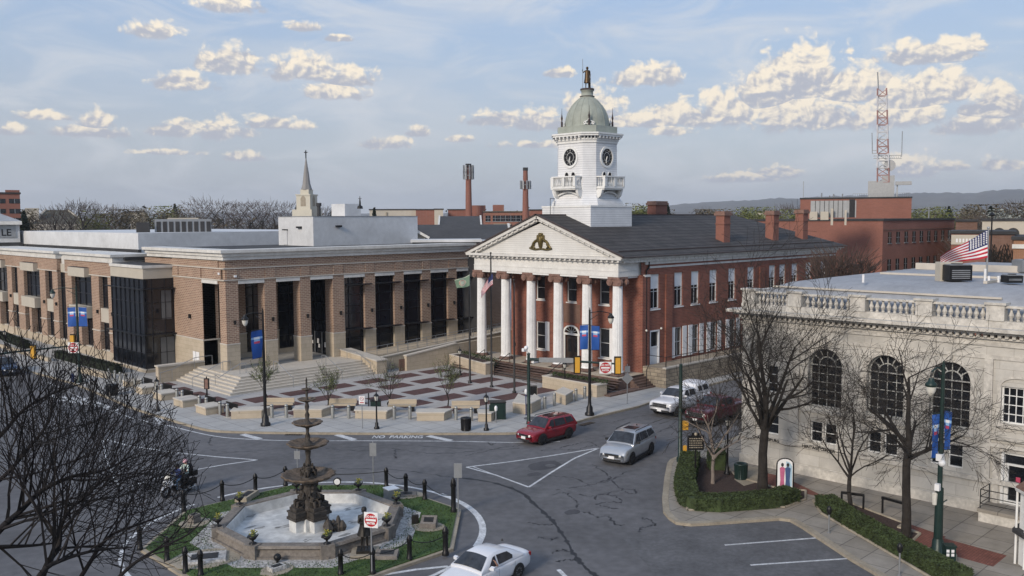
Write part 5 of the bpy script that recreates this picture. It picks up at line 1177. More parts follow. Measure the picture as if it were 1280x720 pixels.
t, Fr, w, zt = block('brick_factory', 'two storey brick factory with a row of small windows between the smokestacks', 604, 655, 265.5, 235, depth=20, m=brickmat('factory_brick', (.27, .13, .09), (.23, .1, .07), (.2, .12, .1), .3, .12, .01))
us = [(px-604)/51*w for px in (610, 619, 625.5, 632, 638.5, 645, 651)]; simple_windows(t, Fr, us, 1.3, (zt-2.3, zt-4.9), 1.5)
k = MB(); a_, r_2, bk_2, w_2 = bgframe(616, 630, 237); bgbox(k, a_, r_2, bk_2, w_2, 6, zt-1, zpx(256, 237)); k.build('stair_block', 'far_brick', t)
k = MB(); k.fbox(Fr, -.1, w, zt-.0, zt+.35, 0, .2); k.fbox(Fr, w*.25, w*.68, zt-3.3, zt-2.9, 0, .5); k.build('coping', 'kerb', t)
t, Fr, w, zt = block('red_factory_wing', 'red factory wing right of the right smokestack', 661, 690, 263, 240, depth=15)
for (nm, lab, px, yT, yB, hwT, hwB, D, ant) in (('smokestack', 'taller brick smokestack wrapped with antennas, the left of the pair', 586, 205, 275, 3.3, 4.2, 250, ((211, 1), (219, 1))), ('smokestack', 'plain topped brick smokestack with one antenna ring, the right of the pair', 657, 210, 278, 2.9, 4.3, 228, ((231, 1),))):
 p = at(px, 270, D); t = thing(nm, lab, 'smokestack', (p.x, p.y, 0), 0, 'brick smokestacks', world=True); s = D/F
 b = MB(); b.lathe((p.x, p.y, 0), [(hwB*s*1.15, 0), (hwB*s, zpx(yB, D)), (hwT*s, zpx(yT+4, D)), (hwT*s*1.08, zpx(yT+3, D)), (hwT*s*1.08, zpx(yT, D)), (hwT*s*.7, zpx(yT, D))], 20); b.m = 1
 b.lathe((p.x, p.y, 0), [(hwT*s*1.12, zpx(yT+3.5, D)), (hwT*s*1.12, zpx(yT, D)+.1)], 20); b.build('stack', ['far_brick', 'roof_dark'], t)
 b = MB()
 for (y, _) in ant:
  z = zpx(y, D); R_ = 6.2*s
  b.lathe((p.x, p.y, z-.1), [(R_*.85, 0), (R_*.85, .15)], 16, cap=False)
  for i in range(9): q = 2*pi*i/9; b.rbox((p.x+R_*cos(q), p.y+R_*sin(q), z-1.1), .35, .35, 2.1, q); b.bar((p.x+hwT*s*cos(q), p.y+hwT*s*sin(q), z), (p.x+R_*cos(q), p.y+R_*sin(q), z), .1)
 b.build('antenna_ring', 'sign_back', t)
def gable(name, label, pxL, pxR, yE, yR, D, depth, wallm='cream', tilt=0, rm='roof_slate2', side='front', ridge_in=(0, 0)):
 a, r, bk, w = bgframe(pxL, pxR, D, tilt); t = bld(name, label, 'house', a); ze, zr_ = zpx(yE, D, (pxL+pxR)/2), zpx(yR, D, (pxL+pxR)/2)
 b = MB(); bgbox(b, a, r, bk, w, depth, 0, ze)
 P = lambda u, v, z: tuple(a+r*u+bk*v)[:2]+(z,)
 b.add([P(0, 0, ze), P(0, depth, ze), P(0, depth/2, zr_-.1)], [(0, 1, 2)]); b.add([P(w, 0, ze), P(w, depth, ze), P(w, depth/2, zr_-.1)], [(0, 1, 2)]); b.build('wall', wallm, t)
 k = MB(); e = .5; k.add([P(-e, -e, ze-.2), P(w+e, -e, ze-.2), P(w+e, depth/2, zr_), P(-e, depth/2, zr_), P(-e, depth+e, ze-.2), P(w+e, depth+e, ze-.2)], [(0, 1, 2, 3), (3, 2, 5, 4)]); k.build('roof', rm, t)
 k = MB()
 for u in (-e, w+e): k.bar(P(u, -e, ze-.2), P(u, depth/2, zr_), .3); k.bar(P(u, depth+e, ze-.2), P(u, depth/2, zr_), .3)
 k.build('gable_trim', 'trim_white', t)
 return t, a, r, bk, w, ze, zr_
M['roof_slate2'] = mat('charcoal_roof', (.055, .055, .058), .85, .2, .3, fine=(2, .1))
gable('grey_roofed_house', 'long low house with charcoal roof behind the judicial building', 522, 634, 301, 281, 118, 14)
gable('brick_gabled_house', 'dark roofed house with a brick gable in front of the factory', 552, 598, 281, 270, 160, 12, wallm='far_brick')
a, r, bk, w = bgframe(478, 531, 112); t = bld('white_gabled_house', 'white gabled house with small dark attic window right of the white penthouse', 'house', a)
ze, zr_ = zpx(295, 112, 505), zpx(277.5, 112, 505); P = lambda u, v, z: tuple(a+r*u+bk*v)[:2]+(z,)
b = MB(); bgbox(b, a, r, bk, w, 12, 0, ze); b.add([P(0, 0, ze), P(w, 0, ze), P(w*.42, 0, zr_-.15)], [(0, 1, 2)]); b.build('wall', 'cream', t)
b = MB(); b.add([P(-.4, -.5, ze-.2), P(w*.42, -.5, zr_), P(w+.5, -.5, ze-.25), P(-.4, 12, ze-.2), P(w*.42, 12, zr_), P(w+.5, 12, ze-.25)], [(0, 1, 4, 3), (1, 2, 5, 4)]); b.build('roof', 'roof_slate2', t)
b = MB(); b.bar(P(-.4, -.55, ze-.2), P(w*.42, -.55, zr_), .3); b.bar(P(w*.42, -.55, zr_), P(w+.5, -.55, ze-.25), .3); b.build('gable_trim', 'trim_white', t)
b = MB(); q = Vector(P(w*.46, -.05, zr_-1.5)); b.bar(q, q-Vector((0, 0, .8)), .3, .1); b.build('attic_window', 'roof_dark', t)
k = MB(); fr2 = bgfacade(a, r, bk); k.fbox(fr2, w*.4, w*.95, ze-1.0, ze-.35, .0, .2); k.m = 1; k.fbox(fr2, w*.2, w*.97, ze-2.6, ze-1.1, 0, .1); k.m = 2
for i in range(6): k.fbox(fr2, w*.42+i*.5, w*.42+i*.5+.3, ze-.9, ze-.5, .2, .24)
k.build('shop_front', ['sign_white', 'glass', 'banner_red'], t)
k = MB(); a2, r2, b2_, w2 = bgframe(515, 640, 108); bgbox(k, a2, r2, b2_, w2, 5, zpx(306, 108)-2, zpx(300.5, 108)); k2 = k.build('pale_roof_edge', 'epdm', t)
t, Fr, w, zt = block('black_parapet_shop', 'low shop with black parapet and pale roof behind the judicial building', 515, 600, 301, 104, m='roof_dark', roofm='epdm', depth=4, z1=12.4)
# ------------------------------------------------------------------ distant hills and field
def hillmesh(name, prof, D, depth, seed):
 rr = random.Random(seed); k = MB(); n = 120; V = []; m_ = 14
 for i in range(n+1):
  px = prof[0][0]+(prof[-1][0]-prof[0][0])*i/n
  for q in range(len(prof)-1):
   if prof[q][0] <= px <= prof[q+1][0]: s_ = (px-prof[q][0])/(prof[q+1][0]-prof[q][0]); s_ = s_*s_*(3-2*s_); y = prof[q][1]*(1-s_)+prof[q+1][1]*s_; break
  top = at(px, y, D).z+rr.uniform(-.004, .004)*abs(at(px, y, D).z)+rr.uniform(-4, 4)
  for j in range(m_+1):
   s_ = j/m_; d = D-depth*(1-s_) if s_ <= 1 else D; p = at(px, 270, d); zz = -10+(top+10)*(sin(s_*pi/2)**1.25)+(rr.uniform(-18, 18)*s_*(1-s_) if 0 < s_ < 1 else 0)
   V.append((p.x, p.y, zz))
  p = at(px, 270, D+depth); V.append((p.x, p.y, -20))
 k.smooth = True; mm = m_+2; k.add(V, [(i*mm+j, (i+1)*mm+j, (i+1)*mm+j+1, i*mm+j+1) for i in range(n) for j in range(mm-1)]); return struct(k.build(name, 'hill'))
hillmesh('hills', [(760, 268), (790, 264), (830, 258), (870, 254), (905, 252), (940, 250.5), (975, 248), (1000, 247.5), (1060, 245), (1115, 243), (1150, 241.5), (1175, 241), (1205, 242), (1240, 238.5), (1280, 237.5), (1400, 236)], 5200, 1500, 1)
hillmesh('hills', [(-200, 268), (100, 267), (300, 266), (520, 266.5), (700, 268), (800, 266)], 6000, 1500, 2)
hillmesh('foothills', [(650, 271), (800, 266), (900, 263), (1000, 262), (1120, 260), (1240, 258), (1400, 257)], 3600, 800, 3)
# ------------------------------------------------------------------ plaza furniture
def blk(name, label, pts, h, grp, cap=True):
 cx = sum(p[0] for p in pts)/len(pts); cy = sum(p[1] for p in pts)/len(pts)
 t = thing(name, label, 'stone block' if name == 'stone_block' else 'seat wall', (cx, cy, 0), group=grp, world=True)
 b = MB(); b.prism(pts, -.02, h-.09); b.build('wall_body', 'limestone', t)
 k = MB(); q = [(cx+(p[0]-cx)*1.03+(.03 if p[0] > cx else -.03), cy+(p[1]-cy)*1.03+(.03 if p[1] > cy else -.03)) for p in pts]; k.prism(q, h-.09, h); k.build('coping', 'stone_light', t); return t
ords = ['nearest the left light post', 'second from the glass corner', 'third from the glass corner', 'fourth from the glass corner, beside the long wall']
for i, y in enumerate((78.3, 74.4, 70.4, 66.4)):
 blk('stone_block', 'cube-like stone block between the left bollards, '+['nearest the glass corner', 'second from the glass corner', 'third from the glass corner', 'nearest the banner lamp'][i], [(31.4, y-.85), (32.9, y-.85), (32.9, y+.85), (31.4, y+.85)], .62, 'stone blocks in the left bollard row')
blk('stone_block', 'low stone block at the left end of the bollard row under the glass corner', [(31.9, 82.0), (33.1, 82.0), (33.1, 83.0), (31.9, 83.0)], .55, 'stone blocks in the left bollard row')
dg = Vector((1, -1)).normalized(); dn_ = Vector((1, 1)).normalized()
def dbox(pL, pR, depth, bevel=.5):
 a = Vector(G(pL[0], pL[1])[:2]); c = Vector(G(pR[0], pR[1])[:2]); return [tuple(a), tuple(c), tuple(c+dn_*depth+dg*bevel), tuple(a+dn_*depth+dg*-.1)]
for i, (a, c) in enumerate((((289, 524), (327, 522.5)), ((367, 522), (402, 522)), ((444, 523), (483, 524)), ((521, 526), (555, 526)), ((598, 527), (614, 527)))):
 blk('seat_wall', 'tan stone seat wall at the plaza front, '+['behind the lamp post with one banner', 'behind the upper fountain bowls', 'beside the no parking sign', 'between the central bollard pairs', 'short one left of the green cabinet'][i], dbox(a, c, 1.3), .66, 'seat walls along the plaza front')
blk('seat_wall', 'tan stone wall right of the green cabinet with a signal pole before it', [tuple(G(*p)[:2]) for p in ((641, 516), (657, 518), (661, 511), (648, 505))], .85, 'seat walls along the plaza front')
blk('seat_wall', 'tan stone wall between the signal pole and the right bollards', [tuple(G(*p)[:2]) for p in ((657.5, 517.5), (664.5, 517), (676, 511), (668, 505))], .85, 'seat walls along the plaza front')
blk('seat_wall', 'square tan stone block between the two right bollard pairs', [tuple(G(*p)[:2]) for p in ((694, 502), (707, 506.5), (716, 501), (704, 496))], .85, 'seat walls along the plaza front')
def planter(label, pts, h, grp, hedge):
 cx = sum(p[0] for p in pts)/len(pts); cy = sum(p[1] for p in pts)/len(pts)
 t = thing('stone_planter', label, 'planter', (cx, cy, 0), group=grp, world=True)
 b = MB(); b.prism(pts, -.02, h); b.build('planter_wall', 'limestone', t)
 k = MB(); q = [(cx+(p[0]-cx)*1.02, cy+(p[1]-cy)*1.02) for p in pts]; k.prism(q, h, h+.08); k.build('coping', 'stone_light', t)
 bb = MB(); q = [(cx+(p[0]-cx)*.8, cy+(p[1]-cy)*.8) for p in pts]; bb.prism(q, h+.06, h+.1); bb.build('soil', 'mulch', t); return t
planter('tan stone planter with trailing greenery before the courthouse steps, right one', [(57.7, 48.4), (58.9, 48.3), (59.0, 54.8), (57.8, 54.8)], 1.0, 'stone planters at the courthouse steps', 1)
planter('tan stone planter by the flagpoles at the left end of the courthouse steps', [(58.7, 63.2), (59.9, 63.2), (61.6, 70.4), (60.3, 70.4)], 1.05, 'stone planters at the courthouse steps', 1)
def leafmass(mb, pts, n, size, rr, lo=.5):
 for i in range(n):
  x, y, z = pts(rr); a = rr.uniform(0, 2*pi); t = rr.uniform(-1, 1); s = size*rr.uniform(lo, 1.3)
  d1 = Vector((cos(a), sin(a), rr.uniform(-.5, .5))).normalized(); d2 = d1.cross(Vector((rr.uniform(-1, 1), rr.uniform(-1, 1), rr.uniform(.2, 1)))).normalized(); c = Vector((x, y, z))
  mb.poly([c-d1*s*.5, c+d2*s*.3, c+d1*s*.5, c-d2*s*.3])
rr = random.Random(21)
for nm, lab, f in (('planter_shrub', 'low dark shrub spilling over the right stone planter at the courthouse', lambda r: (58.75+r.uniform(-.35, .55), r.uniform(48.2, 54.6), 1.05+r.uniform(-.5, .3) if r.random() < .5 else 1.05+r.uniform(0, .25))),
                   ('planter_shrub', 'low dark shrub on the left stone planter beside the columns', lambda r: (lambda y: (59.9+(y-63)*.23+r.uniform(-.3, .5), y, 1.1+r.uniform(-.4, .35)))(r.uniform(63, 70.3)))):
 b = MB(); leafmass(b, f, 1500, .16, rr); o = b.build(nm, 'leaf_hedge', None); tag(o, lab, 'shrub', 'shrubs in the courthouse planters')
def make_bollard():
 t = thing('bollard', '', 'bollard', (0, 0, 0)); b = MB(); b.lathe((0, 0, 0), [(.13, 0), (.13, .95), (.115, 1.0), (.03, 1.04)], 14); b.build('post', 'bollard', t); k = MB(); k.lathe((0, 0, 0), [(.135, .86), (.135, .9)], 14); k.build('reflective_band', 'black_metal', t); return t
bol = make_bollard(); bl = []
for i, y in enumerate((87.4, 85.9, 84.6, 83.4)): bl.append((32.3, y, ['first', 'second', 'third', 'fourth'][i]+' bollard from the left in the group of four below the glass corner'))
pairs = [((81.4, 79.9), 'left of the first stone block'), ((76.8, 75.7), 'between the first and second stone blocks'), ((72.7, 71.7), 'between the second and third stone blocks'), ((68.6, 67.4), 'between the third and fourth stone blocks'), ((65.1, 63.9), 'right of the fourth stone block')]
for (ya, yb), w_ in pairs: bl += [(32.35, ya, 'left bollard of the pair '+w_), (32.35, yb, 'right bollard of the pair '+w_)]
for (px, py, w_) in ((340, 522, 'left steel bollard of the pair right of the single banner lamp'), (358, 522, 'right steel bollard of the pair right of the single banner lamp'), (416, 523, 'left steel bollard of the pair below the second leafy tree'), (436, 523, 'right steel bollard of the pair below the second leafy tree'), (493, 524, 'left steel bollard of the pair below the third leafy tree'), (512.5, 524, 'right steel bollard of the pair below the third leafy tree'), (570, 525, 'left steel bollard of the pair behind the black litter bin'), (589, 526, 'right steel bollard of the pair behind the black litter bin'), (681, 511, 'left steel bollard just right of the signal pole walls'), (693, 507, 'second steel bollard right of the signal pole walls'), (720, 501, 'left bollard of the pair before the right planter'), (731, 498, 'right bollard of the pair before the right planter')):
 p = G(px, py); bl.append((p.x, p.y, w_))
for i, (x, y, lab) in enumerate(bl):
 o = bol if i == 0 else copy_tree(bol); o.location = (x, y, 0); o['label'] = lab; o['group'] = 'steel bollards round the plaza'
def make_bench():
 t = thing('stone_bench', '', 'bench'); b = MB(); b.box(-1.1, -.28, .42, 1.1, .28, .56); b.build('seat', 'limestone', t)
 for s in (-.8, .8): k = MB(); k.box(s-.14, -.24, 0, s+.14, .24, .42); k.build('leg', 'black_metal', t)
 k = MB(); k.box(-1.1, .22, .56, 1.1, .30, .9); k.build('backrest', 'limestone', t); return t
bn = make_bench()
for i, (px, py, w_) in enumerate(((350, 512, 'behind the bollards beside the banner lamp'), (428, 513, 'behind the bollards under the second leafy tree'), (503, 514, 'behind the bollards left of the fourth leafy tree'), (582, 516, 'behind the bollards by the black litter bin'))):
 o = bn if i == 0 else copy_tree(bn); p = G(px, py); o.location = (p.x, p.y, 0); o.rotation_euler = (0, 0, radians(-45)); o['label'] = 'low stone slab bench '+w_; o['group'] = 'stone benches along the plaza front'
def make_bbench():
 t = thing('metal_bench', '', 'bench'); b = MB()
 for i in range(4): b.box(-.25+i*.13, -.9, .42, -.15+i*.13, .9, .46)
 b.build('seat', 'black_metal', t); k = MB()
 for i in range(14): k.box(.24, -.88+i*.13, .44, .28, -.79+i*.13, .88)
 k.box(.23, -.92, .88, .29, .92, .95); k.build('backrest', 'black_metal', t)
 for s in (-.8, .8):
  k = MB(); k.box(-.26, s-.04, 0, -.2, s+.04, .62); k.box(.2, s-.04, 0, .26, s+.04, .62); k.box(-.28, s-.05, .6, .28, s+.05, .64); k.build('leg', 'black_metal', t)
 return t
bb = make_bbench()
for i, (y, w_) in enumerate(((79.9, 'behind the lamp post, leftmost'), (75.9, 'between the first and second stone blocks'), (71.9, 'between the second and third stone blocks'), (67.9, 'nearest the foot of the corner steps'), (64.3, 'beside the end of the long seat wall'))):
 o = bb if i == 0 else copy_tree(bb); o.location = (33.2, y, 0); o.rotation_euler = (0, 0, pi); o['label'] = 'black slatted metal bench facing the steps, '+w_; o['group'] = 'black benches left of the plaza'
# ---- lamp posts, short type
def make_lamp(h=2.75, m='black_metal'):
 t = thing('post_lamp', '', 'street lamp'); k = MB(); z = h-.72
 k.lathe((0, 0, 0), [(.2, 0), (.2, .12), (.13, .2), (.12, .42), (.07, .5), (.06, .8), (.052, z-.1), (.09, z-.06), (.05, z)], 12); k.build('post', m, t)
 g = MB(); g.lathe((0, 0, z), [(.09, 0), (.17, .36), (.14, .38)], 8); g.build('lantern_glass', 'lamp_glass', t)
 c = MB(); c.lathe((0, 0, z), [(.11, -.02), (.11, .03)], 8)
 for i in range(4): a = pi/4+i*pi/2; c.bar((.1*cos(a), .1*sin(a), z), (.18*cos(a), .18*sin(a), z+.37), .025)
 c.lathe((0, 0, z+.36), [(.21, 0), (.13, .12), (.05, .18), (.04, .26), (.015, .42)], 8); c.build('lantern_frame', m, t); return t
lm = make_lamp()
sl = [(608, 538, 'short black lantern post beside the black litter bin at the front kerb'), (471, 536, 'short black lantern post right of the no parking sign at the kerb'), (197, 514, 'short black lantern post on the left pavement near the stone blocks'), (575, 469, 'short black lantern post standing left of the flagpoles on the plaza'), (706, 489, 'short black lantern post behind the traffic signal arm near the planter'), (7, 441, 'short lantern post at the far left edge by the planted strip')]
for i, (px, py, lab) in enumerate(sl):
 o = lm if i == 0 else copy_tree(lm); p = G(px, py); o.location = (p.x, p.y, 0); o['label'] = lab; o['group'] = 'short lantern posts'
lr = make_lamp(3.6, 'black_metal'); p = G(909, 593); lr.location = (p.x, p.y, 0); lr['label'] = 'black lantern post with pale glass beside the green litter bin'; lr['group'] = 'short lantern posts'
# ---- tall lamp posts with arm and banners
def tall_lamp(name, label, base, top_y, arm_dir, banners, grp='tall banner lamp posts', m='black_metal', lamp_drop=1.3, arm=1.25, hz=None):
 p = G(*base); h = hz or HZ(top_y, p); t = thing(name, label, 'street lamp', (p.x, p.y, 0), group=grp)
 b = MB(); b.lathe((0, 0, 0), [(.36, 0), (.36, .18), (.26, .28), (.24, .62), (.15, .78), (.12, 1.1), (.10, h*.6), (.07, h)], 14); b.build('pole', m, t)
 ar = arm_dir.normalized()*arm; k = MB(); k.tube([(0, 0, h-.25), (ar.x*.5, ar.y*.5, h-.12), (ar.x, ar.y, h-.3)], .035, 6); k.tube([(0, 0, h-.8), (ar.x*.4, ar.y*.4, h-.35)], .025, 5); k.tube([(0, 0, h), (0, 0, h+.15)], .04, 6); k.build('arm', m, t)
 q = MB(); q.lathe((ar.x, ar.y, h-lamp_drop+.35), [(.1, .65), (.15, .5), (.24, .42), (.26, .32), (.22, .28)], 12); q.build('lamp_hood', m, t)
 g = MB(); g.lathe((ar.x, ar.y, h-lamp_drop+.35), [(.22, .28), (.2, .1), (.12, -.08), (.03, -.15)], 12); g.build('lamp_glass', 'lamp_glass', t)
 for (side, zt, zb, w) in banners:
  d = side.normalized(); s = MB(); n = 13; zz = [zt+(zb-zt)*i/n for i in range(n+1)]
  nrm = Vector((-d.y, d.x, 0))
  def BP(u, z): c = d*(.12+u*w)+nrm*(.05*sin(u*3+z*2.2)); return (c.x, c.y, z-.05*u)
  for i in range(n):
   for j in range(4):
    u0, u1 = j/4, (j+1)/4; f = (i+.5)/n
    s.m = (2 if j in (1, 2) else 1) if i == 3 else (3 if i == 5 and j in (1, 2) else (1 if i == 4 and j in (1, 2) else 0))
    s.quad(BP(u0, zz[i]), BP(u1, zz[i]), BP(u1, zz[i+1]), BP(u0, zz[i+1]))
  s.build('banner', ['banner', 'banner_light', 'banner_white', 'banner_red'], t)
  r = MB(); r.tube([(d.x*.05, d.y*.05, zt+.03), (d.x*(.15+w), d.y*(.15+w), zt+.03)], .02, 5); r.tube([(d.x*.05, d.y*.05, zb-.03), (d.x*(.15+w), d.y*(.15+w), zb-.03)], .02, 5); r.build('banner_rod', m, t)
 return t, p, h
RH = Vector((RGT.x, RGT.y, 0)).normalized(); FH = Vector((FWD.x, FWD.y, 0)).normalized()
def zat(y, p): return HZ(y, p)
p = G(332, 532); tall_lamp('banner_lamp_post', 'tall black lamp post with one navy banner in front of the corner steps', (332, 532), 388, -RH*.8-FH*.3, [(-RH*.55-FH*.9, zat(412, p), zat(446, p), 1.0)])
p = G(737, 519); tp, pp, hh = tall_lamp('banner_lamp_post', 'tall black lamp post with two blue banners before the courthouse', (737, 519), 387, RH*1, [(RH*-1, zat(406, p), zat(436, p), .62), (RH*1, zat(407, p), zat(437, p), .62)], arm=1.6)
p = G(100, 478); tall_lamp('banner_lamp_post', 'tall green lamp post with two blue banners at the left street corner', (100, 478), 358, -RH*1, [(RH*-1, zat(384, p), zat(408, p), .78), (RH*1, zat(384, p), zat(408, p), .78)], arm=2.2, m='green_metal')
p = G(1172, 692); tb, pb, hb_ = tall_lamp('banner_lamp_post', 'tall green lamp post with two blue banners and cameras at the right', (1172, 692), 456, -RH*1-FH*.1, [(RH*-1, zat(518, p), zat(573, p), .3), (RH*1, zat(514, p), zat(562, p), .3)], m='green_metal', arm=.55, lamp_drop=1.6)
k = MB(); z_ = zat(572, pb); k.rbox((-.05, 0, z_-.15), .35, .25, .3); k.ball((-.1, -.1, z_-.25), .16, 7); k.build('camera', 'sign_white', tb); k = MB(); k.rbox((-.25, .0, zat(610, pb)-.1), .2, .2, .3); k.build('control_box', 'sign_white', tb)
k = MB(); k.lathe((-.2*RH.x, -.2*RH.y, zat(632, pb)), [(.1, 0), (.13, .5), (.08, .55)], 8); k.build('meter_glass', 'lamp_glass', tb)
k = MB(); k.tube([(0, 0, zat(632, pb)), (.35*RH.x, .35*RH.y, zat(626, pb))], .03, 5); k.lathe((0, 0, 0), [(.2, 0), (.17, 3.0)], 12); k.build('pole_sleeve', 'green_metal', tb)
# ---- signs
def sign_face(t, c, right, w, h, kind):
 """board centred at c facing along normal = right x up"""
 up = Vector((0, 0, 1)); right = right.normalized(); n = right.cross(up)
 def P(u, z, d): q = c+right*u+n*d; return (q.x, q.y, q.z+z)
 b = MB(); b.hexa([P(-w/2, -h/2, 0), P(w/2, -h/2, 0), P(w/2, -h/2, -.02), P(-w/2, -h/2, -.02), P(-w/2, h/2, 0), P(w/2, h/2, 0), P(w/2, h/2, -.02), P(-w/2, h/2, -.02)]); bd = b.build('sign_board', 'sign_white' if kind != 'back' else 'sign_back', t)
 if kind == 'dne':
  k = MB(); r = w*.46; k.poly([P(r*cos(2*pi*i/28), r*sin(2*pi*i/28), .004) for i in range(28)]); k.build('red_disc', 'red_paint', bd)
  k = MB(); k.quad(P(-r*.8, -r*.16, .009), P(r*.8, -r*.16, .009), P(r*.8, r*.16, .009), P(-r*.8, r*.16, .009)); k.build('white_bar', 'sign_white', bd)
  for s_, z in (('DO NOT', r*.5), ('ENTER', -r*.5)): o = text_mesh('lettering', s_, r*.44, 'sign_white', Vector(P(0, z, .009)), right, up, None, ext=.002, bold=.006); o.parent = bd
 return bd
def FR(yaw=0.): # right vector of a board facing the camera, turned by yaw
 return Matrix.Rotation(yaw, 3, 'Z') @ RH
# ---- traffic signal arms
def signal_head(t, c, right, back=True):
 up = Vector((0, 0, 1)); n = right.cross(up)
 k = MB()
 def P(u, z, d): q = c+right*u+n*d; return (q.x, q.y, q.z+z)
 def bx(m, u0, u1, z0, z1, d0, d1, mb): mb.m = m; mb.hexa([P(u0, z0, d0), P(u1, z0, d0), P(u1, z0, d1), P(u0, z0, d1), P(u0, z1, d0), P(u1, z1, d0), P(u1, z1, d1), P(u0, z1, d1)])
 bx(0, -.17, .17, -.55, .55, 0, .24, k); bx(1, -.26, .26, -.66, .66, -.03, -.005, k)
 for i in (-1, 0, 1): k.m = 1; k.tube([P(0, i*.36, -.06), P(0, i*.36, -.25)], .13, 8)
 k.build('signal_head', ['yellow', 'black_metal'], t)
def signal_arm(name, label, base, ty, armL, sigs, dne, extra=None):
 p = G(*base); h = HZ(ty, p); t = thing(name, label, 'traffic light', (p.x, p.y, 0), group='traffic signal arms')
 b = MB(); b.lathe((0, 0, 0), [(.2, 0), (.18, .2), (.13, .3), (.11, h)], 12); b.lathe((0, 0, h), [(.14, 0), (.14, .06), (.03, .14)], 12); b.build('pole', 'green_metal', t); return t, p, h
t, p, h = signal_arm('traffic_signal', 'green signal pole behind the red car, its arm before the courthouse with two yellow signals', (661, 530), 443, None, None, None)
ha = h-.35; ax = at(779, 466, 1);
tip = None
for k_ in range(1, 120):
 c = Vector((p.x, p.y, ha))+Matrix.Rotation(radians(-8), 3, 'Z') @ RH*(k_*.1)
 v = c-Vector((0, 0, CH));
 if 640+F*v.dot(RGT)/v.dot(FWD) > 776: break
ad = (c-Vector((p.x, p.y, ha))); AL = ad.length; ad = ad.normalized()
b = MB(); b.tube([(0, 0, ha), tuple(ad*AL*.5+Vector((0, 0, ha-.1))), tuple(ad*AL+Vector((0, 0, ha-.25)))], [.11, .09, .06], 8); b.build('arm', 'green_metal', t)
fr = -ad
for f, hs in ((.53, .2), (.965, .25)): signal_head(t, ad*AL*f+Vector((0, 0, ha-.35))-FH*.0, RH, True)
s_ = MB(); c = ad*AL*.3+Vector((0, 0, ha-.02)); s_.bar(c-ad*1.25+FH*-.12, c+ad*1.25+FH*-.12, .04, .35); s_.build('street_name_sign', 'sign_back', t)
sign_face(t, ad*AL*.83+Vector((0, 0, ha-.5))-FH*.2, RH, .85, .85, 'dne')
k = MB(); k.ball((-.25, 0, h+.5), .16, 7); k.cyl((0, 0, h), (-.25, 0, h+.45), .04); k.rbox((.45, -.2, h-.65), .5, .25, .3); k.rbox((-.35, .1, h+.25), .3, .2, .22); k.build('detector_camera', 'sign_white', t)
p0 = at(-40, 444, 52); p1 = at(104, 430, 92)
zc_ = at(98, 431, hypot(*G(100, 478)[:2])).z
pb_ = G(-70, 500); pe = Vector((*G(104, 478)[:2], 0)); hL = zc_
t = thing('traffic_signal', 'signal arm reaching in from the left edge with two yellow signals', 'traffic light', (pb_.x, pb_.y, 0), group='traffic signal arms', world=True)
b = MB(); A_ = Vector((pb_.x, pb_.y, hL-.3)); B2 = Vector((pe.x, pe.y, hL)); b.cyl((pb_.x, pb_.y, 0), (pb_.x, pb_.y, hL+.3), .13, .11, 12); b.tube([A_, (A_+B2)/2+Vector((0, 0, .1)), B2], [.12, .09, .06], 8); b.build('arm', 'green_metal', t)
dd = (B2-A_)
def onarm(px):
 best = min(range(0, 101), key=lambda i: abs((lambda v: 640+F*v.dot(RGT)/v.dot(FWD))(A_+dd*i/100-Vector((0, 0, CH)))-px)); return A_+dd*best/100
wt = MB()
for px, dz in ((43, -.1), (92.5, .45)):
 c = onarm(px)+Vector((0, 0, dz)); off = Vector((pb_.x, pb_.y, 0)); signal_head(t, c-FH*.15, RH)
 o = [x for x in bpy.data.objects if x.name.startswith('signal_head')][-1]
c = onarm(97)-FH*.9; bd = sign_face(t, c+Vector((0, 0, -.1)), RH, .98, .98, 'dne')
for o in kids(t):
 if o.name.startswith('signal_head'): pass
for o in [x for x in bpy.data.objects if x.name.startswith('lettering') and x.parent == bd]: o.location = (-pb_.x, -pb_.y, 0)
p = G(850, 577); h = HZ(455, p); t = thing('signal_pole', 'grey green pole with small yellow pedestrian signal beside the hedge corner', 'signal pole', (p.x, p.y, 0))
b = MB(); b.lathe((0, 0, 0), [(.22, 0), (.22, .25), (.13, .35), (.1, h)], 12); b.build('pole', 'steel_green' if 'steel_green' in M else 'green_metal', t)
k = MB(); k.rbox((RH.x*.3, RH.y*.3, HZ(533, p)-.2), .35, .3, .55, YAW-pi/2); k.build('pedestrian_signal', 'yellow', t); k = MB(); k.rbox((RH.x*.28, RH.y*.28, HZ(565, p)-.1), .22, .2, .5, YAW-pi/2); k.build('push_button', 'yellow', t)
def sign_post(label, base, ty, hs, w=.6, shape='rect', extra=None, grp='sign posts seen from behind', name='sign_post'):
 p = G(*base); h = HZ(ty, p); t = thing(name, label, 'road sign', (p.x, p.y, 0), group=grp); b = MB(); b.cyl((0, 0, 0), (0, 0, h), .035, n=8); b.build('post', 'sign_back', t)
 for (yc, hh, ww, sh) in hs:
  z = HZ(yc, p); k = MB(); r = RH; n_ = -FH
  def P(u, v, d): q = r*u+n_*d; return (q.x, q.y, z+v)
  if sh == 'dia': pts = [(0, -hh/2), (ww/2, 0), (0, hh/2), (-ww/2, 0)]
  else: pts = [(-ww/2, -hh/2), (ww/2, -hh/2), (ww/2, hh/2), (-ww/2, hh/2)]
  V = [P(u, v, .05) for u, v in pts]+[P(u, v, .03) for u, v in pts]; k.add(V, [(0, 1, 2, 3), (7, 6, 5, 4), (0, 4, 5, 1), (1, 5, 6, 2), (2, 6, 7, 3), (3, 7, 4, 0)]); k.build('sign_board', 'sign_back', t)
 return t, p
sign_post('grey back of a rectangular sign over a diamond sign on the right pavement', (784, 505), 455, [(461, .45, .42, 'rect'), (473, .95, .95, 'dia')])
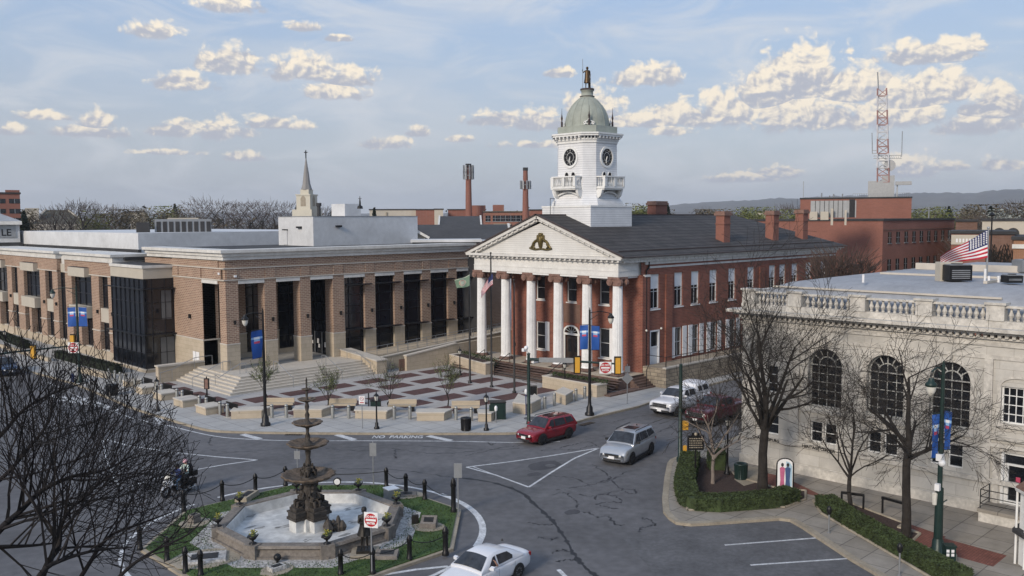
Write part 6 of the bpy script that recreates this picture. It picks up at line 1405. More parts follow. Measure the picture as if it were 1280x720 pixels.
sign_post('tall narrow grey sign back on a post at the far side of the island', (467, 607), 552, [(562, .75, .38, 'rect')])
sign_post('small grey sign back half hidden behind the fountain bowls', (372, 589), 561, [(569, .5, .35, 'rect')])
sign_post('grey sign back on a post at the right end of the island', (573, 646), 579, [(588, .75, .4, 'rect')])
t, p = sign_post('thin post with no board on the left pavement by the light post', (170, 503), 466, [], name='thin_post')
p = G(453, 536); h = HZ(495, p); t = thing('no_parking_sign', 'small red and white no parking sign on a thin post at the front kerb', 'road sign', (p.x, p.y, 0))
b = MB(); b.cyl((0, 0, 0), (0, 0, h), .03, n=8); b.build('post', 'sign_back', t); bd = sign_face(t, Vector((0, 0, h-.3))-FH*.05, RH, .42, .6, 'x')
k = MB(); c = Vector((0, 0, h-.2))-FH*.06
for i in range(20):
 a0, a1 = 2*pi*i/20, 2*pi*(i+1)/20; k.bar(c+RH*.13*cos(a0)+Vector((0, 0, .13*sin(a0))), c+RH*.13*cos(a1)+Vector((0, 0, .13*sin(a1))), .035, .01)
k.bar(c-RH*.09+Vector((0, 0, .09)), c+RH*.09-Vector((0, 0, .09)), .03, .01); k.bar(c-RH*.14-Vector((0, 0, .28)), c+RH*.14-Vector((0, 0, .28)), .02, .06); k.build('red_symbol', 'red_paint', bd)
p = G(465, 718); h = HZ(639, p); t = thing('do_not_enter_sign', 'red and white do not enter sign in front of the soldier statue', 'road sign', (p.x, p.y, 0)); b = MB(); b.cyl((0, 0, 0), (0, 0, h-.2), .035, n=8); b.build('post', 'sign_back', t)
sign_face(t, Vector((0, 0, h-.38))-FH*.05, FR(radians(-14)), .62, .62+.04, 'dne')
# ---- bins, cabinets, meters, hydrant
def bin_(name, label, px, py, r, h, m, grp='litter bins'):
 p = G(px, py); t = thing(name, label, 'litter bin', (p.x, p.y, 0), group=grp); b = MB(); b.lathe((0, 0, 0), [(r*.92, 0), (r*.92, .06), (r*.88, .08), (r, h-.08)], 20)
 for i in range(20): a = 2*pi*i/20; b.bar((r*.93*cos(a), r*.93*sin(a), .06), (r*1.02*cos(a), r*1.02*sin(a), h-.08), .05, .02)
 b.build('slatted_body', m, t); k = MB(); k.lathe((0, 0, h-.08), [(r*1.06, 0), (r*1.06, .06), (r*.8, .08), (r*.5, .0)], 20); k.build('rim', m, t)
bin_('litter_bin', 'black slatted litter bin on the front pavement by the lantern post', 582.5, 538, .36, .95, 'black_metal'); bin_('litter_bin', 'black litter bin on the left pavement near the glass corner', 140, 494, .5, .95, 'black_metal'); bin_('litter_bin', 'dark green slatted litter bin beside the marble building', 926, 599, .36, .95, 'green_metal')
p = G(622, 526); t = thing('utility_cabinet', 'dark green utility cabinet standing at the front of the plaza', 'cabinet', (p.x+.6, p.y+.6, 0), radians(-40)); b = MB(); b.rbox((0, 0, 0), 1.15, .9, 1.25); b.build('casing', 'green_metal', t); k = MB(); k.rbox((0, 0, 1.25), 1.22, .98, .06); k.build('lid', 'black_metal', t)
k = MB(); k.rbox((.1, -.46, .12), .5, .03, 1.0); k.rbox((-.45, -.46, .12), .45, .03, 1.0); k.build('door', 'green_metal', t)
p = G(467, 519); t = thing('waste_container', 'small dark green box behind the lantern post and no parking sign', 'container', (p.x+.8, p.y+.8, 0), radians(-45)); b = MB(); b.rbox((0, 0, .05), .75, .6, .85); b.build('body', 'green_metal', t); k = MB(); k.rbox((0, 0, .9), .8, .65, .08); k.build('lid', 'black_metal', t); k = MB(); k.cyl((-.55, 0, 0), (-.55, 0, 1.5), .05); k.build('side_post', 'black_metal', t)
def meter(label, base, ty, m1='steel', m2='sign_white', name='parking_meter', grp='parking meters'):
 p = G(*base); h = HZ(ty, p); t = thing(name, label, 'parking meter', (p.x, p.y, 0), group=grp); b = MB(); b.cyl((0, 0, 0), (0, 0, h-.35), .04, n=8); b.lathe((0, 0, 0), [(.09, 0), (.09, .03)], 10); b.build('post', m1, t); k = MB(); k.lathe((0, 0, h-.42), [(.06, 0), (.11, .08), (.12, .25), (.09, .36), (.02, .42)], 10); k.build('meter_head', m2, t)
meter('white headed parking meter in front of the green utility cabinet', (620, 528), 507); meter('round white sign head on a blue grey post beside the signal pole', (657.5, 519), 486, 'banner_dark')
meter('dark headed parking meter by the parking bay, the left of the two', (1036, 666), 633, m2='black_metal'); meter('dark headed parking meter nearest the bottom right lamp post', (1124, 719), 680, m2='black_metal')
p = G(667, 498); t = thing('black_pedestal_box', 'small black box on the plaza between signal pole and planter', 'pedestal box', (p.x, p.y, 0), YAW); b = MB(); b.rbox((0, 0, .35), .6, .55, .7); b.build('box', 'black_metal', t); b = MB(); b.rbox((0, 0, 0), .12, .12, .35); b.build('stem', 'steel', t); b = MB(); b.rbox((-.2, -.29, .4), .3, .03, .6); b.build('front_panel', 'kerb', t)
p = G(91, 477); t = thing('fire_hydrant', 'dark blue fire hydrant at the foot of the left banner lamp', 'hydrant', (p.x, p.y, 0)); b = MB(); b.lathe((0, 0, 0), [(.2, 0), (.2, .06), (.13, .08), (.13, .55), (.17, .58), (.14, .7), (.04, .8)], 12); b.build('barrel', 'banner_dark', t); b = MB(); b.cyl((-.25, 0, .45), (.25, 0, .45), .07, n=8); b.cyl((0, -.24, .4), (0, 0, .4), .09, n=8); b.build('nozzle', 'banner_dark', t)
p = G(259, 503); h = HZ(471, p); t = thing('directory_post', 'slim black post with a reddish framed panel near the corner steps', 'sign post', (p.x, p.y, 0)); b = MB(); b.cyl((0, 0, 0), (0, 0, h-.3), .07, n=8); b.cyl((0, 0, h-.9), (0, 0, h), .05, n=8); b.build('post', 'black_metal', t)
k = MB(); k.rbox((0, 0, h-1.05), .42, .14, .9, YAW-pi/2); k.build('frame', 'black_metal', t); k = MB(); c = -FH*.09; k.rbox((c.x, c.y, h-.98), .26, .02, .75, YAW-pi/2); k.build('panel', 'capital', t)
# ---- flagpoles
def flagpole(label, base, ty, name='flagpole'):
 p = G(*base); h = HZ(ty, p); t = thing(name, label, 'flagpole', (p.x, p.y, 0), group='plaza flagpoles'); b = MB(); b.lathe((0, 0, 0), [(.18, 0), (.18, .12), (.1, .2), (.075, h*.7), (.05, h)], 12); b.ball((0, 0, h+.05), .09, 6); b.build('pole', 'black_metal', t); k = MB(); k.rbox((.08, 0, h*.42), .12, .12, .3); k.build('halyard_cleat', 'black_metal', t); k = MB(); k.tube([(.09, 0, 1.2), (.1, 0, h-.2)], .01, 4); k.build('halyard', 'sign_white', t); return t, p, h
t, p1_, h1 = flagpole('left of the three dark flagpoles, flying a green and white flag', (587.5, 479), 337); t, p2_, h2 = flagpole('middle and tallest of the three dark flagpoles, with the striped flag', (614.5, 484), 317); t, p3_, h3 = flagpole('right of the three dark flagpoles, bare of any flag', (643, 491), 351)
def flag(name, label, grid, paint, mats, group=None):
 """grid(i,j)->point, i 0..n along fly, j 0..m down"""
 n, m_ = 20, 13; b = MB(); V = [grid(i/n, j/m_) for j in range(m_+1) for i in range(n+1)]
 b.add(V, [(j*(n+1)+i, j*(n+1)+i+1, (j+1)*(n+1)+i+1, (j+1)*(n+1)+i) for j in range(m_) for i in range(n)]); b.mi = [paint((i+.5)/n, (j+.5)/m_, i, j) for j in range(m_) for i in range(n)]; b.sm = [True]*len(b.f)
 return b.build(name, mats, None)
M['flag_green'] = mat('flag_green', (.16, .24, .17), .8, .1, 3); M['flag_seal'] = mat('flag_seal', (.42, .20, .16), .8, .2, 5); M['flag_pale'] = mat('flag_pale', (.42, .47, .38), .8, .1, 4)
D1 = hypot(p1_.x, p1_.y)
def g1(u, v):
 T0, T1, B0, B1 = (587, 343), (568, 351), (587, 357), (571, 361); x = (T0[0]*(1-u)+T1[0]*u)*(1-v)+(B0[0]*(1-u)+B1[0]*u)*v; y = (T0[1]*(1-u)+T1[1]*u)*(1-v)+(B0[1]*(1-u)+B1[1]*u)*v+sin(u*5)*.8
 return tuple(at(x, y, D1-.1+.25*sin(u*7+v)*u))
o = flag('green_flag', '', g1, lambda u, v, i, j: 1 if ((u-.52)**2/.05+(v-.5)**2/.09) < 1 and ((u-.52)**2/.025+(v-.5)**2/.045) > 1 else (2 if ((u-.52)**2/.05+(v-.5)**2/.09) < 1.3 or v < .1 else 0), ['flag_green', 'flag_seal', 'flag_pale']); tag(o, 'green flag with a round reddish seal on the left flagpole', 'flag')
D2_ = hypot(p2_.x, p2_.y)
def g2(u, v):
 x = 616-u*14.5-v*0; y = 342+u**1.3*22+v*14*(1-.35*u); return tuple(at(x, y, D2_-.1+.3*sin(u*9+v*2)*u))
o = flag('national_flag', '', g2, lambda u, v, i, j: 2 if u < .42 and j < 7 else (j % 2), ['flag_red', 'flag_white', 'flag_blue']); tag(o, 'red and white striped flag hanging limp on the middle flagpole', 'flag')
pf_ = at(1235, 300, 62); zb_ = 11.3; t = thing('roof_flagpole', 'slim pole on the marble roof flying the large striped flag', 'flagpole', (pf_.x, pf_.y, zb_)); hz1 = at(1235, 286, 62).z; b = MB(); b.cyl((0, 0, 0), (0, 0, hz1-zb_), .06, .05, 8); b.ball((0, 0, hz1-zb_+.05), .09, 6); b.build('pole', 'sign_back', t)
def g3(u, v):
 x = 1234.5-u*59+v*0; y = 287+u*34+(v*35)*(1-u*.9)+sin(u*6+v*1.5)*2*u+8*u*v; return tuple(at(x, y, 61.9+1.2*sin(u*7+v*2.0)*u))
starw = []
def pnt(u, v, i, j): return (3 if (i+j) % 2 else 2) if u < .42 and j < 7 else (j % 2)
o = flag('national_flag', '', g3, lambda u, v, i, j: 2 if u < .42 and j < 7 else (j % 2), ['flag_red', 'flag_white', 'flag_blue']); tag(o, 'large wind-blown flag of stars and red and white stripes above the marble roof', 'flag')
k = MB()
for r_ in range(6):
 for c_ in range(7):
  u, v = .03+c_*.056, .05+r_*.078; a = Vector(g3(u, v))-FH*.05; k.poly([a+(RGT*cos(pi/2+q*2*pi/10)+UPV*sin(pi/2+q*2*pi/10))*(.075 if q % 2 == 0 else .035) for q in range(10)])
s = k.build('star', 'flag_white', o)
for (nm, lab, a, c, w, h) in (('clipped_hedge', 'dark clipped hedge along the left wing, beyond the lamp post', (0, 422), (34, 436), 1.0, .8), ('clipped_hedge', 'dark clipped hedge below the brick piers left of the glass corner', (72, 447), (149, 467), 1.0, .8)):
 A2, C2 = G(*a), G(*c); d = (C2-A2); L2 = d.length; d.normalize(); n_ = Vector((-d.y, d.x, 0)); mid = (A2+C2)/2
 b = MB(); leafmass(b, lambda r: (lambda f, s, z: (A2.x+d.x*L2*f+n_.x*s, A2.y+d.y*L2*f+n_.y*s, z))(r.random(), r.uniform(-w/2, w/2), (r.uniform(.1, h) if r.random() < .6 else h)), 4500, .2, rr); b.rbox((mid.x, mid.y, 0), L2*.99, w*.75, h*.85, atan2(d.y, d.x)); o = b.build(nm, 'leaf_dark', None); tag(o, lab, 'hedge', 'hedges by the judicial building')
A2, C2 = G(100, 465), G(136, 473); k = MB(); d = C2-A2; mid = (A2+C2)/2; k.rbox((mid.x, mid.y, 0), d.length, .5, .5, atan2(d.y, d.x)); o = k.build('low_wall', 'limestone', None); tag(o, 'low tan planter wall between the left lamp post and the four bollards', 'low wall')
A2, C2 = G(-20, 428), G(62, 452); k = MB(); d = C2-A2; mid = (A2+C2)/2; k.rbox((mid.x, mid.y, 0), d.length, .35, .4, atan2(d.y, d.x)); o = k.build('low_wall', 'limestone', None); tag(o, 'low stone wall before the far hedge at the left edge', 'low wall')
# ------------------------------------------------------------------ fountain and island
ft = thing('fountain', 'tall tiered iron fountain standing in a dry eight sided basin', 'fountain', (CX, CY, 0), world=True)
def oct_r(r, c=(CX, CY)): return [(c[0]+r*cos(pi/8+i*pi/4), c[1]+r*sin(pi/8+i*pi/4)) for i in range(8)]
def octring(mb, ro0, ro1, ri1, ri0, z0, z1, top=True):
 A, B_, C_, D_ = oct_r(ro0), oct_r(ro1), oct_r(ri1), oct_r(ri0)
 for i in range(8):
  j = (i+1) % 8
  mb.quad((*A[i], z0), (*A[j], z0), (*B_[j], z1), (*B_[i], z1)); mb.quad((*B_[i], z1), (*B_[j], z1), (*C_[j], z1), (*C_[i], z1)); mb.quad((*C_[i], z1), (*C_[j], z1), (*D_[j], z0), (*D_[i], z0))
b = MB(); octring(b, 4.62, 4.62, 4.0, 4.0, .0, .16); octring(b, 4.5, 4.42, 4.0, 4.0, .16, .42); octring(b, 4.42, 4.56, 3.95, 3.95, .42, .52); octring(b, 4.56, 4.5, 4.02, 3.95, .52, .64)
for (x, y) in oct_r(4.33): b.rbox((x, y, 0), .62, .5, .68, atan2(y-CY, x-CX)+pi/2)
b.build('basin_wall', 'basin_stone', ft)
b = MB(); octring(b, 3.96, 3.96, 3.93, 3.85, .1, .58); b.m = 0; b.prism(oct_r(3.95), .06, .10); b.build('basin_floor', 'pool_paint', ft)
b = MB(); rr = random.Random(4)
for (x, y, r) in ((25.0, 35.0, .5), (25.7, 36.0, .55), (24.9, 36.6, .35), (22.3, 38.4, .4), (23.7, 35.1, .45), (22.0, 36.1, .25), (26.1, 38.2, .35), (21.2, 39.7, .5), (24.4, 34.3, .3)):
 for q in range(3):
  xx, yy = x+rr.gauss(0, r*.5), y+rr.gauss(0, r*.5)
  if hypot(xx-CX, yy-CY) > 3.3: continue
  n = 9; b.poly([(xx+r*.6*rr.uniform(.45, 1.3)*cos(2*pi*i/n), yy+r*.25*rr.uniform(.45, 1.3)*sin(2*pi*i/n), .104+.0005*q) for i in range(n)])
p = G(258+240-240, 645, .1); p = G(309, 645, .1); b.poly([(p.x-.5, p.y+.1, .108), (p.x+.1, p.y-.4, .108), (p.x+.6, p.y+.1, .108), (p.x, p.y+.35, .108)])
b.build('dirt_patch', 'pool_stain', ft)['kind'] = 'stuff'
FXc, FYc = 23.05, 37.45
b = MB(); b.lathe((FXc, FYc, .1), [(.72, 0), (.72, .55), (.66, .6)], 4, pi/4+.0)
for i in range(4): a = i*pi/2; b.rbox((FXc+.62*cos(a), FYc+.62*sin(a), .1), .62, .62, .58, a)
b.build('white_plinth', 'pool_paint', ft)
b = MB()
for i in range(4):
 a = i*pi/2+0; c = (FXc+.6*cos(a), FYc+.6*sin(a))
 b.rbox((*c, .68), .82, .82, .12, a); b.rbox((*c, .8), .72, .72, .22, a); b.rbox((*c, 1.02), .8, .8, .08, a); b.rbox((*c, 1.1), .6, .6, .18, a)
b.lathe((FXc, FYc, .7), [(.55, 0), (.5, .6), (.35, 1.0), (.42, 1.3), (.3, 1.6), (.36, 1.85)], 10)
b.build('pedestal', 'iron_old', ft)
def seated_figure(k, c, a, s=1.):
 ca, sa = cos(a), sin(a)
 def P(f, l, z): return Vector((c[0]+(f*ca-l*sa)*s, c[1]+(f*sa+l*ca)*s, c[2]+z*s))
 k.tube([P(-.05, 0, .12), P(-.08, 0, .35), P(-.05, 0, .55), P(-.02, 0, .66)], [.17, .15, .16, .07], 8); k.ball(P(0, 0, .78), .1*s, 7, 1.15)
 for l in (-.1, .1): k.tube([P(-.03, l, .14), P(.25, l*1.3, .2), P(.3, l*1.2, -.12), P(.34, l*1.2, -.25)], [.11, .09, .06, .04], 7); k.tube([P(.3, l*1.2, -.25), P(.42, l*1.2, -.27)], [.045, .03], 6)
 k.tube([P(-.03, .15, .56), P(.08, .26, .38), P(.24, .18, .32)], [.06, .05, .03], 6); k.tube([P(-.03, -.15, .56), P(.05, -.27, .44), P(.12, -.24, .7)], [.06, .05, .03], 6)
 k.tube([P(-.1, .1, .1), P(.15, .2, 0), P(.1, .22, -.2)], [.12, .12, .08], 6)
for i in range(4):
 a = i*pi/2; k = MB(); seated_figure(k, (FXc+.42*cos(a), FYc+.42*sin(a), 1.36), a, 1.05); k.build('seated_figure', 'iron_old', ft)
k = MB()
for i in range(4): a = pi/4+i*pi/2; k.tube([(FXc+.25*cos(a), FYc+.25*sin(a), 1.2), (FXc+.34*cos(a), FYc+.34*sin(a), 1.8), (FXc+.2*cos(a), FYc+.2*sin(a), 2.5)], [.12, .1, .07], 6)
k.lathe((FXc, FYc, 1.6), [(.3, 0), (.26, .5), (.4, .85), (.2, .95)], 12); k.build('cluster_column', 'iron_old', ft)
lobes = lambda n: (lambda t: 1+.045*cos(n*t))
def bowl(z, r, h, n=16):
 k = MB(); k.lathe((FXc, FYc, z-h), [(r*.14, 0), (r*.4, h*.25), (r*.78, h*.55), (r*.97, h*.82), (r, h), (r*.93, h*.98), (r*.75, h*.72), (r*.3, h*.6)], 48, cap=True, fn=lobes(n)); k.build('bowl', 'iron_rust', ft)
bowl(2.78, 1.28, .5); bowl(4.32, .98, .38, 12); bowl(5.32, .72, .3, 12); bowl(6.45, .44, .2, 8); bowl(6.93, .25, .12, 8)
k = MB(); k.lathe((FXc, FYc, 2.45), [(.42, 0), (.38, .2), (.2, .35), (.12, .7), (.16, .9), (.1, 1.1), (.14, 1.4), (.1, 1.65)], 12)
for i in range(4):   # small figures round the upper stem
 a = pi/4+i*pi/2; seated_figure(k, (FXc+.2*cos(a), FYc+.2*sin(a), 2.85), a, .5)
k.lathe((FXc, FYc, 4.2), [(.32, 0), (.2, .12), (.1, .22), (.13, .4), (.07, .6), (.1, .9), (.07, 1.0)], 12); k.lathe((FXc, FYc, 5.2), [(.25, 0), (.14, .12), (.07, .2), (.12, .45), (.06, .6), (.11, .85), (.05, 1.15)], 12)
k.lathe((FXc, FYc, 6.35), [(.12, 0), (.05, .15), (.07, .35), (.04, .5)], 10); k.lathe((FXc, FYc, 6.85), [(.08, 0), (.04, .1), (.045, .5), (.02, .62)], 8); k.build('upper_stem', 'iron_old', ft)
k = MB(); rr = random.Random(9)
for i in range(14):
 a = rr.uniform(-.9, .9)-pi/4; r = rr.uniform(.2, .75); c = (FXc+1.35*cos(-pi/3)+r*cos(a*3), FYc-1.05+r*.6*sin(a*3), .1); k.lathe(c, [(rr.uniform(.12, .25), 0), (rr.uniform(.15, .28), rr.uniform(.2, .4)), (.05, rr.uniform(.4, .65))], 6)
o = k.build('rock_group', 'iron_old', None); tag(o, 'low dark rockwork standing in the dry basin beside the fountain pedestal', 'rockwork')
def make_urn():
 t = thing('flower_urn', '', 'urn'); b = MB(); b.lathe((0, 0, 0), [(.17, 0), (.17, .04), (.05, .08), (.05, .16), (.14, .22), (.24, .36), (.2, .38)], 12); b.m = 1; b.tube([(.22, 0, .3), (.28, 0, .36), (.24, 0, .4)], .02, 5); b.tube([(-.22, 0, .3), (-.28, 0, .36), (-.24, 0, .4)], .02, 5); b.build('bowl', ['black_metal', 'black_metal'], t)
 k = MB(); r_ = random.Random(2); leafmass(k, lambda r: (lambda a, q, z: (q*cos(a), q*sin(a), z))(r.uniform(0, 6.28), r.uniform(0, .2), r.uniform(.36, .6)), 90, .1, r_); k.build('foliage', 'leaf_spring', t)
 k = MB(); leafmass(k, lambda r: (lambda a, q, z: (q*cos(a), q*sin(a), z))(r.uniform(0, 6.28), r.uniform(0, .2), r.uniform(.44, .60)), 38, .08, r_); k.build('flowers', 'pot_yellow', t); return t
ur = make_urn(); names = ['rightmost rear', 'rear right', 'rear left', 'left rear', 'leftmost front', 'front left', 'front right', 'right front']
for i, (x, y) in enumerate(oct_r(4.3)):
 o = ur if i == 0 else copy_tree(ur); o.location = (x, y, .68)
 o['label'] = 'urn of yellow flowers on the '+['far right corner, by the pale box', 'back corner of the basin, right of the bowl', 'back corner of the basin, behind the iron bowl', 'left back corner of the basin', 'leftmost corner of the basin', 'front left corner of the basin', 'front right corner of the basin', 'right corner, behind the do not enter sign'][i]; o['group'] = 'flower urns on the basin wall'
def make_post():
 t = thing('chain_post', '', 'post'); b = MB(); b.lathe((0, 0, 0), [(.14, 0), (.14, .12), (.11, .16), (.105, .9), (.13, .92), (.12, 1.0), (.05, 1.14)], 10); b.build('post', 'black_metal', t); k = MB(); k.lathe((0, 0, .86), [(.13, 0), (.13, .05)], 10); k.build('collar', 'black_metal', t); return t
cpst = make_post(); PP = [(278, 626, 'left rear, second from the motorcycle'), (319.5, 617, 'rear left, between two others'), (357, 607, 'rear, just left of the large bowl'), (483, 609, 'rear right, by the pale box'), (507.5, 617, 'rear right, second from the pale box'), (531, 625, 'rear right, third from the pale box'), (567, 641, 'tall, at the rightmost corner by the kerb'), (557, 694, 'right front corner, above the white car'), (512, 700, 'front, between sign and right corner'), (466, 717, 'front, right beside the do not enter post'), (426, 719, 'front, cut by the bottom edge'), (230, 639, 'left rear, in front of the motorcycle'), (175, 687, 'leftmost, among the bare branches'), (209, 702, 'left, second among the bare branches'), (232, 716, 'front left, among the branches'), (251, 720, 'front left, by the flat rock')]
PW = []
for i, (px, py, lab) in enumerate(PP):
 o = cpst if i == 0 else copy_tree(cpst); q = G(px, py); o.location = (q.x, q.y, 0); o['label'] = 'black iron chain post, '+lab; o['group'] = 'chain posts round the island'; PW.append(q)
 if px == 567: o.scale = (1.15, 1.15, 1.6)
 if px == 557: o.scale = (1.15, 1.15, 1.15)
def chain(a, c, lab, sag=.22):
 k = MB(); P = [a.lerp(c, i/14)+Vector((0, 0, .92-sag*4*(i/14)*(1-i/14))) for i in range(15)]; k.tube(P, .022, 5); o = k.build('post_chain', 'black_metal', None); tag(o, 'sagging black chain '+lab, 'chain', 'chains between the island posts')
for (i, j, lab) in ((11, 0, 'from the post by the motorcycle to the next'), (0, 1, 'between the two left rear posts'), (1, 2, 'between the rear posts left of the bowl'), (2, 3, 'across the rear of the island behind the bowl'), (3, 4, 'by the pale box at the rear right'), (4, 5, 'between the two right rear posts'), (5, 6, 'down to the tall right corner post'), (7, 8, 'at the right front above the white car'), (8, 9, 'in front of the small stone by the statue'), (9, 10, 'at the bottom edge left of the sign'), (12, 13, 'among the branches at the left'), (14, 15, 'by the flat rock at the left')): chain(PW[i], PW[j], lab)
def stone(name, label, px, py, w, d, h, m='basin_stone', rz=0., tilt=0., grp='memorial stones on the island', pad=None, cat='memorial stone'):
 p = G(px, py); t = thing(name, label, cat, (p.x, p.y, .05), rz, grp)
 k = MB(); k.hexa([(-w/2, -d/2, 0), (w/2, -d/2, 0), (w/2, d/2, 0), (-w/2, d/2, 0), (-w/2*.95, -d/2*.9, h*(1-tilt)), (w/2*.95, -d/2*.9, h*(1-tilt)), (w/2*.95, d/2*.9, h), (-w/2*.95, d/2*.9, h)]); k.build('stone', m, t)
 if pad: q = MB(); n = 14; q.prism([(pad*w*.7*cos(2*pi*i/n)*(1+.1*sin(i*3)), pad*d*.8*sin(2*pi*i/n)) for i in range(n)], .0, .03); q.build('stone_pad', 'kerb', t)
 k = MB(); k.hexa([(-w*.3, -d*.25, h*(1-tilt*.8)-.01), (w*.3, -d*.25, h*(1-tilt*.8)-.01), (w*.3, d*.25, h*(1-tilt*.3)-.01), (-w*.3, d*.25, h*(1-tilt*.3)-.01), (-w*.3, -d*.25, h*(1-tilt*.8)+.02), (w*.3, -d*.25, h*(1-tilt*.8)+.02), (w*.3, d*.25, h*(1-tilt*.3)+.02), (-w*.3, d*.25, h*(1-tilt*.3)+.02)]); k.build('plaque', 'bronze_dark', t); return t
stone('memorial_stone', 'grey slanted memorial stone on a pale pad right of the basin', 536, 660, .8, .6, .5, rz=radians(-50), tilt=.5, pad=1.4)
stone('memorial_stone', 'flat grey slab in the grass behind the pale box', 506, 620, 1.3, .8, .1, rz=radians(-40), pad=1.1)
stone('memorial_stone', 'low brown slab in the grass at the rear left of the basin', 309, 624, 1.5, .7, .25, m='kerb', rz=radians(35))
stone('memorial_stone', 'small rough stone with plaque on sandy ground left of the basin', 243, 655, .5, .4, .45, rz=radians(20), pad=2.2)
stone('memorial_stone', 'broad flat rough rock slab at the lower left of the island', 256, 700, 1.9, 1.3, .12, m='gravel', rz=radians(-30), pad=1.15)
stone('memorial_stone', 'round pale stones with a dark ball at the bottom of the island', 346, 714, .7, .5, .2, m='gravel', rz=0, pad=1.5)
stone('memorial_stone', 'grey slab lying right of the soldier statue', 484, 697, 1.0, .8, .22, rz=radians(-45), tilt=.3)
stone('memorial_stone', 'small dark plaque stone leaning by the slanted memorial stone', 519, 656, .35, .15, .45, m='bronze_dark', rz=radians(-30), tilt=.1)
p = G(489, 626); t = thing('junction_box', 'pale grey square utility box at the rear right of the basin', 'utility box', (p.x, p.y, .05), radians(-10)); b = MB(); b.rbox((0, 0, 0), .6, .6, .62); b.build('body', 'steel', t); b = MB(); b.rbox((0, 0, .62), .66, .66, .05); b.build('lid', 'sign_white', t)
p = G(422, 609); t = thing('spotlight', 'small round white faced spotlight in the grass behind the basin', 'spotlight', (p.x, p.y, .05)); b = MB(); b.cyl(-FH*.12+Vector((0, 0, .3)), FH*.1+Vector((0, 0, .3)), .22, .2, 16); b.cyl((0, 0, 0), (0, 0, .2), .05); b.build('housing', 'black_metal', t); b = MB(); b.cyl(-FH*.125+Vector((0, 0, .3)), -FH*.13+Vector((0, 0, .3)), .17, .17, 16); b.build('lens', 'sign_white', t)
p = G(347, 705); t = thing('garden_floodlight', 'small black round floodlight by the round stones at the bottom', 'spotlight', (p.x, p.y, .05)); b = MB(); b.ball((0, 0, .25), .17, 8); b.build('housing', 'black_metal', t); b = MB(); b.cyl((0, 0, 0), (0, 0, .12), .06); b.build('stem', 'black_metal', t)
# ---- right side bits
p = G(868, 622);
p = G(869, 600); h = HZ(540, p); t = thing('historical_marker', 'dark blue historical marker sign with gilt crest on a post in the mulch bed', 'historical marker', (p.x, p.y, 0)); b = MB(); b.cyl((0, 0, 0), (0, 0, h-.95), .05, n=8); b.build('post', 'black_metal', t)
k = MB(); k.rbox((0, 0, h-1.05), .95, .06, .85, YAW-pi/2); k.rbox((0, 0, h-.2), .45, .06, .16, YAW-pi/2); k.build('frame', 'black_metal', t)
k = MB(); rr = random.Random(8)
for r_ in range(5):
 z = h-.9+r_*.13; a = -.36
 while a < .33:
  w = rr.uniform(.04, .13); c0_ = RH*a-FH*.04; c1_ = RH*min(a+w, .38)-FH*.04; k.bar((c0_.x, c0_.y, z), (c1_.x, c1_.y, z), .01, .055); a += w+.035
k.ball((-FH.x*.05, -FH.y*.05, h-.12), .1, 7); k.build('gilt_text_lines', 'kerb', t)
p = G(981, 614); h = HZ(574, p); t = thing('photo_board', 'arched white board painted with a pink and a blue figure beside the big tree', 'photo board', (p.x, p.y, 0), world=True)
r_ = Matrix.Rotation(radians(-12), 3, 'Z') @ RH; n_ = Vector((-r_.y, r_.x, 0)); hw = .42
def AP(u, z, d): q = Vector((p.x, p.y, 0))+r_*u-n_*d; return (q.x, q.y, z)
out_ = [(-hw, .02)]+[(-hw*cos(pi*i/10), h-hw*.75+hw*.75*sin(pi*i/10)) for i in range(11)]+[(hw, .02)]; b = MB(); n = len(out_); V = [AP(u, z, .02) for u, z in out_]+[AP(u, z, -.06) for u, z in out_]; b.add(V, [tuple(range(n)), tuple(range(2*n-1, n-1, -1))]+[(i, (i+1) % n, n+(i+1) % n, n+i) for i in range(n)]); b.build('board', 'sign_white', t)
b = MB()
for i in range(1, n): b.bar(AP(out_[i-1][0], out_[i-1][1], -.02), AP(out_[i][0], out_[i][1], -.02), .07, .1)
b.build('frame', 'black_metal', t)
M['dress_pink'] = mat('dress_pink', (.45, .12, .22), .8, .15, 4); M['coat_blue'] = mat('coat_blue', (.05, .09, .2), .8, .15, 4); M['board_sky'] = mat('board_sky', (.35, .5, .6), .8, .1, 3)
b = MB(); b.poly([AP(u, z, .023) for u, z in ((.05, .3), (.36, .3), (.36, h-.4), (.25, h-.2), (.05, h-.12))]); b.build('painted_sky', 'board_sky', t)
def figp(cx, w, m):
 k = MB(); s = h/1.75; k.poly([AP(cx+u*w, z*s, .026) for u, z in ((-.5, .1), (.5, .1), (.35, .6), (.45, 1.05), (.5, 1.25), (.15, 1.32), (-.15, 1.32), (-.5, 1.25), (-.45, 1.05), (-.35, .6))]); k.build('painted_figure', m, t)
 k = MB(); k.poly([AP(cx+.075*cos(2*pi*i/12), (1.43*s)+.11*sin(2*pi*i/12), .028) for i in range(12)]); k.build('painted_head', 'roof_dark', t)
figp(-.15, .28, 'dress_pink'); figp(.14, .3, 'coat_blue')
def rack(label, a, c, hh):
 A2, C2 = G(*a), G(*c); m = (A2+C2)/2; t = thing('bike_rack', label, 'bike rack', (m.x, m.y, 0), group='black racks by the marble building', world=True)
 b = MB(); b.bar((A2.x, A2.y, hh), (C2.x, C2.y, hh), .14, .12); b.build('top_bar', 'black_metal', t)
 for q in (A2, C2): k = MB(); e = q.lerp(m, .06); k.bar((e.x, e.y, 0), (e.x, e.y, hh), .08); k.build('leg', 'black_metal', t)
rack('black timber and iron rack behind the thin tree', (1051, 633), (1080, 637), .75); rack('black timber and iron rack just left of the right hand tree trunk', (1102, 641), (1133, 650), .8)
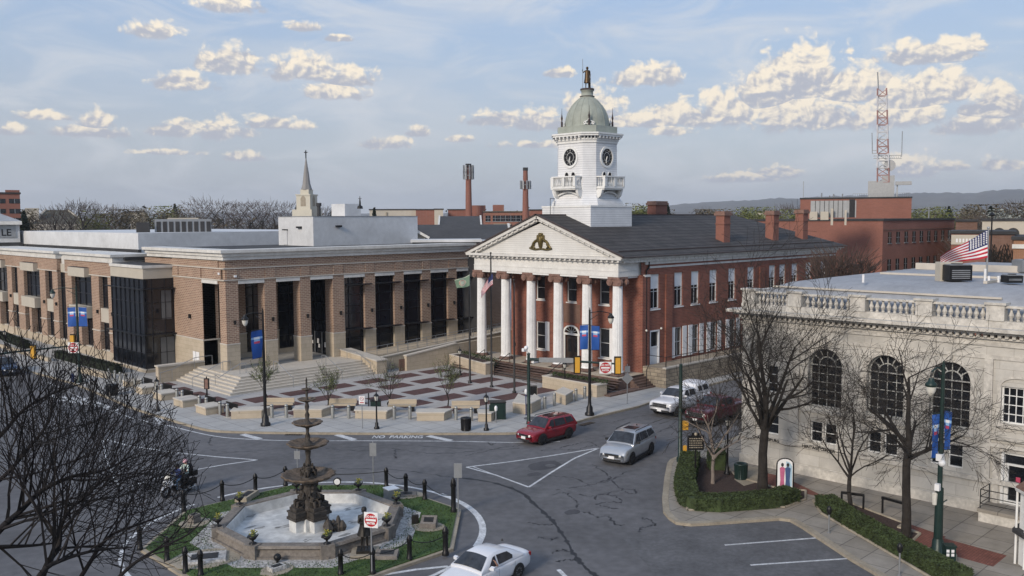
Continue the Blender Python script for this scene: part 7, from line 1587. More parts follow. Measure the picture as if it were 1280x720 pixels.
p = G(1186, 706); t = thing('newspaper_box', 'small dark green box with four pale squares beside the right lamp post', 'utility box', (p.x, p.y, 0), radians(-50)); b = MB(); b.rbox((0, 0, 0), .42, .4, .85); b.rbox((0, 0, .85), .48, .46, .05); b.build('body', 'green_metal', t)
k = MB()
for i in (-1, 1):
 for j in (0, 1): k.rbox((i*.1-.03, -.205, .45+j*.17), .12, .02, .12)
k.build('pale_square', 'sign_white', t)
q = G(1268, 720, 0); D = 44.0; c = at(1301, 640, D); t = thing('wooden_kiosk', 'white trimmed kiosk with brown hipped roof cut by the right edge of the picture', 'kiosk', (c.x, c.y, 0), world=True)
zt_, ze_ = at(1275, 590, D).z, at(1265, 607, D).z; b = MB(); hw = 1.05; cc = at(1301, 640, D)
kx, ky = cc.x, cc.y
hw2 = .78
b.lathe((kx, ky, 0), [(hw2, 0), (hw2, ze_-.1)], 8, pi/8); b.build('wall', 'white_paint', t); b = MB(); b.lathe((kx, ky, 0), [(1.0, ze_-.02), (.95, ze_+.05), (.1, ze_+.75)], 8, pi/8); b.build('roof', 'dull_brick', t)
b = MB(); b.lathe((kx, ky, 0), [(.98, ze_-.16), (1.02, ze_-.02)], 8, pi/8)
for i in range(8):
 a = pi/8+i*pi/4; b.cyl((kx+.9*cos(a), ky+.9*sin(a), .0), (kx+.9*cos(a), ky+.9*sin(a), ze_-.1), .05, n=8)
b.build('fascia', 'white_paint', t); b = MB(); b.lathe((kx, ky, 0), [(1.0, 1.35), (1.05, 1.38), (1.05, 1.55), (1.0, 1.6)], 8, pi/8); b.build('counter', 'roof_dark', t)
# ------------------------------------------------------------------ vehicles
M['car_red'] = mat('car_red', (.24, .012, .022), .25, .06, 2, metal=.25, coat=.7); M['car_silver'] = mat('car_silver', (.42, .44, .47), .28, .05, 2, metal=.5, coat=.6)
M['car_white'] = mat('car_white', (.66, .67, .70), .3, .04, 2, coat=.6); M['car_maroon'] = mat('car_maroon', (.10, .014, .02), .28, .1, 2, metal=.2, coat=.7); M['car_blue'] = mat('car_blue', (.02, .04, .09), .3, .1, 2, coat=.6)
def body_shell(st, w):
 """st: (x, z_low, z_top, width factor)"""
 b = MB(); V = []; K = 0
 for (x, zl, zt, f) in st:
  ww = w*f; h = zt-zl
  ring = [(0, zl), (ww*.78, zl), (ww*.95, zl+h*.10), (ww*.995, zl+h*.35), (ww, zl+h*.62), (ww*.985, zl+h*.82), (ww*.93, zl+h*.955), (ww*.62, zt+.012), (0, zt+.025)]
  full = [(x, y, z) for y, z in ring]+[(x, -y, z) for y, z in ring[-2:0:-1]]; K = len(full); V += full
 n = len(st); b.smooth = True
 b.add(V, [(i*K+j, (i+1)*K+j, (i+1)*K+(j+1) % K, i*K+(j+1) % K) for i in range(n-1) for j in range(K)]+[tuple(range(K-1, -1, -1)), tuple(range((n-1)*K, n*K))]); return b
def make_car(name, label, pos, heading, S, group='cars on the square'):
 t = thing(name, label, S.get('cat', 'car'), (pos[0], pos[1], RZ+.002), heading, group); L = S['L']; w = S['W']/2; P = S['paint']
 b = body_shell(S['body'], w); o = b.build('body', P, t); md = o.modifiers.new('s', 'SUBSURF'); md.levels = md.render_levels = 1
 zb, zr = S['belt'], S['roof']; wb, wr = S['wb'], S['wr']
 def yy(z): return wb+(wr-wb)*(z-zb)/(zr-zb)
 for ci, cab in enumerate(S['cabins']):
  c = MB(); V = []
  for (x, zt) in cab:
   y = yy(zt); ring = [(wb-.02, zb-.12), (wb, zb-.02), (yy(zb+(zt-zb)*.5), zb+(zt-zb)*.5), (y+.0, zt-min(.07, (zt-zb)*.3)), (y-.07, zt-.005), (y*.55, zt+.02), (0, zt+.03)]
   V += [(x, a, z) for a, z in ring]+[(x, -a, z) for a, z in ring[::-1][1:]]
  K = 13; n = len(cab); c.smooth = True; c.add(V, [(i*K+j, (i+1)*K+j, (i+1)*K+j+1, i*K+j+1) for i in range(n-1) for j in range(K-1)]+[tuple(range(K)), tuple(range(n*K-1, (n-1)*K-1, -1))]); o = c.build('roof' if ci == 0 else 'bed_cap', P, t); shade_auto(o, 35)
 xb, xt, zt = S['ws']; g = MB(); n = 6; e = .014
 dxy = Vector((zt-zb, 0, xb-xt)).normalized()*e
 def wsp(u, s):  # u -1..1, s 0..1
  z = zb+.035+(zt-.035-zb-.035)*s; x = xb+(xt-xb)*((z-zb)/(zt-zb)); return (x+dxy.x+.0, u*(yy(z)-.07), z+dxy.z+.05*(1-u*u)+.008)
 for i in range(n):
  u0, u1 = -1+2*i/n, -1+2*(i+1)/n; g.quad(wsp(u0, 0), wsp(u1, 0), wsp(u1, 1), wsp(u0, 1))
 g.build('windscreen', 'car_glass', t)
 for s_ in (1, -1):
  for poly in S['side']:
   g = MB(); cx = sum(p[0] for p in poly)/len(poly); cz = sum(p[1] for p in poly)/len(poly)
   g.poly([(x, s_*(yy(z)+.012), z) for x, z in poly]); g.build('side_window', 'car_glass', t)
 if 'rear' in S:
  xb2, xt2, zt2 = S['rear']; zb2 = S.get('rear_base', zb+.05); g = MB(); dd = .015
  g.quad((xb2-dd, -(yy(zb2)-.1), zb2), (xb2-dd, yy(zb2)-.1, zb2), (xt2-dd, yy(zt2)-.12, zt2), (xt2-dd, -(yy(zt2)-.12), zt2)); g.build('rear_window', 'car_glass', t)
 R_ = S['R']
 for xw in S['axles']:
  for s_ in (1, -1):
   yo = s_*(w+.012); wh = MB(); wh.lathe((0, 0, 0), [(R_*.6, -.11), (R_*.94, -.11), (R_, -.07), (R_, .07), (R_*.94, .11), (R_*.66, .11)], 24, cap=False)
   rot = Matrix.Translation((xw, s_*(w-.10), R_)) @ Matrix.Rotation(-s_*pi/2, 4, 'X')
   def tr(m_): m_.v = [tuple(rot @ Vector(v)) for v in m_.v]; return m_
   wo = tr(wh).build('wheel', 'rubber', t); rm = MB(); rm.lathe((0, 0, 0), [(.001, .07), (R_*.18, .085), (R_*.2, .06), (R_*.55, .05), (R_*.66, .1), (R_*.68, .09), (R_*.6, -.05)], 20, cap=False); rm.m = 1
   for i in range(10): a = 2*pi*i/10; rm.bar((R_*.15*cos(a), R_*.15*sin(a), .085), (R_*.64*cos(a), R_*.64*sin(a), .095), .045, .03)
   rm.m = 0; tr(rm).build('rim', ['rim_dark', S.get('rim', 'rim')], wo)
   k = MB(); RR = R_+.055; pts = [(xw+RR*cos(pi*i/16), R_+RR*sin(pi*i/16)) for i in range(17)]; k.poly([(x, s_*(w+.005), z) for x, z in pts]+[(xw-RR, s_*(w+.005), .24), (xw+RR, s_*(w+.005), .24)])
   if S.get('flare'):
    for i in range(16): a0, a1 = pi*i/16, pi*(i+1)/16; r2 = RR+.06; k.quad((xw+RR*cos(a0), s_*(w+.012), R_+RR*sin(a0)), (xw+RR*cos(a1), s_*(w+.012), R_+RR*sin(a1)), (xw+r2*cos(a1), s_*(w+.006), R_+r2*sin(a1)), (xw+r2*cos(a0), s_*(w+.006), R_+r2*sin(a0)))
   k.build('wheel_arch', 'plastic', t)
 xf = L/2; H = S['face']
 for s_ in (1, -1):
  k = MB(); x0, y0, y1, z0, z1 = H['lamp']; k.hexa([(x0-.3, s_*(y1+.0), z0), (x0-.30, s_*(y1), z1), (x0, s_*y0, z1), (x0, s_*y0, z0), (x0-.1, s_*(y1+.03), z0), (x0-.14, s_*(y1+.02), z1), (x0+.02, s_*y0, z1), (x0+.02, s_*y0, z0)]); k.build('headlight', 'headlight', t)
  k = MB(); x1, ya, yb, za, zb_ = H['tail']; k.box(x1-.02, s_*ya, za, x1+.16, s_*yb, zb_); k.build('taillight', 'taillight', t)
  k = MB(); mx, mz = H['mirror']; k.bar((mx, s_*(wb-.02), mz-.02), (mx, s_*(wb+.1), mz), .05); k.hexa([(mx-.05, s_*(wb+.06), mz-.06), (mx+.07, s_*(wb+.06), mz-.05), (mx+.05, s_*(wb+.25), mz-.04), (mx-.05, s_*(wb+.25), mz-.05), (mx-.05, s_*(wb+.06), mz+.1), (mx+.07, s_*(wb+.06), mz+.08), (mx+.05, s_*(wb+.25), mz+.08), (mx-.05, s_*(wb+.25), mz+.1)]); k.build('wing_mirror', S.get('mirror', P), t)
  k = MB()
  for hx in H['handles']: k.bar((hx-.09, s_*(w+.012), zb-.16), (hx+.09, s_*(w+.012), zb-.16), .03, .025)
  k.build('door_handle', S.get('handle', P), t)
  k = MB()
  for hx in H['seams']: k.quad((hx-.006, s_*(w+.004), .42), (hx+.006, s_*(w+.004), .42), (hx+.006, s_*(w+.0035), zb-.1), (hx-.006, s_*(w+.0035), zb-.1))
  k.build('door_seam', 'plastic', t)
 k = MB(); gx, gy, g0, g1 = H['grille']; k.hexa([(gx-.1, -gy, g0), (gx-.1, gy, g0), (gx+.015, gy*.9, g0), (gx+.015, -gy*.9, g0), (gx-.12, -gy, g1), (gx-.12, gy, g1), (gx, gy*.95, g1), (gx, -gy*.95, g1)])
 if 'lower' in H: a0, a1, a2, a3 = H['lower']; k.hexa([(a0-.1, -a1, a2), (a0-.1, a1, a2), (a0+.015, a1*.9, a2), (a0+.015, -a1*.9, a2), (a0-.1, -a1, a3), (a0-.1, a1, a3), (a0+.012, a1*.92, a3), (a0+.012, -a1*.92, a3)])
 k.m = 1
 if H.get('chrome'):
  for z in (g0, (g0+g1)/2, g1): k.bar((gx+.02, -gy*.95, z), (gx+.02, gy*.95, z), .03, .035)
  k.bar((gx+.02, 0, g0), (gx+.01, 0, g1), .04)
 k.build('grille', ['plastic', 'chrome'], t)
 k = MB(); k.rbox((xf+.075, H.get('py', 0), .46), .02, .38, .17); k.build('licence_plate', 'sign_white', t)
 if S.get('rocker'):
  for s_ in (1, -1): k = MB(); k.box(S['axles'][1]+R_, s_*(w-.05), .2, S['axles'][0]-R_, s_*(w+.012), .34); k.build('sill_trim', 'plastic', t)
 if S.get('rails'):
  for s_ in (1, -1): x0, x1 = S['rails']; k = MB(); k.tube([(x0, s_*(wr-.06), zr), (x0-.1, s_*(wr-.05), zr+.07), (x1+.1, s_*(wr-.05), zr+.06), (x1, s_*(wr-.06), zr)], .022, 6); k.build('roof_rail', 'plastic', t)
  k = MB(); k.rbox((x0-.85, 0, zr+.03), .8, wr*1.1, .012); k.build('sunroof', 'car_glass', t)
 k = MB(); k.lathe((-L*.28, 0, zr+.02), [(.06, 0), (.02, .09)], 6); k.build('antenna', 'plastic', t)
 return t
def suv(L, W, zh, zt, R_, paint, wb_, **kw):
 f = L/2; S = dict(L=L, W=W, paint=paint, R=R_, belt=kw.get('belt', 1.02), roof=zt, wb=W/2-.05, wr=W/2-.26)
 b = S['belt']
 S['body'] = [(f+.02, .34, .72, .80), (f-.04, .26, .82, .88), (f-.18, .22, zh-.06, .95), (f-.45, .2, zh, .985), (f-.85, .2, zh+.04, 1), (f-1.15, .2, zh+.07, 1), (f-1.6, .2, b, 1), (0, .2, b+.0, 1), (-f+1.1, .2, b+.02, 1), (-f+.5, .22, b+.02, .985), (-f+.12, .26, b, .95), (-f+.02, .32, b-.08, .9), (-f-.0, .36, b-.2, .86)]
 S['cabins'] = [[(f-1.15, b+.01), (f-1.82, zt-.04), (f-2.3, zt), (0-.3, zt), (-f+.6, zt-.02), (-f+.28, zt-.07), (-f+.06, b+.1), (-f+.04, b-.02)]]
 S['ws'] = (f-1.15, f-1.82, zt-.04)
 x0 = f-1.5; S['side'] = [[(x0+.02, b+.05), (x0-.36, zt-.12), (-.05+.12, zt-.1), (-.02+.12, b+.05)], [(.02, b+.05), (.0, zt-.1), (-.95, zt-.12), (-1.05, b+.06)], [(-1.15, b+.07), (-1.07, zt-.13), (-f+.52, zt-.15), (-f+.28, b+.14)]]
 S['rear'] = (-f+.1, -f+.36, zt-.14); S['axles'] = (wb_/2+.02, -wb_/2+.02)
 S['face'] = dict(lamp=(f+.045, W*.25, W*.41, .63, .75), tail=(-f+.0, W*.28, W*.46, .85, 1.0), mirror=(f-1.5, b+.08), handles=(.25, -.8), seams=(f-1.35, .06, -1.0), grille=(f+.05, W*.24, .56, .70), lower=(f+.06, W*.32, .33, .45)); S.update(kw); return S
red = make_car('red_suv', 'dark red compact suv with black roof passing in front of the signal pole', (44.55, 41.85), pi+radians(0), suv(4.4, 1.82, .96, 1.64, .35, 'car_red', 2.64, flare=True, rocker=True, rim='rim_dark', rails=(.55, -1.5)))
sil = make_car('silver_suv', 'silver suv with roof rails driving out of the side street', (44.75, 34.95), pi+radians(13), suv(4.65, 1.97, 1.10, 1.80, .39, 'car_silver', 2.85, belt=1.16, rails=(.35, -1.75), rim='rim_dark', rocker=True, mirror='plastic'))
def pickup(L, W, paint, cap, **kw):
 f = L/2; b, zt = 1.32, 1.92; S = dict(L=L, W=W, paint=paint, R=.40, belt=b, roof=zt, wb=W/2-.06, wr=W/2-.24, cat='pickup truck')
 S['body'] = [(f+.03, .5, .86, .86), (f-.02, .42, 1.12, .95), (f-.15, .38, 1.22, .98), (f-.6, .36, 1.26, 1), (f-1.3, .36, 1.30, 1), (f-1.7, .36, b, 1), (0, .36, b, 1), (-.75, .36, b, 1), (-f+.3, .4, b, 1), (-f+.05, .45, b-.02, .98), (-f, .55, b-.1, .96)]
 S['cabins'] = [[(f-1.55, b+.01), (f-2.25, zt-.03), (f-2.6, zt), (-.55, zt), (-.85, zt-.12), (-.95, b)]]
 if cap: S['cabins'].append([(-.86, zt-.2), (-1.05, zt+.12), (-1.6, zt+.26), (-f+.7, zt+.26), (-f+.2, zt+.16), (-f+.05, b)])
 S['ws'] = (f-1.55, f-2.25, zt-.03)
 S['side'] = [[(f-1.95, b+.05), (f-2.38, zt-.1), (.25, zt-.09), (.27, b+.05)], [(.15, b+.05), (.13, zt-.09), (-.6, zt-.12), (-.66, b+.06)]]
 if cap: S['side'] += [[(-1.2, b+.18), (-1.2, zt-.05), (-1.75, zt-.02), (-1.75, b+.18)], [(-1.95, b+.18), (-1.95, zt), (-f+.35, zt-.03), (-f+.3, b+.18)]]
 S['axles'] = (f-1.0, -f+1.2); S['face'] = dict(lamp=(f+.05, W*.31, W*.43, .84, 1.04), tail=(-f+.0, W*.42, W*.49, .85, 1.2), mirror=(f-1.95, b+.12), handles=(.35, -.55), seams=(f-1.75, .2, -.75), grille=(f+.07, W*.3, .78, 1.06), lower=(f+.07, W*.42, .45, .58), chrome=True); S.update(kw); return S
make_car('white_pickup', 'white pickup truck with a raised white bed cap beside the courthouse wall', (58.7, 40.65), pi+radians(3), pickup(6.0, 2.03, 'car_white', True, rim='rim'))
make_car('maroon_pickup', 'dark maroon pickup behind the bare twigs next to the white pickup', (57.7, 36.7), pi+radians(0), pickup(5.7, 2.0, 'car_maroon', False, rim='rim'))
f = 2.3; b_ = .96; zt = 1.44
SED = dict(L=4.6, W=1.78, paint='car_white', R=.32, belt=b_, roof=zt, wb=.84, wr=.60, body=[(f+.02, .3, .55, .72), (f-.06, .22, .64, .84), (f-.3, .18, .74, .93), (f-.7, .17, .83, .98), (f-1.2, .17, .91, 1), (f-1.6, .17, b_-.02, 1), (0, .17, b_, 1), (-1.0, .17, b_+.0, 1), (-1.5, .18, b_+.02, .99), (-f+.4, .2, b_+.03, .95), (-f+.1, .24, b_+.02, .89), (-f, .3, b_-.1, .82)],
 cabins=[[(f-1.25, b_+.0), (f-1.95, zt-.04), (f-2.4, zt), (-.35, zt), (-.9, zt-.08), (-1.72, b_+.03)]], ws=(f-1.25, f-1.95, zt-.04), side=[[(f-1.72, b_+.04), (f-2.12, zt-.12), (.02, zt-.08), (.04, b_+.04)], [(-.05, b_+.04), (-.07, zt-.08), (-.75, zt-.12), (-1.0, b_+.16), (-.95, b_+.05)]],
 rear=(-1.62, -.98, zt-.13), axles=(1.38, -1.3), face=dict(lamp=(f+.01, .42, .66, .48, .6), tail=(-f+.02, .5, .78, .72, .88), mirror=(f-1.75, b_+.06), handles=(.18, -.85), seams=(f-1.5, .0, -1.05), grille=(f-.0, .4, .42, .56)))
sed = make_car('white_sedan', 'white four door sedan with the driver arm out, at the bottom edge', (24.75, 26.9), pi+radians(7), SED)
make_car('blue_suv', 'dark blue suv stopped at the left edge of the picture', (26.2, 97.5), -pi/2+radians(0), suv(4.6, 1.85, 1.0, 1.7, .36, 'car_blue', 2.7))
p = G(6, 470, RZ); bpy.data.objects['blue_suv'].location = (p.x+.3, p.y+1.5, RZ)
# ------------------------------------------------------------------ people
def human(name, J, rad, mats_, segmat, parent=None, fingers=True):
 """J joints; edges fixed; one continuous skin body"""
 E = [('pelvis', 'waist'), ('waist', 'chest'), ('chest', 'neck'), ('neck', 'head'), ('head', 'crown')]
 for s in 'lr': E += [('chest', 'sh'+s), ('sh'+s, 'el'+s), ('el'+s, 'wr'+s), ('wr'+s, 'ha'+s), ('pelvis', 'hi'+s), ('hi'+s, 'kn'+s), ('kn'+s, 'an'+s), ('an'+s, 'to'+s)]
 R0 = dict(pelvis=.15, waist=.135, chest=.16, neck=.06, head=.095, crown=.085, shl=.075, shr=.075, ell=.05, elr=.05, wrl=.034, wrr=.034, hal=.036, har=.036, hil=.10, hir=.10, knl=.065, knr=.065, anl=.045, anr=.045, tol=.04, tor=.04); R0.update(rad)
 K = list(R0.keys()); idx = {k: i for i, k in enumerate(K)}; me = bpy.data.meshes.new(name+'_src'); me.from_pydata([J[k] for k in K], [(idx[a], idx[b]) for a, b in E], []); ob = bpy.data.objects.new(name+'_src', me); COL.objects.link(ob)
 md = ob.modifiers.new('skin', 'SKIN'); sv = me.skin_vertices[0].data
 for k in K: sv[idx[k]].radius = (R0[k], R0[k]*(.8 if k in ('chest', 'waist') else 1));
 sv[idx['pelvis']].use_root = True; md.use_smooth_shade = True; s2 = ob.modifiers.new('sub', 'SUBSURF'); s2.levels = s2.render_levels = 2
 dg_ = bpy.context.evaluated_depsgraph_get(); m2 = bpy.data.meshes.new_from_object(ob.evaluated_get(dg_)); bpy.data.objects.remove(ob)
 b = MB(); b.smooth = True; b.add([v.co[:] for v in m2.vertices], [tuple(p.vertices) for p in m2.polygons])
 segs = [(a, c, segmat.get(c, segmat.get('*', 0))) for a, c in E]
 def near(p):
  best = None
  for a, c, m_ in segs:
   A, C = Vector(J[a]), Vector(J[c]); d = C-A; t = max(0, min(1, (p-A).dot(d)/max(d.length_squared, 1e-6))); q = (p-A-d*t).length-R0[a]*(1-t)-R0[c]*t
   if best is None or q < best[0]: best = (q, m_)
  return best[1]
 b.mi = [near(sum((Vector(b.v[i]) for i in f_), Vector())/len(f_)) for f_ in b.f]
 if fingers:
  for s in 'lr':
   W, Hh = Vector(J['wr'+s]), Vector(J['ha'+s]); d = (Hh-W).normalized(); up = Vector((0, 0, 1)); sd = d.cross(up)
   sd = sd.normalized() if sd.length > .1 else Vector((0, 1, 0)); cu = sd.cross(d).normalized(); b.m = segmat.get('ha'+s, segmat.get('*', 0))
   for i, l in enumerate((.07, .085, .08, .062)):
    o = Hh+sd*((i-1.5)*.019)+d*.01; b.tube([o, o+d*l*.45+cu*-.008, o+d*l*.75-cu*.03, o+d*l*.8-cu*.055], [.0095, .009, .008, .006], 6)
   o = W+(Hh-W)*.35+sd*.035; b.tube([o, o+sd*.028+d*.03-cu*.01, o+sd*.02+d*.06-cu*.03], [.011, .009, .007], 6)
 o = b.build(name, mats_, parent); return o
def face_bits(k, hc, fdir, r, m_=None):  # nose, ears, brow, chin
 f_ = Vector(fdir).normalized(); s = f_.cross(Vector((0, 0, 1))).normalized(); c = Vector(hc)
 k.tube([c+f_*r*.9+Vector((0, 0, .02)), c+f_*(r*1.22)-Vector((0, 0, .02))], [.012, .017], 6)
 for q in (-1, 1): k.ball(c+s*q*r*.98, .022, 5, 1.4); k.ball(c+f_*r*.93+s*q*.035+Vector((0, 0, .022)), .011, 5)
 k.tube([c+f_*r*.97-Vector((0, 0, .05))+s*.025, c+f_*r*1.0-Vector((0, 0, .05)), c+f_*r*.97-Vector((0, 0, .05))-s*.025], .007, 5)
def std(h, arms=None, legs=None, f=(1, 0)):
 """standing joints facing +x, scaled to height h"""
 s = h/1.78; J = dict(pelvis=(0, 0, .96), waist=(0, 0, 1.12), chest=(.0, 0, 1.36), neck=(0, 0, 1.52), head=(.015, 0, 1.64), crown=(.005, 0, 1.71), shl=(0, .19, 1.43), shr=(0, -.19, 1.43), ell=(-.03, .25, 1.14), elr=(-.03, -.25, 1.14), wrl=(.06, .24, .89), wrr=(.06, -.24, .89), hal=(.08, .24, .81), har=(.08, -.24, .81), hil=(0, .09, .93), hir=(0, -.09, .93), knl=(.03, .11, .5), knr=(.02, -.11, .5), anl=(-.01, .12, .09), anr=(-.01, -.12, .09), tol=(.14, .14, .05), tor=(.14, -.14, .05))
 if arms: J.update(arms)
 if legs: J.update(legs)
 return {k: (v[0]*s, v[1]*s, v[2]*s) for k, v in J.items()}, s
p = G(456, 694); t = thing('soldier_statue', 'dark bronze standing soldier statue holding a rifle, behind the do not enter sign', 'statue', (p.x, p.y, .05), pi+radians(50)); b = MB(); b.rbox((0, 0, 0), 1.2, 1.2, .14); b.m = 1; b.rbox((0, 0, .14), .7, .7, .12); b.build('base', ['kerb', 'bronze_dark'], t)
J, s = std(1.85, dict(elr=(.12, -.24, 1.18), wrr=(.3, -.05, 1.22), har=(.34, -.0, 1.28), ell=(.06, .25, 1.14), wrl=(.28, .08, 1.02), hal=(.34, .03, 1.04))); J = {k: (v[0], v[1], v[2]+.26) for k, v in J.items()}
human('figure', J, {}, ['bronze_dark'], {'*': 0}, t); k = MB(); z = .26
face_bits(k, (.03, 0, 1.65*s+z), (1, 0, 0), .1); k.lathe((0, 0, z), [(.32*s, .62*s), (.27, .8*s), (.21, 1.0*s), (.2, 1.12*s), (.22, 1.3*s)], 16, cap=False); k.build('greatcoat', 'bronze_dark', t)
k = MB(); k.lathe((.01, 0, 1.70*s+z), [(.125, 0), (.12, .05), (.1, .12), (.04, .15)], 12); k.rbox((.12, 0, 1.70*s+z), .14, .16, .02); k.build('cap', 'bronze_dark', t); k = MB(); k.tube([(.34, .0, .28), (.33, .0, 1.2*s+z), (.33, 0, 1.5*s+z)], [.03, .022, .014], 6); k.rbox((.34, 0, .27), .08, .05, .35); k.build('rifle', 'bronze_dark', t)
k = MB(); k.rbox((-.16, 0, 1.12*s+z), .14, .3, .34); k.build('knapsack', 'bronze_dark', t)
t = thing('dome_statue', 'brown standing figure with a tall rod on top of the clock tower dome', 'statue', (TX, TY, 27.78), pi+YAW); J, s = std(2.12, dict(elr=(.05, -.36, 1.28), wrr=(.15, -.40, 1.42), har=(.17, -.4, 1.48)))
human('figure', J, dict(waist=.17, pelvis=.18, chest=.19, head=.11, crown=.11), ['bronze'], {'*': 0}, t); k = MB(); k.lathe((0, 0, 0), [(.34, .55), (.30, .8), (.25, 1.1), (.24, 1.4), (.2, 1.65)], 14, cap=False); k.build('long_coat', 'bronze', t)
k = MB(); k.ball((-.0, 0, 1.68*s), .13, 8, 1.1); face_bits(k, (.03, 0, 1.66*s), (1, 0, 0), .12); k.build('hair', 'bronze', t); k = MB(); k.cyl((.18, -.46, 0), (.18, -.46, 2.85), .025, n=6); k.build('rod', 'steel', t); k = MB(); k.lathe((-.22, .25, 0), [(.12, 0), (.1, .9), (.14, 1.0)], 8); k.build('pillar_stump', 'bronze', t)
h_ = pi+radians(18); mp_ = (21.25, 48.0); mo = thing('motorcycle', 'black and white touring motorcycle with chrome and a trunk, carrying two people', 'motorcycle', (mp_[0], mp_[1], RZ), h_)
for xw in (.85, -.75):
 k = MB(); k.lathe((0, 0, 0), [(.2, -.06), (.31, -.06), (.33, 0), (.31, .06), (.2, .06)], 20, cap=False); rt_ = Matrix.Translation((xw, 0, .33)) @ Matrix.Rotation(pi/2, 4, 'X'); k.v = [tuple(rt_ @ Vector(v)) for v in k.v]; wo = k.build('wheel', 'rubber', mo)
 k = MB()
 for i in range(8): a = 2*pi*i/8; k.bar((0, 0, 0), (.21*cos(a), .21*sin(a), 0), .02)
 k.lathe((0, 0, -.03), [(.06, 0), (.06, .06)], 8); k.v = [tuple(rt_ @ Vector(v)) for v in k.v]; k.build('rim', 'chrome', wo)
k = MB(); k.tube([(.55, 0, .55), (.2, 0, .35), (-.3, 0, .32), (-.7, 0, .45)], [.06, .1, .1, .05], 8); k.rbox((0, 0, .22), .5, .34, .32); k.build('engine_frame', 'black_metal', mo)
k = MB(); k.cyl((.1, -.2, .45), (.1, .2, .45), .13, n=10); k.tube([(.1, .16, .35), (-.2, .22, .2), (-.95, .24, .24)], [.04, .05, .06], 8); k.tube([(.1, -.16, .35), (-.2, -.22, .2), (-.95, -.24, .24)], [.04, .05, .06], 8); k.tube([(.85, .09, .33), (.6, .09, .95)], .03, 6); k.tube([(.85, -.09, .33), (.6, -.09, .95)], .03, 6); k.build('chrome_parts', 'chrome', mo)
k = MB(); k.lathe((0, 0, 0), [(.001, -.3), (.13, -.22), (.16, 0), (.14, .18), (.001, .32)], 12, cap=False); R5 = Matrix.Translation((.2, 0, .78)) @ Matrix.Rotation(pi/2, 4, 'Y'); k.v = [tuple(R5 @ Vector(v)) for v in k.v]; k.build('tank', 'green_metal', mo)
k = MB(); k.hexa([(.95, -.2, .62), (.95, .2, .62), (.6, .3, .7), (.6, -.3, .7), (.78, -.18, 1.02), (.78, .18, 1.02), (.58, .26, 1.0), (.58, -.26, 1.0)]); k.tube([(1.18, 0, .42), (1.0, 0, .68), (.72, 0, .66), (.55, 0, .5)], .07, 8); k.build('front_fairing', 'car_white', mo)
k = MB(); k.hexa([(.8, -.18, 1.0), (.8, .18, 1.0), (.77, .2, 1.0), (.77, -.2, 1.0), (.62, -.15, 1.32), (.62, .15, 1.32), (.6, .16, 1.32), (.6, -.16, 1.32)]); k.build('windshield', 'lamp_glass', mo)
k = MB(); k.cyl((.93, 0, .85), (.97, 0, .84), .1, .1, 12); k.build('headlamp', 'headlight', mo); k = MB(); k.tube([(.4, .36, 1.0), (.55, .2, 1.0), (.58, 0, .98), (.55, -.2, 1.0), (.4, -.36, 1.0)], .018, 6); k.build('handlebar', 'chrome', mo)
k = MB(); k.rbox((-.12, 0, .74), .55, .34, .09); k.rbox((-.58, 0, .82), .42, .32, .1); k.rbox((-.8, 0, .9), .06, .3, .28); k.build('seat', 'plastic', mo)
for s_ in (-1, 1): k = MB(); k.rbox((-.72, s_*.3, .42), .55, .2, .34); k.build('pannier', 'black_metal', mo)
k = MB(); k.rbox((-1.02, 0, .82), .38, .5, .3); k.build('trunk', 'black_metal', mo); k = MB(); k.rbox((-1.22, 0, .9), .02, .4, .07); k.build('taillight', 'taillight', mo)
def seated(x, z, lean, armx, armz, hs, footx, spread=.17):
 return dict(pelvis=(x, 0, z), waist=(x+lean*.3, 0, z+.17), chest=(x+lean*.75, 0, z+.42), neck=(x+lean, 0, z+.58), head=(x+lean+.03, 0, z+.70), crown=(x+lean+.02, 0, z+.77), shl=(x+lean*.85, .19, z+.48), shr=(x+lean*.85, -.19, z+.48), ell=(x+(lean+armx)*.5, .30, z+.26), elr=(x+(lean+armx)*.5, -.30, z+.26), wrl=(x+armx-.07, hs, armz+.03), wrr=(x+armx-.07, -hs, armz+.03), hal=(x+armx, hs-.02, armz), har=(x+armx, -hs+.02, armz), hil=(x+.02, .1, z-.02), hir=(x+.02, -.1, z-.02), knl=(x+.4, spread+.07, z-.06), knr=(x+.4, -spread-.07, z-.06), anl=(footx, spread+.07, .3), anr=(footx, -spread-.07, .3), tol=(footx+.15, spread+.08, .27), tor=(footx+.15, -spread-.08, .27))
M['denim'] = mat('denim', (.11, .17, .24), .9, .2, 8); M['navy_jacket'] = mat('navy_jacket', (.02, .035, .12), .8, .25, 8); M['mint_shirt'] = mat('mint_shirt', (.50, .60, .55), .85, .1, 8); M['black_cloth'] = mat('black_cloth', (.012, .012, .014), .9, .3, 8); M['pink_helmet'] = mat('pink_helmet', (.62, .35, .40), .35, .05, 6); M['yellow_top'] = mat('yellow_top', (.5, .36, .12), .8, .1, 6)
J = seated(-.1, .88, .12, .52, 1.02, .36, .28); rd = thing('person', 'motorcycle rider in navy jacket, jeans and black half helmet holding the handlebars', 'person', (mp_[0], mp_[1], RZ), h_, 'people on the motorcycle')
sm = {'*': 1, 'kn'+'l': 2, 'knr': 2, 'anl': 2, 'anr': 2, 'hil': 2, 'hir': 2, 'waist': 1, 'head': 0, 'crown': 0, 'hal': 0, 'har': 0, 'tol': 3, 'tor': 3}
human('body', J, {}, ['skin', 'navy_jacket', 'denim', 'black_cloth'], sm, rd); k = MB(); hc = (J['head'][0], 0, J['head'][2]+.02); k.lathe((hc[0]-.01, 0, hc[2]), [(.13, -.02), (.135, .03), (.11, .1), (.05, .14), (.001, .15)], 12); k.build('helmet', 'black_metal', rd); k = MB(); face_bits(k, hc, (1, 0, 0), .1); k.build('face_features', 'skin', rd)
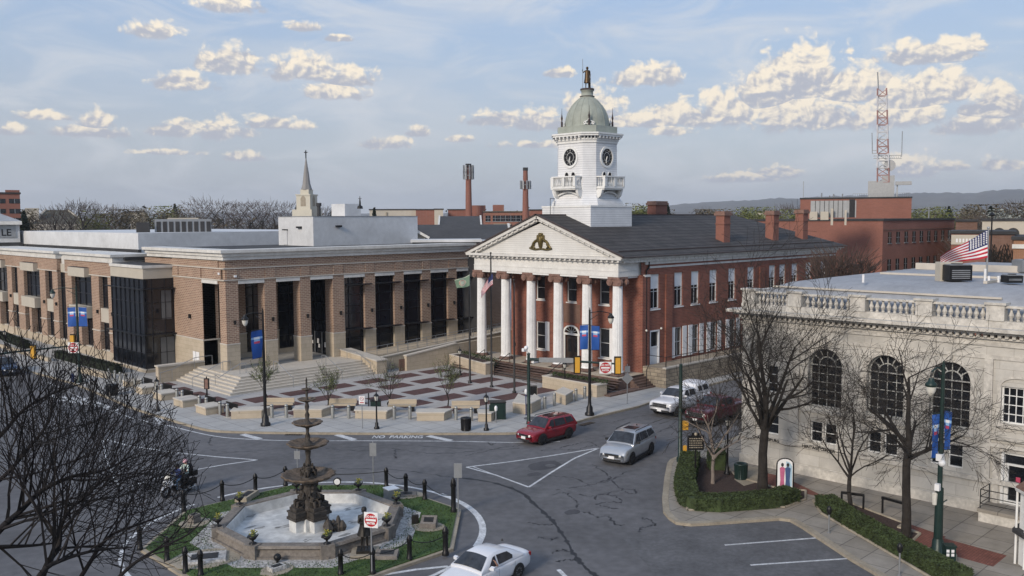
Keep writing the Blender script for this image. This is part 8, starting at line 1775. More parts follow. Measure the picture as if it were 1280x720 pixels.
J = seated(-.6, .98, .02, .32, 1.2, .16, -.18, .2); pa = thing('person', 'passenger on the motorcycle in pale mint shirt, pink helmet and black backpack', 'person', (mp_[0], mp_[1], RZ), h_, 'people on the motorcycle')
sm2 = dict(sm); sm2.update({'knl': 3, 'knr': 3, 'anl': 3, 'anr': 3, 'hil': 3, 'hir': 3, 'ell': 1, 'elr': 1, 'wrl': 0, 'wrr': 0}); human('body', J, {}, ['skin', 'mint_shirt', 'denim', 'black_cloth'], sm2, pa)
k = MB(); hc = (J['head'][0], 0, J['head'][2]+.02); k.lathe((hc[0]-.01, 0, hc[2]), [(.135, -.03), (.14, .03), (.12, .1), (.06, .15), (.001, .16)], 12); k.build('helmet', 'pink_helmet', pa); k = MB(); face_bits(k, hc, (1, 0, 0), .1); k.build('face_features', 'skin', pa)
bp = thing('backpack', 'black backpack worn by the motorcycle passenger', 'backpack', (mp_[0], mp_[1], RZ), h_); k = MB(); k.lathe((-.82, 0, 1.1), [(.1, 0), (.17, .06), (.17, .36), (.08, .44)], 10); k.rbox((-.95, 0, 1.13), .1, .22, .22); k.build('bag', 'black_cloth', bp); k = MB()
for s_ in (-1, 1): k.tube([(-.7, s_*.1, 1.5), (-.55, s_*.13, 1.56), (-.42, s_*.13, 1.4), (-.5, s_*.14, 1.15)], .02, 5)
k.build('strap', 'black_cloth', bp)
def driver(name_lab, car, x, y, z, top, arm_out):
 t = thing('person', name_lab, 'person', car.location[:], car.rotation_euler.z, 'drivers'); J = seated(x, z, -.06, .42, z+.28, .15, x+.75, .1); J = {k: (v[0], v[1]+y, v[2]) for k, v in J.items()}
 if arm_out: J['ell'] = (x+.12, y+.50, 1.00); J['shl'] = (x-.03, y+.2, z+.46); J['wrl'] = (x+.26, y+.52, 1.16); J['hal'] = (x+.30, y+.50, 1.24)
 human('body', J, {}, ['skin', top, 'black_cloth', 'black_cloth'], {'*': 1, 'head': 0, 'crown': 0, 'hal': 0, 'har': 0, 'wrl': 0, 'wrr': 0, 'ell': 0 if arm_out else 1, 'knl': 2, 'knr': 2, 'anl': 2, 'anr': 2, 'tol': 3, 'tor': 3}, t)
 k = MB(); hc = (J['head'][0], y, J['head'][2]); face_bits(k, hc, (1, 0, 0), .1); k.build('face_features', 'skin', t); k = MB(); k.ball((hc[0]-.02, y, hc[2]+.04), .115, 8); k.build('hair', 'roof_dark', t)
driver('driver of the white sedan with one bare arm up at the open window', sed, -.05, .36, .45, 'black_cloth', True)
driver('driver of the red suv in a yellowish top at the wheel', red, .1, .38, .68, 'yellow_top', False)
# ------------------------------------------------------------------ trees
def grow(T, C, p, d, L_, r, depth, rr, P):
 """recursive limb; T takes thick wood, C fine twigs"""
 n = P['seg'] if depth > 1 else 3; pts = [Vector(p)]; rad = [r]; d = Vector(d).normalized(); kids_ = []
 for i in range(n):
  w = P['wob']*(1 if depth < P['max'] else .5); d = (d+Vector((rr.gauss(0, w), rr.gauss(0, w), rr.gauss(0, w)+P['up']*.06))).normalized()
  if 'keep' in P and not P['keep'](pts[-1]+d*L_/n, rr): break
  pts.append(pts[-1]+d*L_/n); f = (i+1)/n; rad.append(max(P['rmin'], r*(1-f*P['taper'])))
  if depth > 0 and f > P['start'][min(depth, len(P['start'])-1)]: kids_.append((pts[-1].copy(), d.copy(), rad[-1], f))
 if len(pts) < 2: return
 (T if r > P['thick'] else C).tube(pts, rad, 7 if r > .12 else (5 if r > .04 else 3))
 if depth == 0 or not kids_: return
 nb = P['nb'][min(depth, len(P['nb'])-1)]
 for i in range(nb):
  k = kids_[min(len(kids_)-1, int(rr.random()*len(kids_)))] if i >= len(kids_) else kids_[-1-i]
  pos, dd, kr, f = k; a = rr.uniform(0, 2*pi); ang = radians(rr.uniform(*P['ang'])); u = dd.orthogonal().normalized(); u = Quaternion(dd, a) @ u; nd = (dd*cos(ang)+u*sin(ang)); nd.z += P['up']*.25*(1 if depth > 1 else .6)
  if depth <= 2: nd.z -= P.get('droop', 0)
  grow(T, C, pos, nd, L_*rr.uniform(*P['len']), kr*rr.uniform(*P.get('kr', (.55, .8))), depth-1, rr, P)
def bare_tree(name, label, base, h, r, seed, P, bark='bark', lean=(0, 0), trunk_h=.3, limbs=6, spread=45, group=None, L0=None, bias=None, twig=None, z0=0., leafs=None, cat='tree'):
 rr = random.Random(seed); t = thing(name, label, cat, (base[0], base[1], z0), rr.uniform(0, 6.28) if bias is None else 0, group); T, C = MB(), MB(); T.smooth = C.smooth = True
 th = h*trunk_h; pts = [Vector((lean[0]*i/4+rr.gauss(0, .03)*i, lean[1]*i/4+rr.gauss(0, .03)*i, th*i/4-.05)) for i in range(5)]; T.tube(pts, [r*1.25, r*1.02, r*.95, r*.9, r*.85], 12)
 top = pts[-1]; L1 = L0 or (h-th)*.52
 for i in range(limbs):
  a = 2*pi*i/limbs+rr.uniform(-.4, .4); sp_ = radians(spread*rr.uniform(.45, 1.1)) if i else radians(6); d = Vector((cos(a)*sin(sp_), sin(a)*sin(sp_), cos(sp_)))
  if bias is not None: d = (d+Vector(bias)*.35).normalized()
  q = pts[-1].lerp(pts[-2], rr.uniform(0, .9)) if i else top
  grow(T, C, q, d, L1*rr.uniform(.8, 1.15)*(1.2 if i == 0 else 1), r*rr.uniform(.42, .6)*(.6 if 'keep' in P else 1)*(1.3 if i == 0 else 1), P['depth'], rr, P)
 to = T.build('trunk', bark, t); co = C.build('crown', twig or bark, t)
 if leafs:
  k = MB(); vs = C.v; n = leafs[0]
  for i in range(n):
   v = Vector(vs[rr.randrange(len(vs))]);
   if v.z < h*.35: continue
   a = rr.uniform(0, 6.28); s = leafs[1]*rr.uniform(.6, 1.3); d1 = Vector((cos(a), sin(a), rr.uniform(-.6, .6)))*s; d2 = d1.cross(Vector((rr.uniform(-1, 1), rr.uniform(-1, 1), 1))).normalized()*s*.6; v = v+Vector((rr.gauss(0, .06), rr.gauss(0, .06), rr.gauss(0, .06))); k.poly([v-d1*.5, v+d2*.5, v+d1*.5, v-d2*.5])
  k.build('leaves', leafs[2], t)
 return t
BASE = dict(seg=5, wob=.10, up=.35, taper=.62, rmin=.008, thick=.035, start=(.2, .25, .3, .3, .3), nb=(0, 4, 4, 4, 5), ang=(22, 58), len=(.52, .78), depth=4, max=4)
b0 = at(-70, 700, 14.0); ec = at(-25, 655, 13.3)
def keepf(p, r): q = Vector((p.x+b0.x-ec.x, p.y+b0.y-ec.y, p.z-ec.z)); return (q.x**2+q.y**2)/2.85**2+q.z**2/2.75**2 < r.uniform(.72, 1.12) or p.z < 6
bt = bare_tree('bare_tree', 'large dark bare tree whose branches fill the lower left foreground', (b0.x, b0.y), 11.6, .3, 12, dict(BASE, seg=7, depth=5, nb=(0, 7, 5, 5, 4, 4), rmin=.0045, kr=(.42, .62), wob=.11, up=.3, ang=(16, 46), len=(.6, .82), start=(.1, .2, .2, .2, .25), keep=keepf), 'bark_dark', lean=(.2, -.3), trunk_h=.36, limbs=7, spread=74, L0=3.0, bias=tuple(RH*.35), z0=0)
T_, C_ = MB(), MB(); T_.smooth = C_.smooth = True; r5 = random.Random(88); bo = Vector((b0.x, b0.y, 0)); P5 = dict(BASE, seg=6, depth=3, nb=(0, 6, 5, 4, 4), rmin=.0045, kr=(.42, .6), wob=.10, up=.3, ang=(16, 46), len=(.6, .85), keep=keepf)
for (pl, r0_, D_) in (([(-60, 730), (0, 662), (22, 642), (53, 613), (93, 595), (130, 588), (165, 570)], .085, 13.2), ([(40, 760), (58, 707), (73, 684), (76, 658), (89, 635), (111, 618), (128, 596)], .075, 12.6), ([(-60, 690), (0, 684), (40, 682), (75, 678)], .07, 13.6), ([(20, 770), (52, 716), (78, 700), (120, 688), (165, 684)], .07, 12.2), ([(70, 770), (105, 715), (135, 672), (175, 655), (215, 640)], .06, 12.9), ([(-60, 600), (0, 545), (30, 512), (70, 490), (110, 478)], .06, 14.4), ([(-60, 640), (0, 600), (36, 560), (60, 528), (66, 500)], .06, 13.9), ([(90, 790), (150, 720), (190, 690), (235, 668), (262, 640)], .05, 12.4)):
 T_, C_ = MB(), MB(); T_.smooth = C_.smooth = True
 Q = [Vector(q)-bo for q in bez([tuple(at(x, y, D_+.12*i)) for i, (x, y) in enumerate(pl)], 4)]; n = len(Q); R_ = [r0_*.62*(1-.8*i/(n-1)) for i in range(n)]; T_.tube(Q, R_, 7)
 for i in range(4, n):
  for q in range(1):
   d = (Q[i]-Q[i-1]).normalized(); u = Quaternion(d, r5.uniform(0, 6.28)) @ d.orthogonal().normalized(); nd = d*.6+u*.8+Vector((0, 0, .3)); grow(T_, C_, Q[i], nd, r5.uniform(.8, 1.7), R_[i]*.6, 2 if i % 2 else 1, r5, P5)
 T_.build('limb', 'bark_dark', bt); C_.build('twigs', 'bark_dark', bt)
PA = dict(BASE, rmin=.0085, thick=.05, depth=4, nb=(0, 4, 4, 4, 4), up=.5)
bare_tree('bare_tree', 'tallest bare tree by the photo board, its crown before the courthouse corner', (44.2, 25.15), 12.6, .25, 31, PA, 'bark', trunk_h=.32, limbs=9, spread=35, L0=3.9)
bare_tree('bare_tree', 'spreading bare tree with thick leaning trunk before the right arched window', (42.2, 16.5), 9.3, .2, 45, dict(PA, up=.12, rmin=.008, droop=.12), 'bark', trunk_h=.5, limbs=8, spread=70, L0=2.9)
bare_tree('bare_tree', 'thin bare tree rising through the black rack before the middle window', (43.8, 19.9), 8.0, .11, 52, dict(PA, rmin=.010, thick=.03, nb=(0, 4, 4, 4), depth=3), 'bark', trunk_h=.28, limbs=7, spread=48, L0=3.0)
bare_tree('bare_tree', 'young bare tree with pale trunk in the mulch bed beside the marker sign', (43.2, 27.7), 7.2, .10, 63, dict(PA, rmin=.010, thick=.03, nb=(0, 4, 4, 5), depth=3, up=.3), 'bark_pale', trunk_h=.26, limbs=8, spread=55, L0=2.5, twig='bark')
for i, (px, py, w_) in enumerate(((333, 503, 'behind the single banner lamp'), (411, 515, 'second from the left, below the steps'), (486, 511, 'third from the left, the barest'), (560, 507, 'fourth, nearest the flagpoles'))):
 p = G(px, py); bare_tree('young_plaza_tree', 'small plaza tree with sparse pale green leaves, '+w_, (p.x, p.y), (4.1, 3.6, 3.4, 3.9)[i], .05, 70+i, dict(BASE, rmin=.007, thick=.02, depth=3, nb=(0, 4, 4, 4), up=.9, ang=(18, 45)), 'bark', trunk_h=.3, limbs=6, spread=42, L0=1.25, group='young trees along the plaza front', leafs=((1500, 1300, 500, 1300)[i], .10, 'leaf_spring'))
def hedge(name, label, path, w, h, n, seed):
 rr = random.Random(seed); b = MB(); seg = []; tot = 0
 for i in range(len(path)-1): l = hypot(path[i+1][0]-path[i][0], path[i+1][1]-path[i][1]); seg.append((tot, l)); tot += l
 def pt(r):
  s = r.uniform(0, tot)
  for i, (s0, l) in enumerate(seg):
   if s <= s0+l: break
  f = (s-s0)/l; x = path[i][0]+(path[i+1][0]-path[i][0])*f; y = path[i][1]+(path[i+1][1]-path[i][1])*f; dx, dy = (path[i+1][0]-path[i][0])/l, (path[i+1][1]-path[i][1])/l
  q = r.random()
  if q < .5: o = r.uniform(-w/2, w/2); z = h+r.gauss(0, .02)
  elif q < .8: o = (w/2+r.gauss(0, .025))*(1 if r.random() < .5 else -1); z = r.uniform(.05, h)
  else: o = r.uniform(-w/2, w/2); z = r.uniform(h*.8, h)
  return (x-dy*o, y+dx*o, z)
 leafmass(b, pt, n, .11, rr)
 L_, R2 = [], []
 for i, p_ in enumerate(path):
  a = Vector(path[max(0, i-1)]); c = Vector(path[min(len(path)-1, i+1)]); d = (c-a).normalized(); k = Vector((-d.y, d.x))*(w/2*.93); L_.append(Vector(p_)+k); R2.append(Vector(p_)-k)
 b.prism([tuple(v) for v in L_]+[tuple(v) for v in R2[::-1]], 0, h*.95); o = b.build(name, 'leaf_hedge', None); return tag(o, label, 'hedge', 'clipped hedges by the marble building')
hedge('clipped_hedge', 'long L shaped clipped hedge round the mulch bed beside the parking corner', [(46.3, 31.3), (41.3, 28.3), (39.2, 26.6), (38.9, 26.0), (39.5, 25.1), (42.2, 23.3), (43.7, 23.1)], 1.1, .68, 17000, 1)
hedge('clipped_hedge', 'rounded dark hedge block beside the young pale-trunked tree', [(45.7, 29.0), (46.8, 29.8)], 1.0, 1.0, 4500, 2)
hedge('clipped_hedge', 'long straight clipped hedge running to the bottom right corner', [(43.9, 21.4), (42.2, 19.3), (40.2, 16.2), (38.7, 13.6), (38.2, 12.6)], 1.05, .6, 14000, 3)
for (x, y) in ((40.3, 27.4), (42.0, 28.7)): pass
# ---- background trees
def crown_tree(name, label, px, yt, D, w, kind, seed, grp='trees beyond the roofs'):
 p = at(px, 272, D); zt = at(px, yt, D).z; rr = random.Random(seed); h = zt
 t = thing(name, label, 'tree', (p.x, p.y, 0), rr.uniform(0, 6), grp); k = MB(); k.tube([(0, 0, 0), (0, 0, h*.5), (.3, 0, h*.75)], [.35, .28, .12], 6)
 if kind in ('bare', 'redbare'):
  for i in range(9):
   a = rr.uniform(0, 6.28); z0 = h*rr.uniform(.35, .7); k.tube([(0, 0, z0), (w*.25*cos(a), w*.25*sin(a), z0+h*.15), (w*.42*cos(a+.3), w*.42*sin(a+.3), z0+h*.27)], [.16, .1, .05], 4)
 k.build('trunk', 'bark', t); c = MB()
 if kind in ('bare', 'redbare'):
  for i in range(430):
   a = rr.uniform(0, 6.28); q = rr.random()**.5; z = h*(.45+.5*rr.random()); rad = w*.5*q*sqrt(max(.02, 1-((z/h-.68)/.34)**2)); x, y = rad*cos(a), rad*sin(a)
   d = Vector((x*.7, y*.7, h*.12)).normalized()*rr.uniform(.7, 1.9)+Vector((rr.gauss(0, .4), rr.gauss(0, .4), rr.gauss(0, .3))); A = Vector((x, y, z)); c.tube([A, A+d*.5+Vector((rr.gauss(0, .12),)*3), A+d], [.045, .035, .02], 3)
  m_ = 'twig_far' if kind == 'bare' else 'twig_red'
 else:
  n = 2200
  cl = [(rr.uniform(-.32, .32)*w, rr.uniform(-.32, .32)*w, h*rr.uniform(.5, .93), rr.uniform(.16, .26)*w) for _ in range(14)]
  for i in range(n):
   if kind == 'ever':
    z = h*(.15+.85*rr.random()); rad = w*.5*(1-z/h)**.8*rr.uniform(.5, 1); a = rr.uniform(0, 6.28); v = Vector((rad*cos(a), rad*sin(a), z))
   else:
    c0 = cl[i % 14]; v = Vector((c0[0]+rr.gauss(0, c0[3]*.6), c0[1]+rr.gauss(0, c0[3]*.6), min(h, c0[2]+rr.gauss(0, c0[3]*.6))))
   a = rr.uniform(0, 6.28); s = rr.uniform(.3, .75); d1 = Vector((cos(a), sin(a), rr.uniform(-.8, .8)))*s; d2 = d1.cross(Vector((rr.uniform(-1, 1), rr.uniform(-1, 1), 1))).normalized()*s*.7; c.poly([v-d1*.5, v+d2*.5, v+d1*.5, v-d2*.5])
  m_ = {'ever': 'ever_far', 'green': 'green_far', 'olive': 'olive_far', 'pale': 'pale_far'}[kind]
 c.build('crown', m_, t); return t
M['twig_far'] = mat('twig_far', (.085, .068, .058), .95, .2, .1); M['twig_red'] = mat('twig_red', (.08, .055, .045), .95, .2, .1); M['ever_far'] = mat('ever_far', (.018, .03, .02), .95, .4, .3); M['green_far'] = mat('green_far', (.15, .165, .05), .95, .25, .2); M['olive_far'] = mat('olive_far', (.12, .10, .065), .95, .25, .2); M['pale_far'] = mat('pale_far', (.26, .27, .24), .95, .2, .3)
TL = [(88, 252, 250, 9, 'bare'), (104, 250, 255, 8, 'bare'), (68, 258, 240, 7, 'bare'), (30, 264, 200, 6, 'ever'), (118, 262, 260, 9, 'green'), (132, 256, 300, 9, 'bare'), (150, 257, 290, 9, 'redbare'), (163, 262, 260, 10, 'olive'), (178, 257, 310, 10, 'bare'), (192, 260, 280, 9, 'olive'), (205, 258, 290, 9, 'green'), (219, 255, 310, 8, 'ever'), (232, 256, 300, 9, 'olive'), (246, 250, 270, 10, 'bare'), (262, 246, 250, 12, 'bare'), (280, 250, 260, 11, 'bare'), (296, 252, 270, 10, 'bare'), (312, 250, 260, 10, 'redbare'), (328, 251, 265, 10, 'bare'), (343, 252, 270, 10, 'bare'), (358, 252, 275, 9, 'bare'), (372, 256, 290, 9, 'ever'), (404, 258, 270, 7, 'bare'), (416, 260, 280, 7, 'ever'), (468, 260, 230, 5, 'ever'), (20, 262, 260, 9, 'olive'), (60, 268, 230, 8, 'redbare'), (118, 256, 290, 9, 'redbare'),
 (795, 254, 260, 8, 'pale'), (806, 258, 240, 8, 'green'), (834, 255, 230, 8, 'ever'), (822, 262, 260, 9, 'olive'), (872, 262, 300, 9, 'olive'), (884, 260, 310, 9, 'bare'), (898, 262, 280, 8, 'olive'), (918, 260, 290, 9, 'olive'), (932, 261, 280, 9, 'green'), (948, 259, 270, 10, 'green'), (960, 262, 280, 8, 'green'), (976, 258, 260, 8, 'bare'), (988, 255, 270, 9, 'bare'), (995, 262, 250, 8, 'green'),
 (1146, 262, 300, 10, 'green'), (1158, 261, 310, 11, 'olive'), (1172, 259, 290, 10, 'green'), (1186, 258, 280, 9, 'ever'), (1197, 262, 260, 9, 'green'), (1210, 260, 270, 9, 'olive'), (1224, 256, 250, 10, 'olive'), (1238, 258, 220, 10, 'ever'), (1252, 256, 230, 10, 'olive'), (1262, 254, 240, 9, 'bare'), (1275, 250, 250, 9, 'bare'), (1246, 266, 190, 8, 'pale'), (1270, 262, 195, 9, 'pale'), (1290, 254, 240, 9, 'olive'), (1228, 268, 180, 6, 'bare'), (1213, 270, 170, 6, 'bare'), (1204, 300, 150, 5, 'redbare')]
kn = {'bare': 'bare grey brown tree', 'redbare': 'bare reddish brown tree', 'ever': 'dark evergreen tree', 'green': 'fresh yellow green tree', 'olive': 'brownish budding tree', 'pale': 'pale blossoming tree'}
def where(px):
 for a, s in ((60, 'at the far left by the apartment block'), (125, 'around the grey roofed hall'), (200, 'beyond the left end of the white screen wall'), (300, 'above the rooftop chiller'), (380, 'just left of the church steeple'), (480, 'between the steeple and the warehouse'), (845, 'just right of the clock tower base'), (900, 'between the courthouse rear chimney and the first side chimney'), (970, 'between the first and second side chimneys'), (1000, 'between the last chimneys'), (1180, 'right of the lattice mast below the hills'), (1240, 'above the large flag'), (2000, 'at the far right under the hills')):
  if px < a: return s
cnt = {}; TL.sort(); tot_ = {}
for q in TL: key = (q[4], where(q[0])); tot_[key] = tot_.get(key, 0)+1
OR = ['leftmost', 'second from left', 'third from left', 'fourth from left', 'fifth from left', 'sixth from left', 'seventh from left']
for i, (px, yt, D, w, kd) in enumerate(TL):
 key = (kd, where(px)); c_ = cnt.get(key, 0); cnt[key] = c_+1
 lab = kn[kd]+' '+key[1]+(', '+OR[c_] if tot_[key] > 1 else ''); crown_tree('distant_tree', lab, px, yt, D, w*1.15, kd, 200+i)
for i, (px, yt, D, w, lab) in enumerate(((1058, 314, 98, 6, 'bare reddish tree against the brick office wall, right one'), (1036, 322, 96, 5, 'bare reddish tree against the brick office wall, left one'), (1074, 326, 99, 4, 'small bare bush above the marble roof corner'))):
 crown_tree('bare_backyard_tree', lab, px, yt, D, w, 'redbare', 300+i, 'bare trees behind the courthouse')
b = MB(); rr = random.Random(77)
for i in range(9000):
 px = rr.uniform(-150, 1400); D = rr.uniform(330, 900); top = 14+rr.gauss(0, 2)+3*sin(px*.05)+2*sin(px*.13+D*.01); z = rr.uniform(0, top); p = at(px, 272, D)
 a = rr.uniform(0, 6.28); s = rr.uniform(1.2, 3.4); v = Vector((p.x, p.y, z)); d1 = Vector((cos(a), sin(a), rr.uniform(-.5, .5)))*s; d2 = Vector((rr.gauss(0, .4), rr.gauss(0, .4), 1)).normalized()*s*.6; b.m = (i//7) % 3; b.poly([v-d1*.5, v+d2*.5, v+d1*.5, v-d2*.5])
o = b.build('woodland', ['twig_far', 'olive_far', 'ever_far'], None); tag(o, 'far belt of mixed woodland between the roofs and the hills', 'woodland', kind='stuff')
for i, (px, yT, D, w) in enumerate(((172, 262, 330, 9), (214, 264, 340, 6), (955, 262, 380, 10), (1000, 259, 350, 8), (868, 266, 330, 8), (1166, 266, 350, 9))):
 t, Fr, ww, zt_ = block('distant_house', ['pale distant house beyond the left screen wall, left of the chiller', 'small distant tan house among trees above the long screen wall', 'distant tan house between the first two side chimneys', 'distant pale house by the last chimney', 'distant tan house right of the rear chimney', 'distant tan house right of the lattice mast'][i], px-w, px+w, yT+3, D, m=('cream', 'kerb')[i % 2], roofm='roof_rib', depth=8)
for px, D, yt, lab in ((142, 300, 255, 'utility pole among trees beyond the left screen wall'), (1161, 260, 258, 'utility pole right of the lattice mast')):
 p = at(px, 272, D); zt_ = at(px, yt, D).z; t = thing('utility_pole', lab, 'utility pole', (p.x, p.y, 0)); k = MB(); k.cyl((0, 0, 0), (0, 0, zt_), .16, n=6); k.build('pole', 'sign_back', t); k = MB(); k.bar(-RH*1.1+Vector((0, 0, zt_-1)), RH*1.1+Vector((0, 0, zt_-1)), .15); k.build('crossarm', 'sign_back', t)
# ------------------------------------------------------------------ sky, sun, camera
w = bpy.data.worlds.new('World'); scene.world = w; w.use_nodes = True; nt = w.node_tree; nt.nodes.clear(); L = nt.links.new
out = _n(nt, 'ShaderNodeOutputWorld'); bg = _n(nt, 'ShaderNodeBackground'); L(bg.outputs[0], out.inputs[0]); bg.inputs[1].default_value = SKY_STRENGTH
sky = _n(nt, 'ShaderNodeTexSky'); sky.sky_type = 'NISHITA'; sky.sun_disc = False
sky.sun_elevation = radians(SUN_EL); sky.sun_rotation = radians(90-SUN_AZ); sky.air_density = 1.0; sky.dust_density = 2.2; sky.ozone_density = 1.6; sky.altitude = 200
geo = _n(nt, 'ShaderNodeTexCoord'); sx = _n(nt, 'ShaderNodeSeparateXYZ'); L(geo.outputs['Generated'], sx.inputs[0])
def mth(op, a, b=None, c=None, clamp=False):
 n = _n(nt, 'ShaderNodeMath', operation=op); n.use_clamp = clamp
 for i, v in enumerate((a, b, c)):
  if v is None: continue
  if isinstance(v, (int, float)): n.inputs[i].default_value = v
  else: L(v, n.inputs[i])
 return n.outputs[0]
def rng(v, a, b, c=0., d=1., smooth=True):
 n = _n(nt, 'ShaderNodeMapRange'); n.interpolation_type = 'SMOOTHSTEP' if smooth else 'LINEAR'
 L(v, n.inputs[0])
 for i, x in enumerate((a, b, c, d)): n.inputs[i+1].default_value = x
 return n.outputs[0]
def mixc(f, a, b):
 n = _n(nt, 'ShaderNodeMix', data_type='RGBA'); L(f, n.inputs[0]) if not isinstance(f, float) else setattr(n.inputs[0], 'default_value', f)
 for i, v in ((6, a), (7, b)):
  if isinstance(v, tuple): n.inputs[i].default_value = rgb(v)
  else: L(v, n.inputs[i])
 return n.outputs[2]
az = mth('ARCTAN2', sx.outputs[1], sx.outputs[0])          # radians from X towards Y
hz_ = mth('SQRT', mth('ADD', mth('MULTIPLY', sx.outputs[0], sx.outputs[0]), mth('MULTIPLY', sx.outputs[1], sx.outputs[1])))
el = mth('ARCTAN2', sx.outputs[2], hz_)
u = mth('MULTIPLY', mth('SUBTRACT', az, YAW), -57.2958); v = mth('MULTIPLY', el, 57.2958)
cb = _n(nt, 'ShaderNodeCombineXYZ'); L(u, cb.inputs[0]); L(v, cb.inputs[1])
def noise(scale, det, rough, off=(0, 0, 0), sy=1.4, vec=None, dist=0.):
 mp = _n(nt, 'ShaderNodeMapping'); mp.inputs['Location'].default_value = off; mp.inputs['Scale'].default_value = (1, sy, 1); L(vec or cb.outputs[0], mp.inputs[0])
 n = _n(nt, 'ShaderNodeTexNoise'); n.noise_dimensions = '2D'; n.inputs['Scale'].default_value = scale; n.inputs['Detail'].default_value = det; n.inputs['Roughness'].default_value = rough; n.inputs['Distortion'].default_value = dist
 L(mp.outputs[0], n.inputs['Vector']); return n
def bil(scale, off):
 mp = _n(nt, 'ShaderNodeMapping'); mp.inputs['Location'].default_value = off; mp.inputs['Scale'].default_value = (1, 1.25, 1); wv = noise(.5, 3, .5, off, 1.25)
 ad = _n(nt, 'ShaderNodeVectorMath', operation='MULTIPLY_ADD'); L(wv.outputs['Color'], ad.inputs[0]); ad.inputs[1].default_value = (1.1, 1.1, 0); L(cb.outputs[0], ad.inputs[2]); L(ad.outputs[0], mp.inputs[0])
 n = _n(nt, 'ShaderNodeTexVoronoi'); n.voronoi_dimensions = '2D'; n.feature = 'SMOOTH_F1'; n.inputs['Scale'].default_value = scale; n.inputs['Detail'].default_value = 3.2; n.inputs['Roughness'].default_value = .55; n.inputs['Smoothness'].default_value = .35; L(mp.outputs[0], n.inputs['Vector'])
 return mth('SUBTRACT', .62, n.outputs['Distance'])
dn = noise(.6, 8, .6); puff = mth('ADD', mth('MULTIPLY', bil(.8, (0, 0, 0)), .85), mth('SUBTRACT', dn.outputs['Fac'], .5)); dn2 = noise(.6, 8, .6, (.16, -.26, 0)); puff2 = mth('ADD', mth('MULTIPLY', bil(.8, (.16, -.26, 0)), .85), mth('SUBTRACT', dn2.outputs['Fac'], .5))
def uvof(px, py):
 d = ray(px, py); a = atan2(d.y, d.x); e = atan2(d.z, hypot(d.x, d.y)); return -math.degrees(a-YAW), math.degrees(e)
blobs = [ # px, py, half width, height above base, base depth
 (1005, 92, 62, 38), (960, 108, 45, 30), (905, 135, 42, 24), (850, 142, 42, 18), (1065, 105, 60, 26), (1130, 118, 55, 26), (1180, 108, 45, 26), (1240, 128, 55, 28), (1120, 140, 90, 22), (1010, 138, 85, 28), (1225, 150, 60, 18),
 (1145, 66, 50, 16), (1185, 62, 45, 16), (1215, 55, 20, 12), (800, 150, 60, 10), (812, 93, 46, 15), (700, 90, 20, 7), (673, 150, 42, 14), (740, 132, 40, 20), (630, 148, 50, 9),
 (286, 74, 40, 19), (232, 101, 38, 13), (384, 85, 48, 18), (436, 95, 34, 14), (415, 114, 46, 11), (217, 160, 30, 12), (280, 161, 34, 14), (335, 152, 34, 9), (120, 150, 26, 13), (112, 163, 50, 9), (480, 178, 32, 9), (522, 163, 13, 8), (305, 195, 26, 7),
 (192, 36, 34, 12), (380, 33, 24, 7), (422, 47, 18, 5), (285, 4, 46, 12), (975, 215, 34, 9), (1135, 208, 38, 15), (840, 162, 26, 8), (1245, 205, 36, 9), (20, 162, 22, 8), (375, 157, 18, 6), (577, 173, 18, 5), (930, 222, 60, 6), (60, 145, 40, 6), (210, 190, 40, 4), (1190, 207, 30, 7), (700, 180, 70, 5)]
dens = None; hs = None
pf = mth('MULTIPLY', mth('ADD', puff, -.02), .58)
for (px, py, hw, hh) in blobs:
 cu_, cv_ = uvof(px, py+hh*.45); k1, _ = uvof(px+hw*1.34, py); _, k2 = uvof(px, py-hh*1.5); ru = abs(k1-cu_); rv = abs(k2-cv_)
 vs = _n(nt, 'ShaderNodeVectorMath', operation='SUBTRACT'); L(cb.outputs[0], vs.inputs[0]); vs.inputs[1].default_value = (cu_, cv_, 0)
 vm_ = _n(nt, 'ShaderNodeVectorMath', operation='MULTIPLY'); L(vs.outputs[0], vm_.inputs[0]); vm_.inputs[1].default_value = (1/ru, 1/rv, 0)
 h = _n(nt, 'ShaderNodeSeparateXYZ'); L(vm_.outputs[0], h.inputs[0]); yy_ = mth('MAXIMUM', h.outputs[1], mth('MULTIPLY', h.outputs[1], -2.6))
 d_ = mth('SUBTRACT', 1.0, mth('SQRT', mth('ADD', mth('MULTIPLY', h.outputs[0], h.outputs[0]), mth('MULTIPLY', yy_, yy_))))
 if dens is None: dens = d_; hs = h.outputs[1]
 else:
  g_ = mth('GREATER_THAN', d_, dens); hs = mth('ADD', hs, mth('MULTIPLY', g_, mth('SUBTRACT', h.outputs[1], hs))); dens = mth('MAXIMUM', dens, d_)
d2 = mth('ADD', dens, pf)
cover = mth('MULTIPLY', rng(d2, -.02, .33), rng(hs, -.52, -.12))
lit = mth('MULTIPLY', mth('SUBTRACT', puff, puff2), 1.9)
big = noise(.16, 3, .5, (3, 1, 0))
litf = rng(mth('ADD', mth('ADD', lit, mth('MULTIPLY', mth('SUBTRACT', big.outputs['Fac'], .5), 1.2)), mth('MULTIPLY', mth('SUBTRACT', hs, .25), 1.7)), -.75, .75)
cl = mixc(litf, (.34, .35, .395), (.76, .665, .52))
n3 = noise(.12, 7, .62, (7, 2, 0), 3.2, dist=.6); n4 = noise(.06, 5, .6, (1, 9, 0), 5.0, dist=.4)
veil = mth('MULTIPLY', rng(n3.outputs['Fac'], .42, .74), .6); veil2 = mth('MULTIPLY', rng(n4.outputs['Fac'], .45, .7), .4)
grad = rng(v, -1.0, 17.0, smooth=False)
ramp = _n(nt, 'ShaderNodeValToRGB'); L(grad, ramp.inputs[0]); e_ = ramp.color_ramp.elements
e_[0].position = 0; e_[0].color = rgb((.385, .40, .445)); e_[1].position = 1; e_[1].color = rgb((.255, .37, .575))
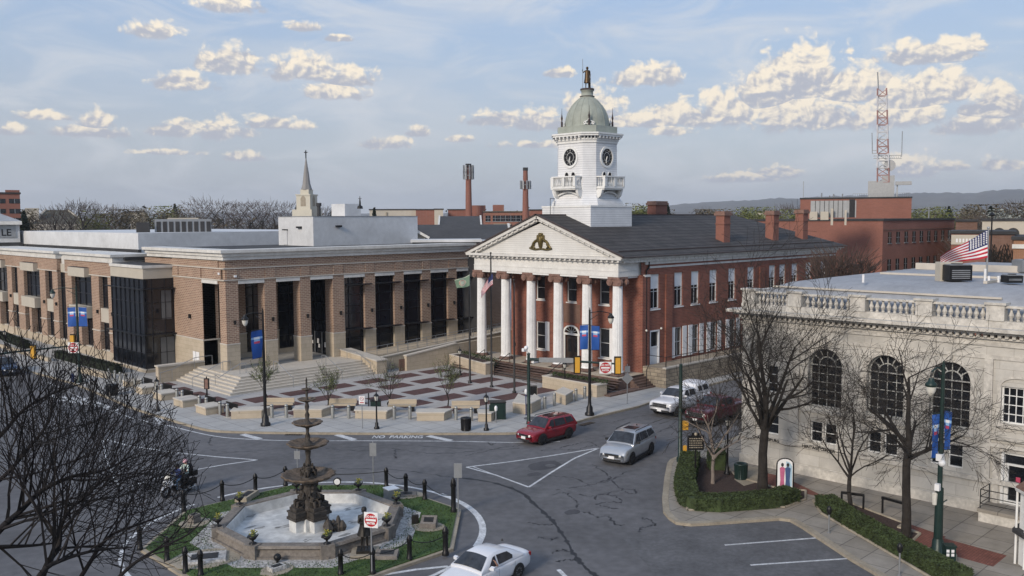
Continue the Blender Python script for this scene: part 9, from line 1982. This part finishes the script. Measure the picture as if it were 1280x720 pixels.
for p_, c_ in ((.12, (.37, .395, .445)), (.35, (.36, .39, .45)), (.62, (.31, .385, .505))): x_ = ramp.color_ramp.elements.new(p_); x_.color = rgb(c_)
base = ramp.outputs[0]
skm = _n(nt, 'ShaderNodeVectorMath', operation='SCALE'); L(sky.outputs[0], skm.inputs[0]); skm.inputs['Scale'].default_value = NISH_SCALE
base = mixc(.25, base, skm.outputs[0])
c1_ = mixc(veil2, base, (.45, .475, .51)); c1_ = mixc(veil, c1_, (.50, .515, .54)); c1_ = mixc(mth('MULTIPLY', cover, .93), c1_, cl)
inv = _n(nt, 'ShaderNodeVectorMath', operation='SCALE'); L(c1_, inv.inputs[0]); inv.inputs['Scale'].default_value = SKY_GAIN
L(inv.outputs[0], bg.inputs[0])
w.cycles.sampling_method = 'MANUAL'; w.cycles.sample_map_resolution = 256
hb_ = MB(); hb_.box(-9600, -9600, -1.4, 9600, 9600, 330); hz_o = hb_.build('haze', 'sign_white'); hm = bpy.data.materials.new('haze_air'); hm.use_nodes = True; hm.node_tree.nodes.clear(); ho = hm.node_tree.nodes.new('ShaderNodeOutputMaterial'); hv = hm.node_tree.nodes.new('ShaderNodeVolumePrincipled')
hv.inputs['Color'].default_value = (.80, .86, .95, 1); hv.inputs['Density'].default_value = HAZE; hv.inputs['Anisotropy'].default_value = 0; hm.node_tree.links.new(hv.outputs[0], ho.inputs['Volume']); hz_o.data.materials.clear(); hz_o.data.materials.append(hm); tag(hz_o, 'pale blue haze in the air between the town and the hills', 'haze', kind='stuff')
sd = bpy.data.lights.new('sun', 'SUN'); sd.energy = SUN_E; sd.angle = radians(SUN_ANGLE); sd.color = (1.0, .88, .74)
so = bpy.data.objects.new('sun', sd); COL.objects.link(so)
dv = Vector((cos(radians(SUN_EL))*cos(radians(SUN_AZ)), cos(radians(SUN_EL))*sin(radians(SUN_AZ)), sin(radians(SUN_EL))))
so.rotation_euler = dv.to_track_quat('Z', 'Y').to_euler(); so.location = (-40, 0, 60)
cam_d = bpy.data.cameras.new('camera'); cam = bpy.data.objects.new('camera', cam_d); COL.objects.link(cam); scene.camera = cam
cam_d.sensor_width = 36; cam_d.sensor_fit = 'HORIZONTAL'; cam_d.lens = F*36/1280; cam_d.clip_start = .3; cam_d.clip_end = 30000
cam.matrix_world = Matrix((( RGT.x, UPV.x, -FWD.x, 0), (RGT.y, UPV.y, -FWD.y, 0), (RGT.z, UPV.z, -FWD.z, CH), (0, 0, 0, 1)))
scene.view_settings.view_transform = 'Standard'; scene.view_settings.look = 'None'; scene.view_settings.exposure = EXPO; scene.view_settings.gamma = 1
scene.cycles.max_bounces = 5; scene.cycles.diffuse_bounces = 2; scene.cycles.glossy_bounces = 2; scene.cycles.transmission_bounces = 2; scene.cycles.volume_bounces = 0; scene.cycles.transparent_max_bounces = 4; scene.cycles.use_denoising = True
scene.render.resolution_x = 1024; scene.render.resolution_y = 576
for o in bpy.data.objects:
 for k_ in ('_w', '_o'):
  if k_ in o: del o[k_]
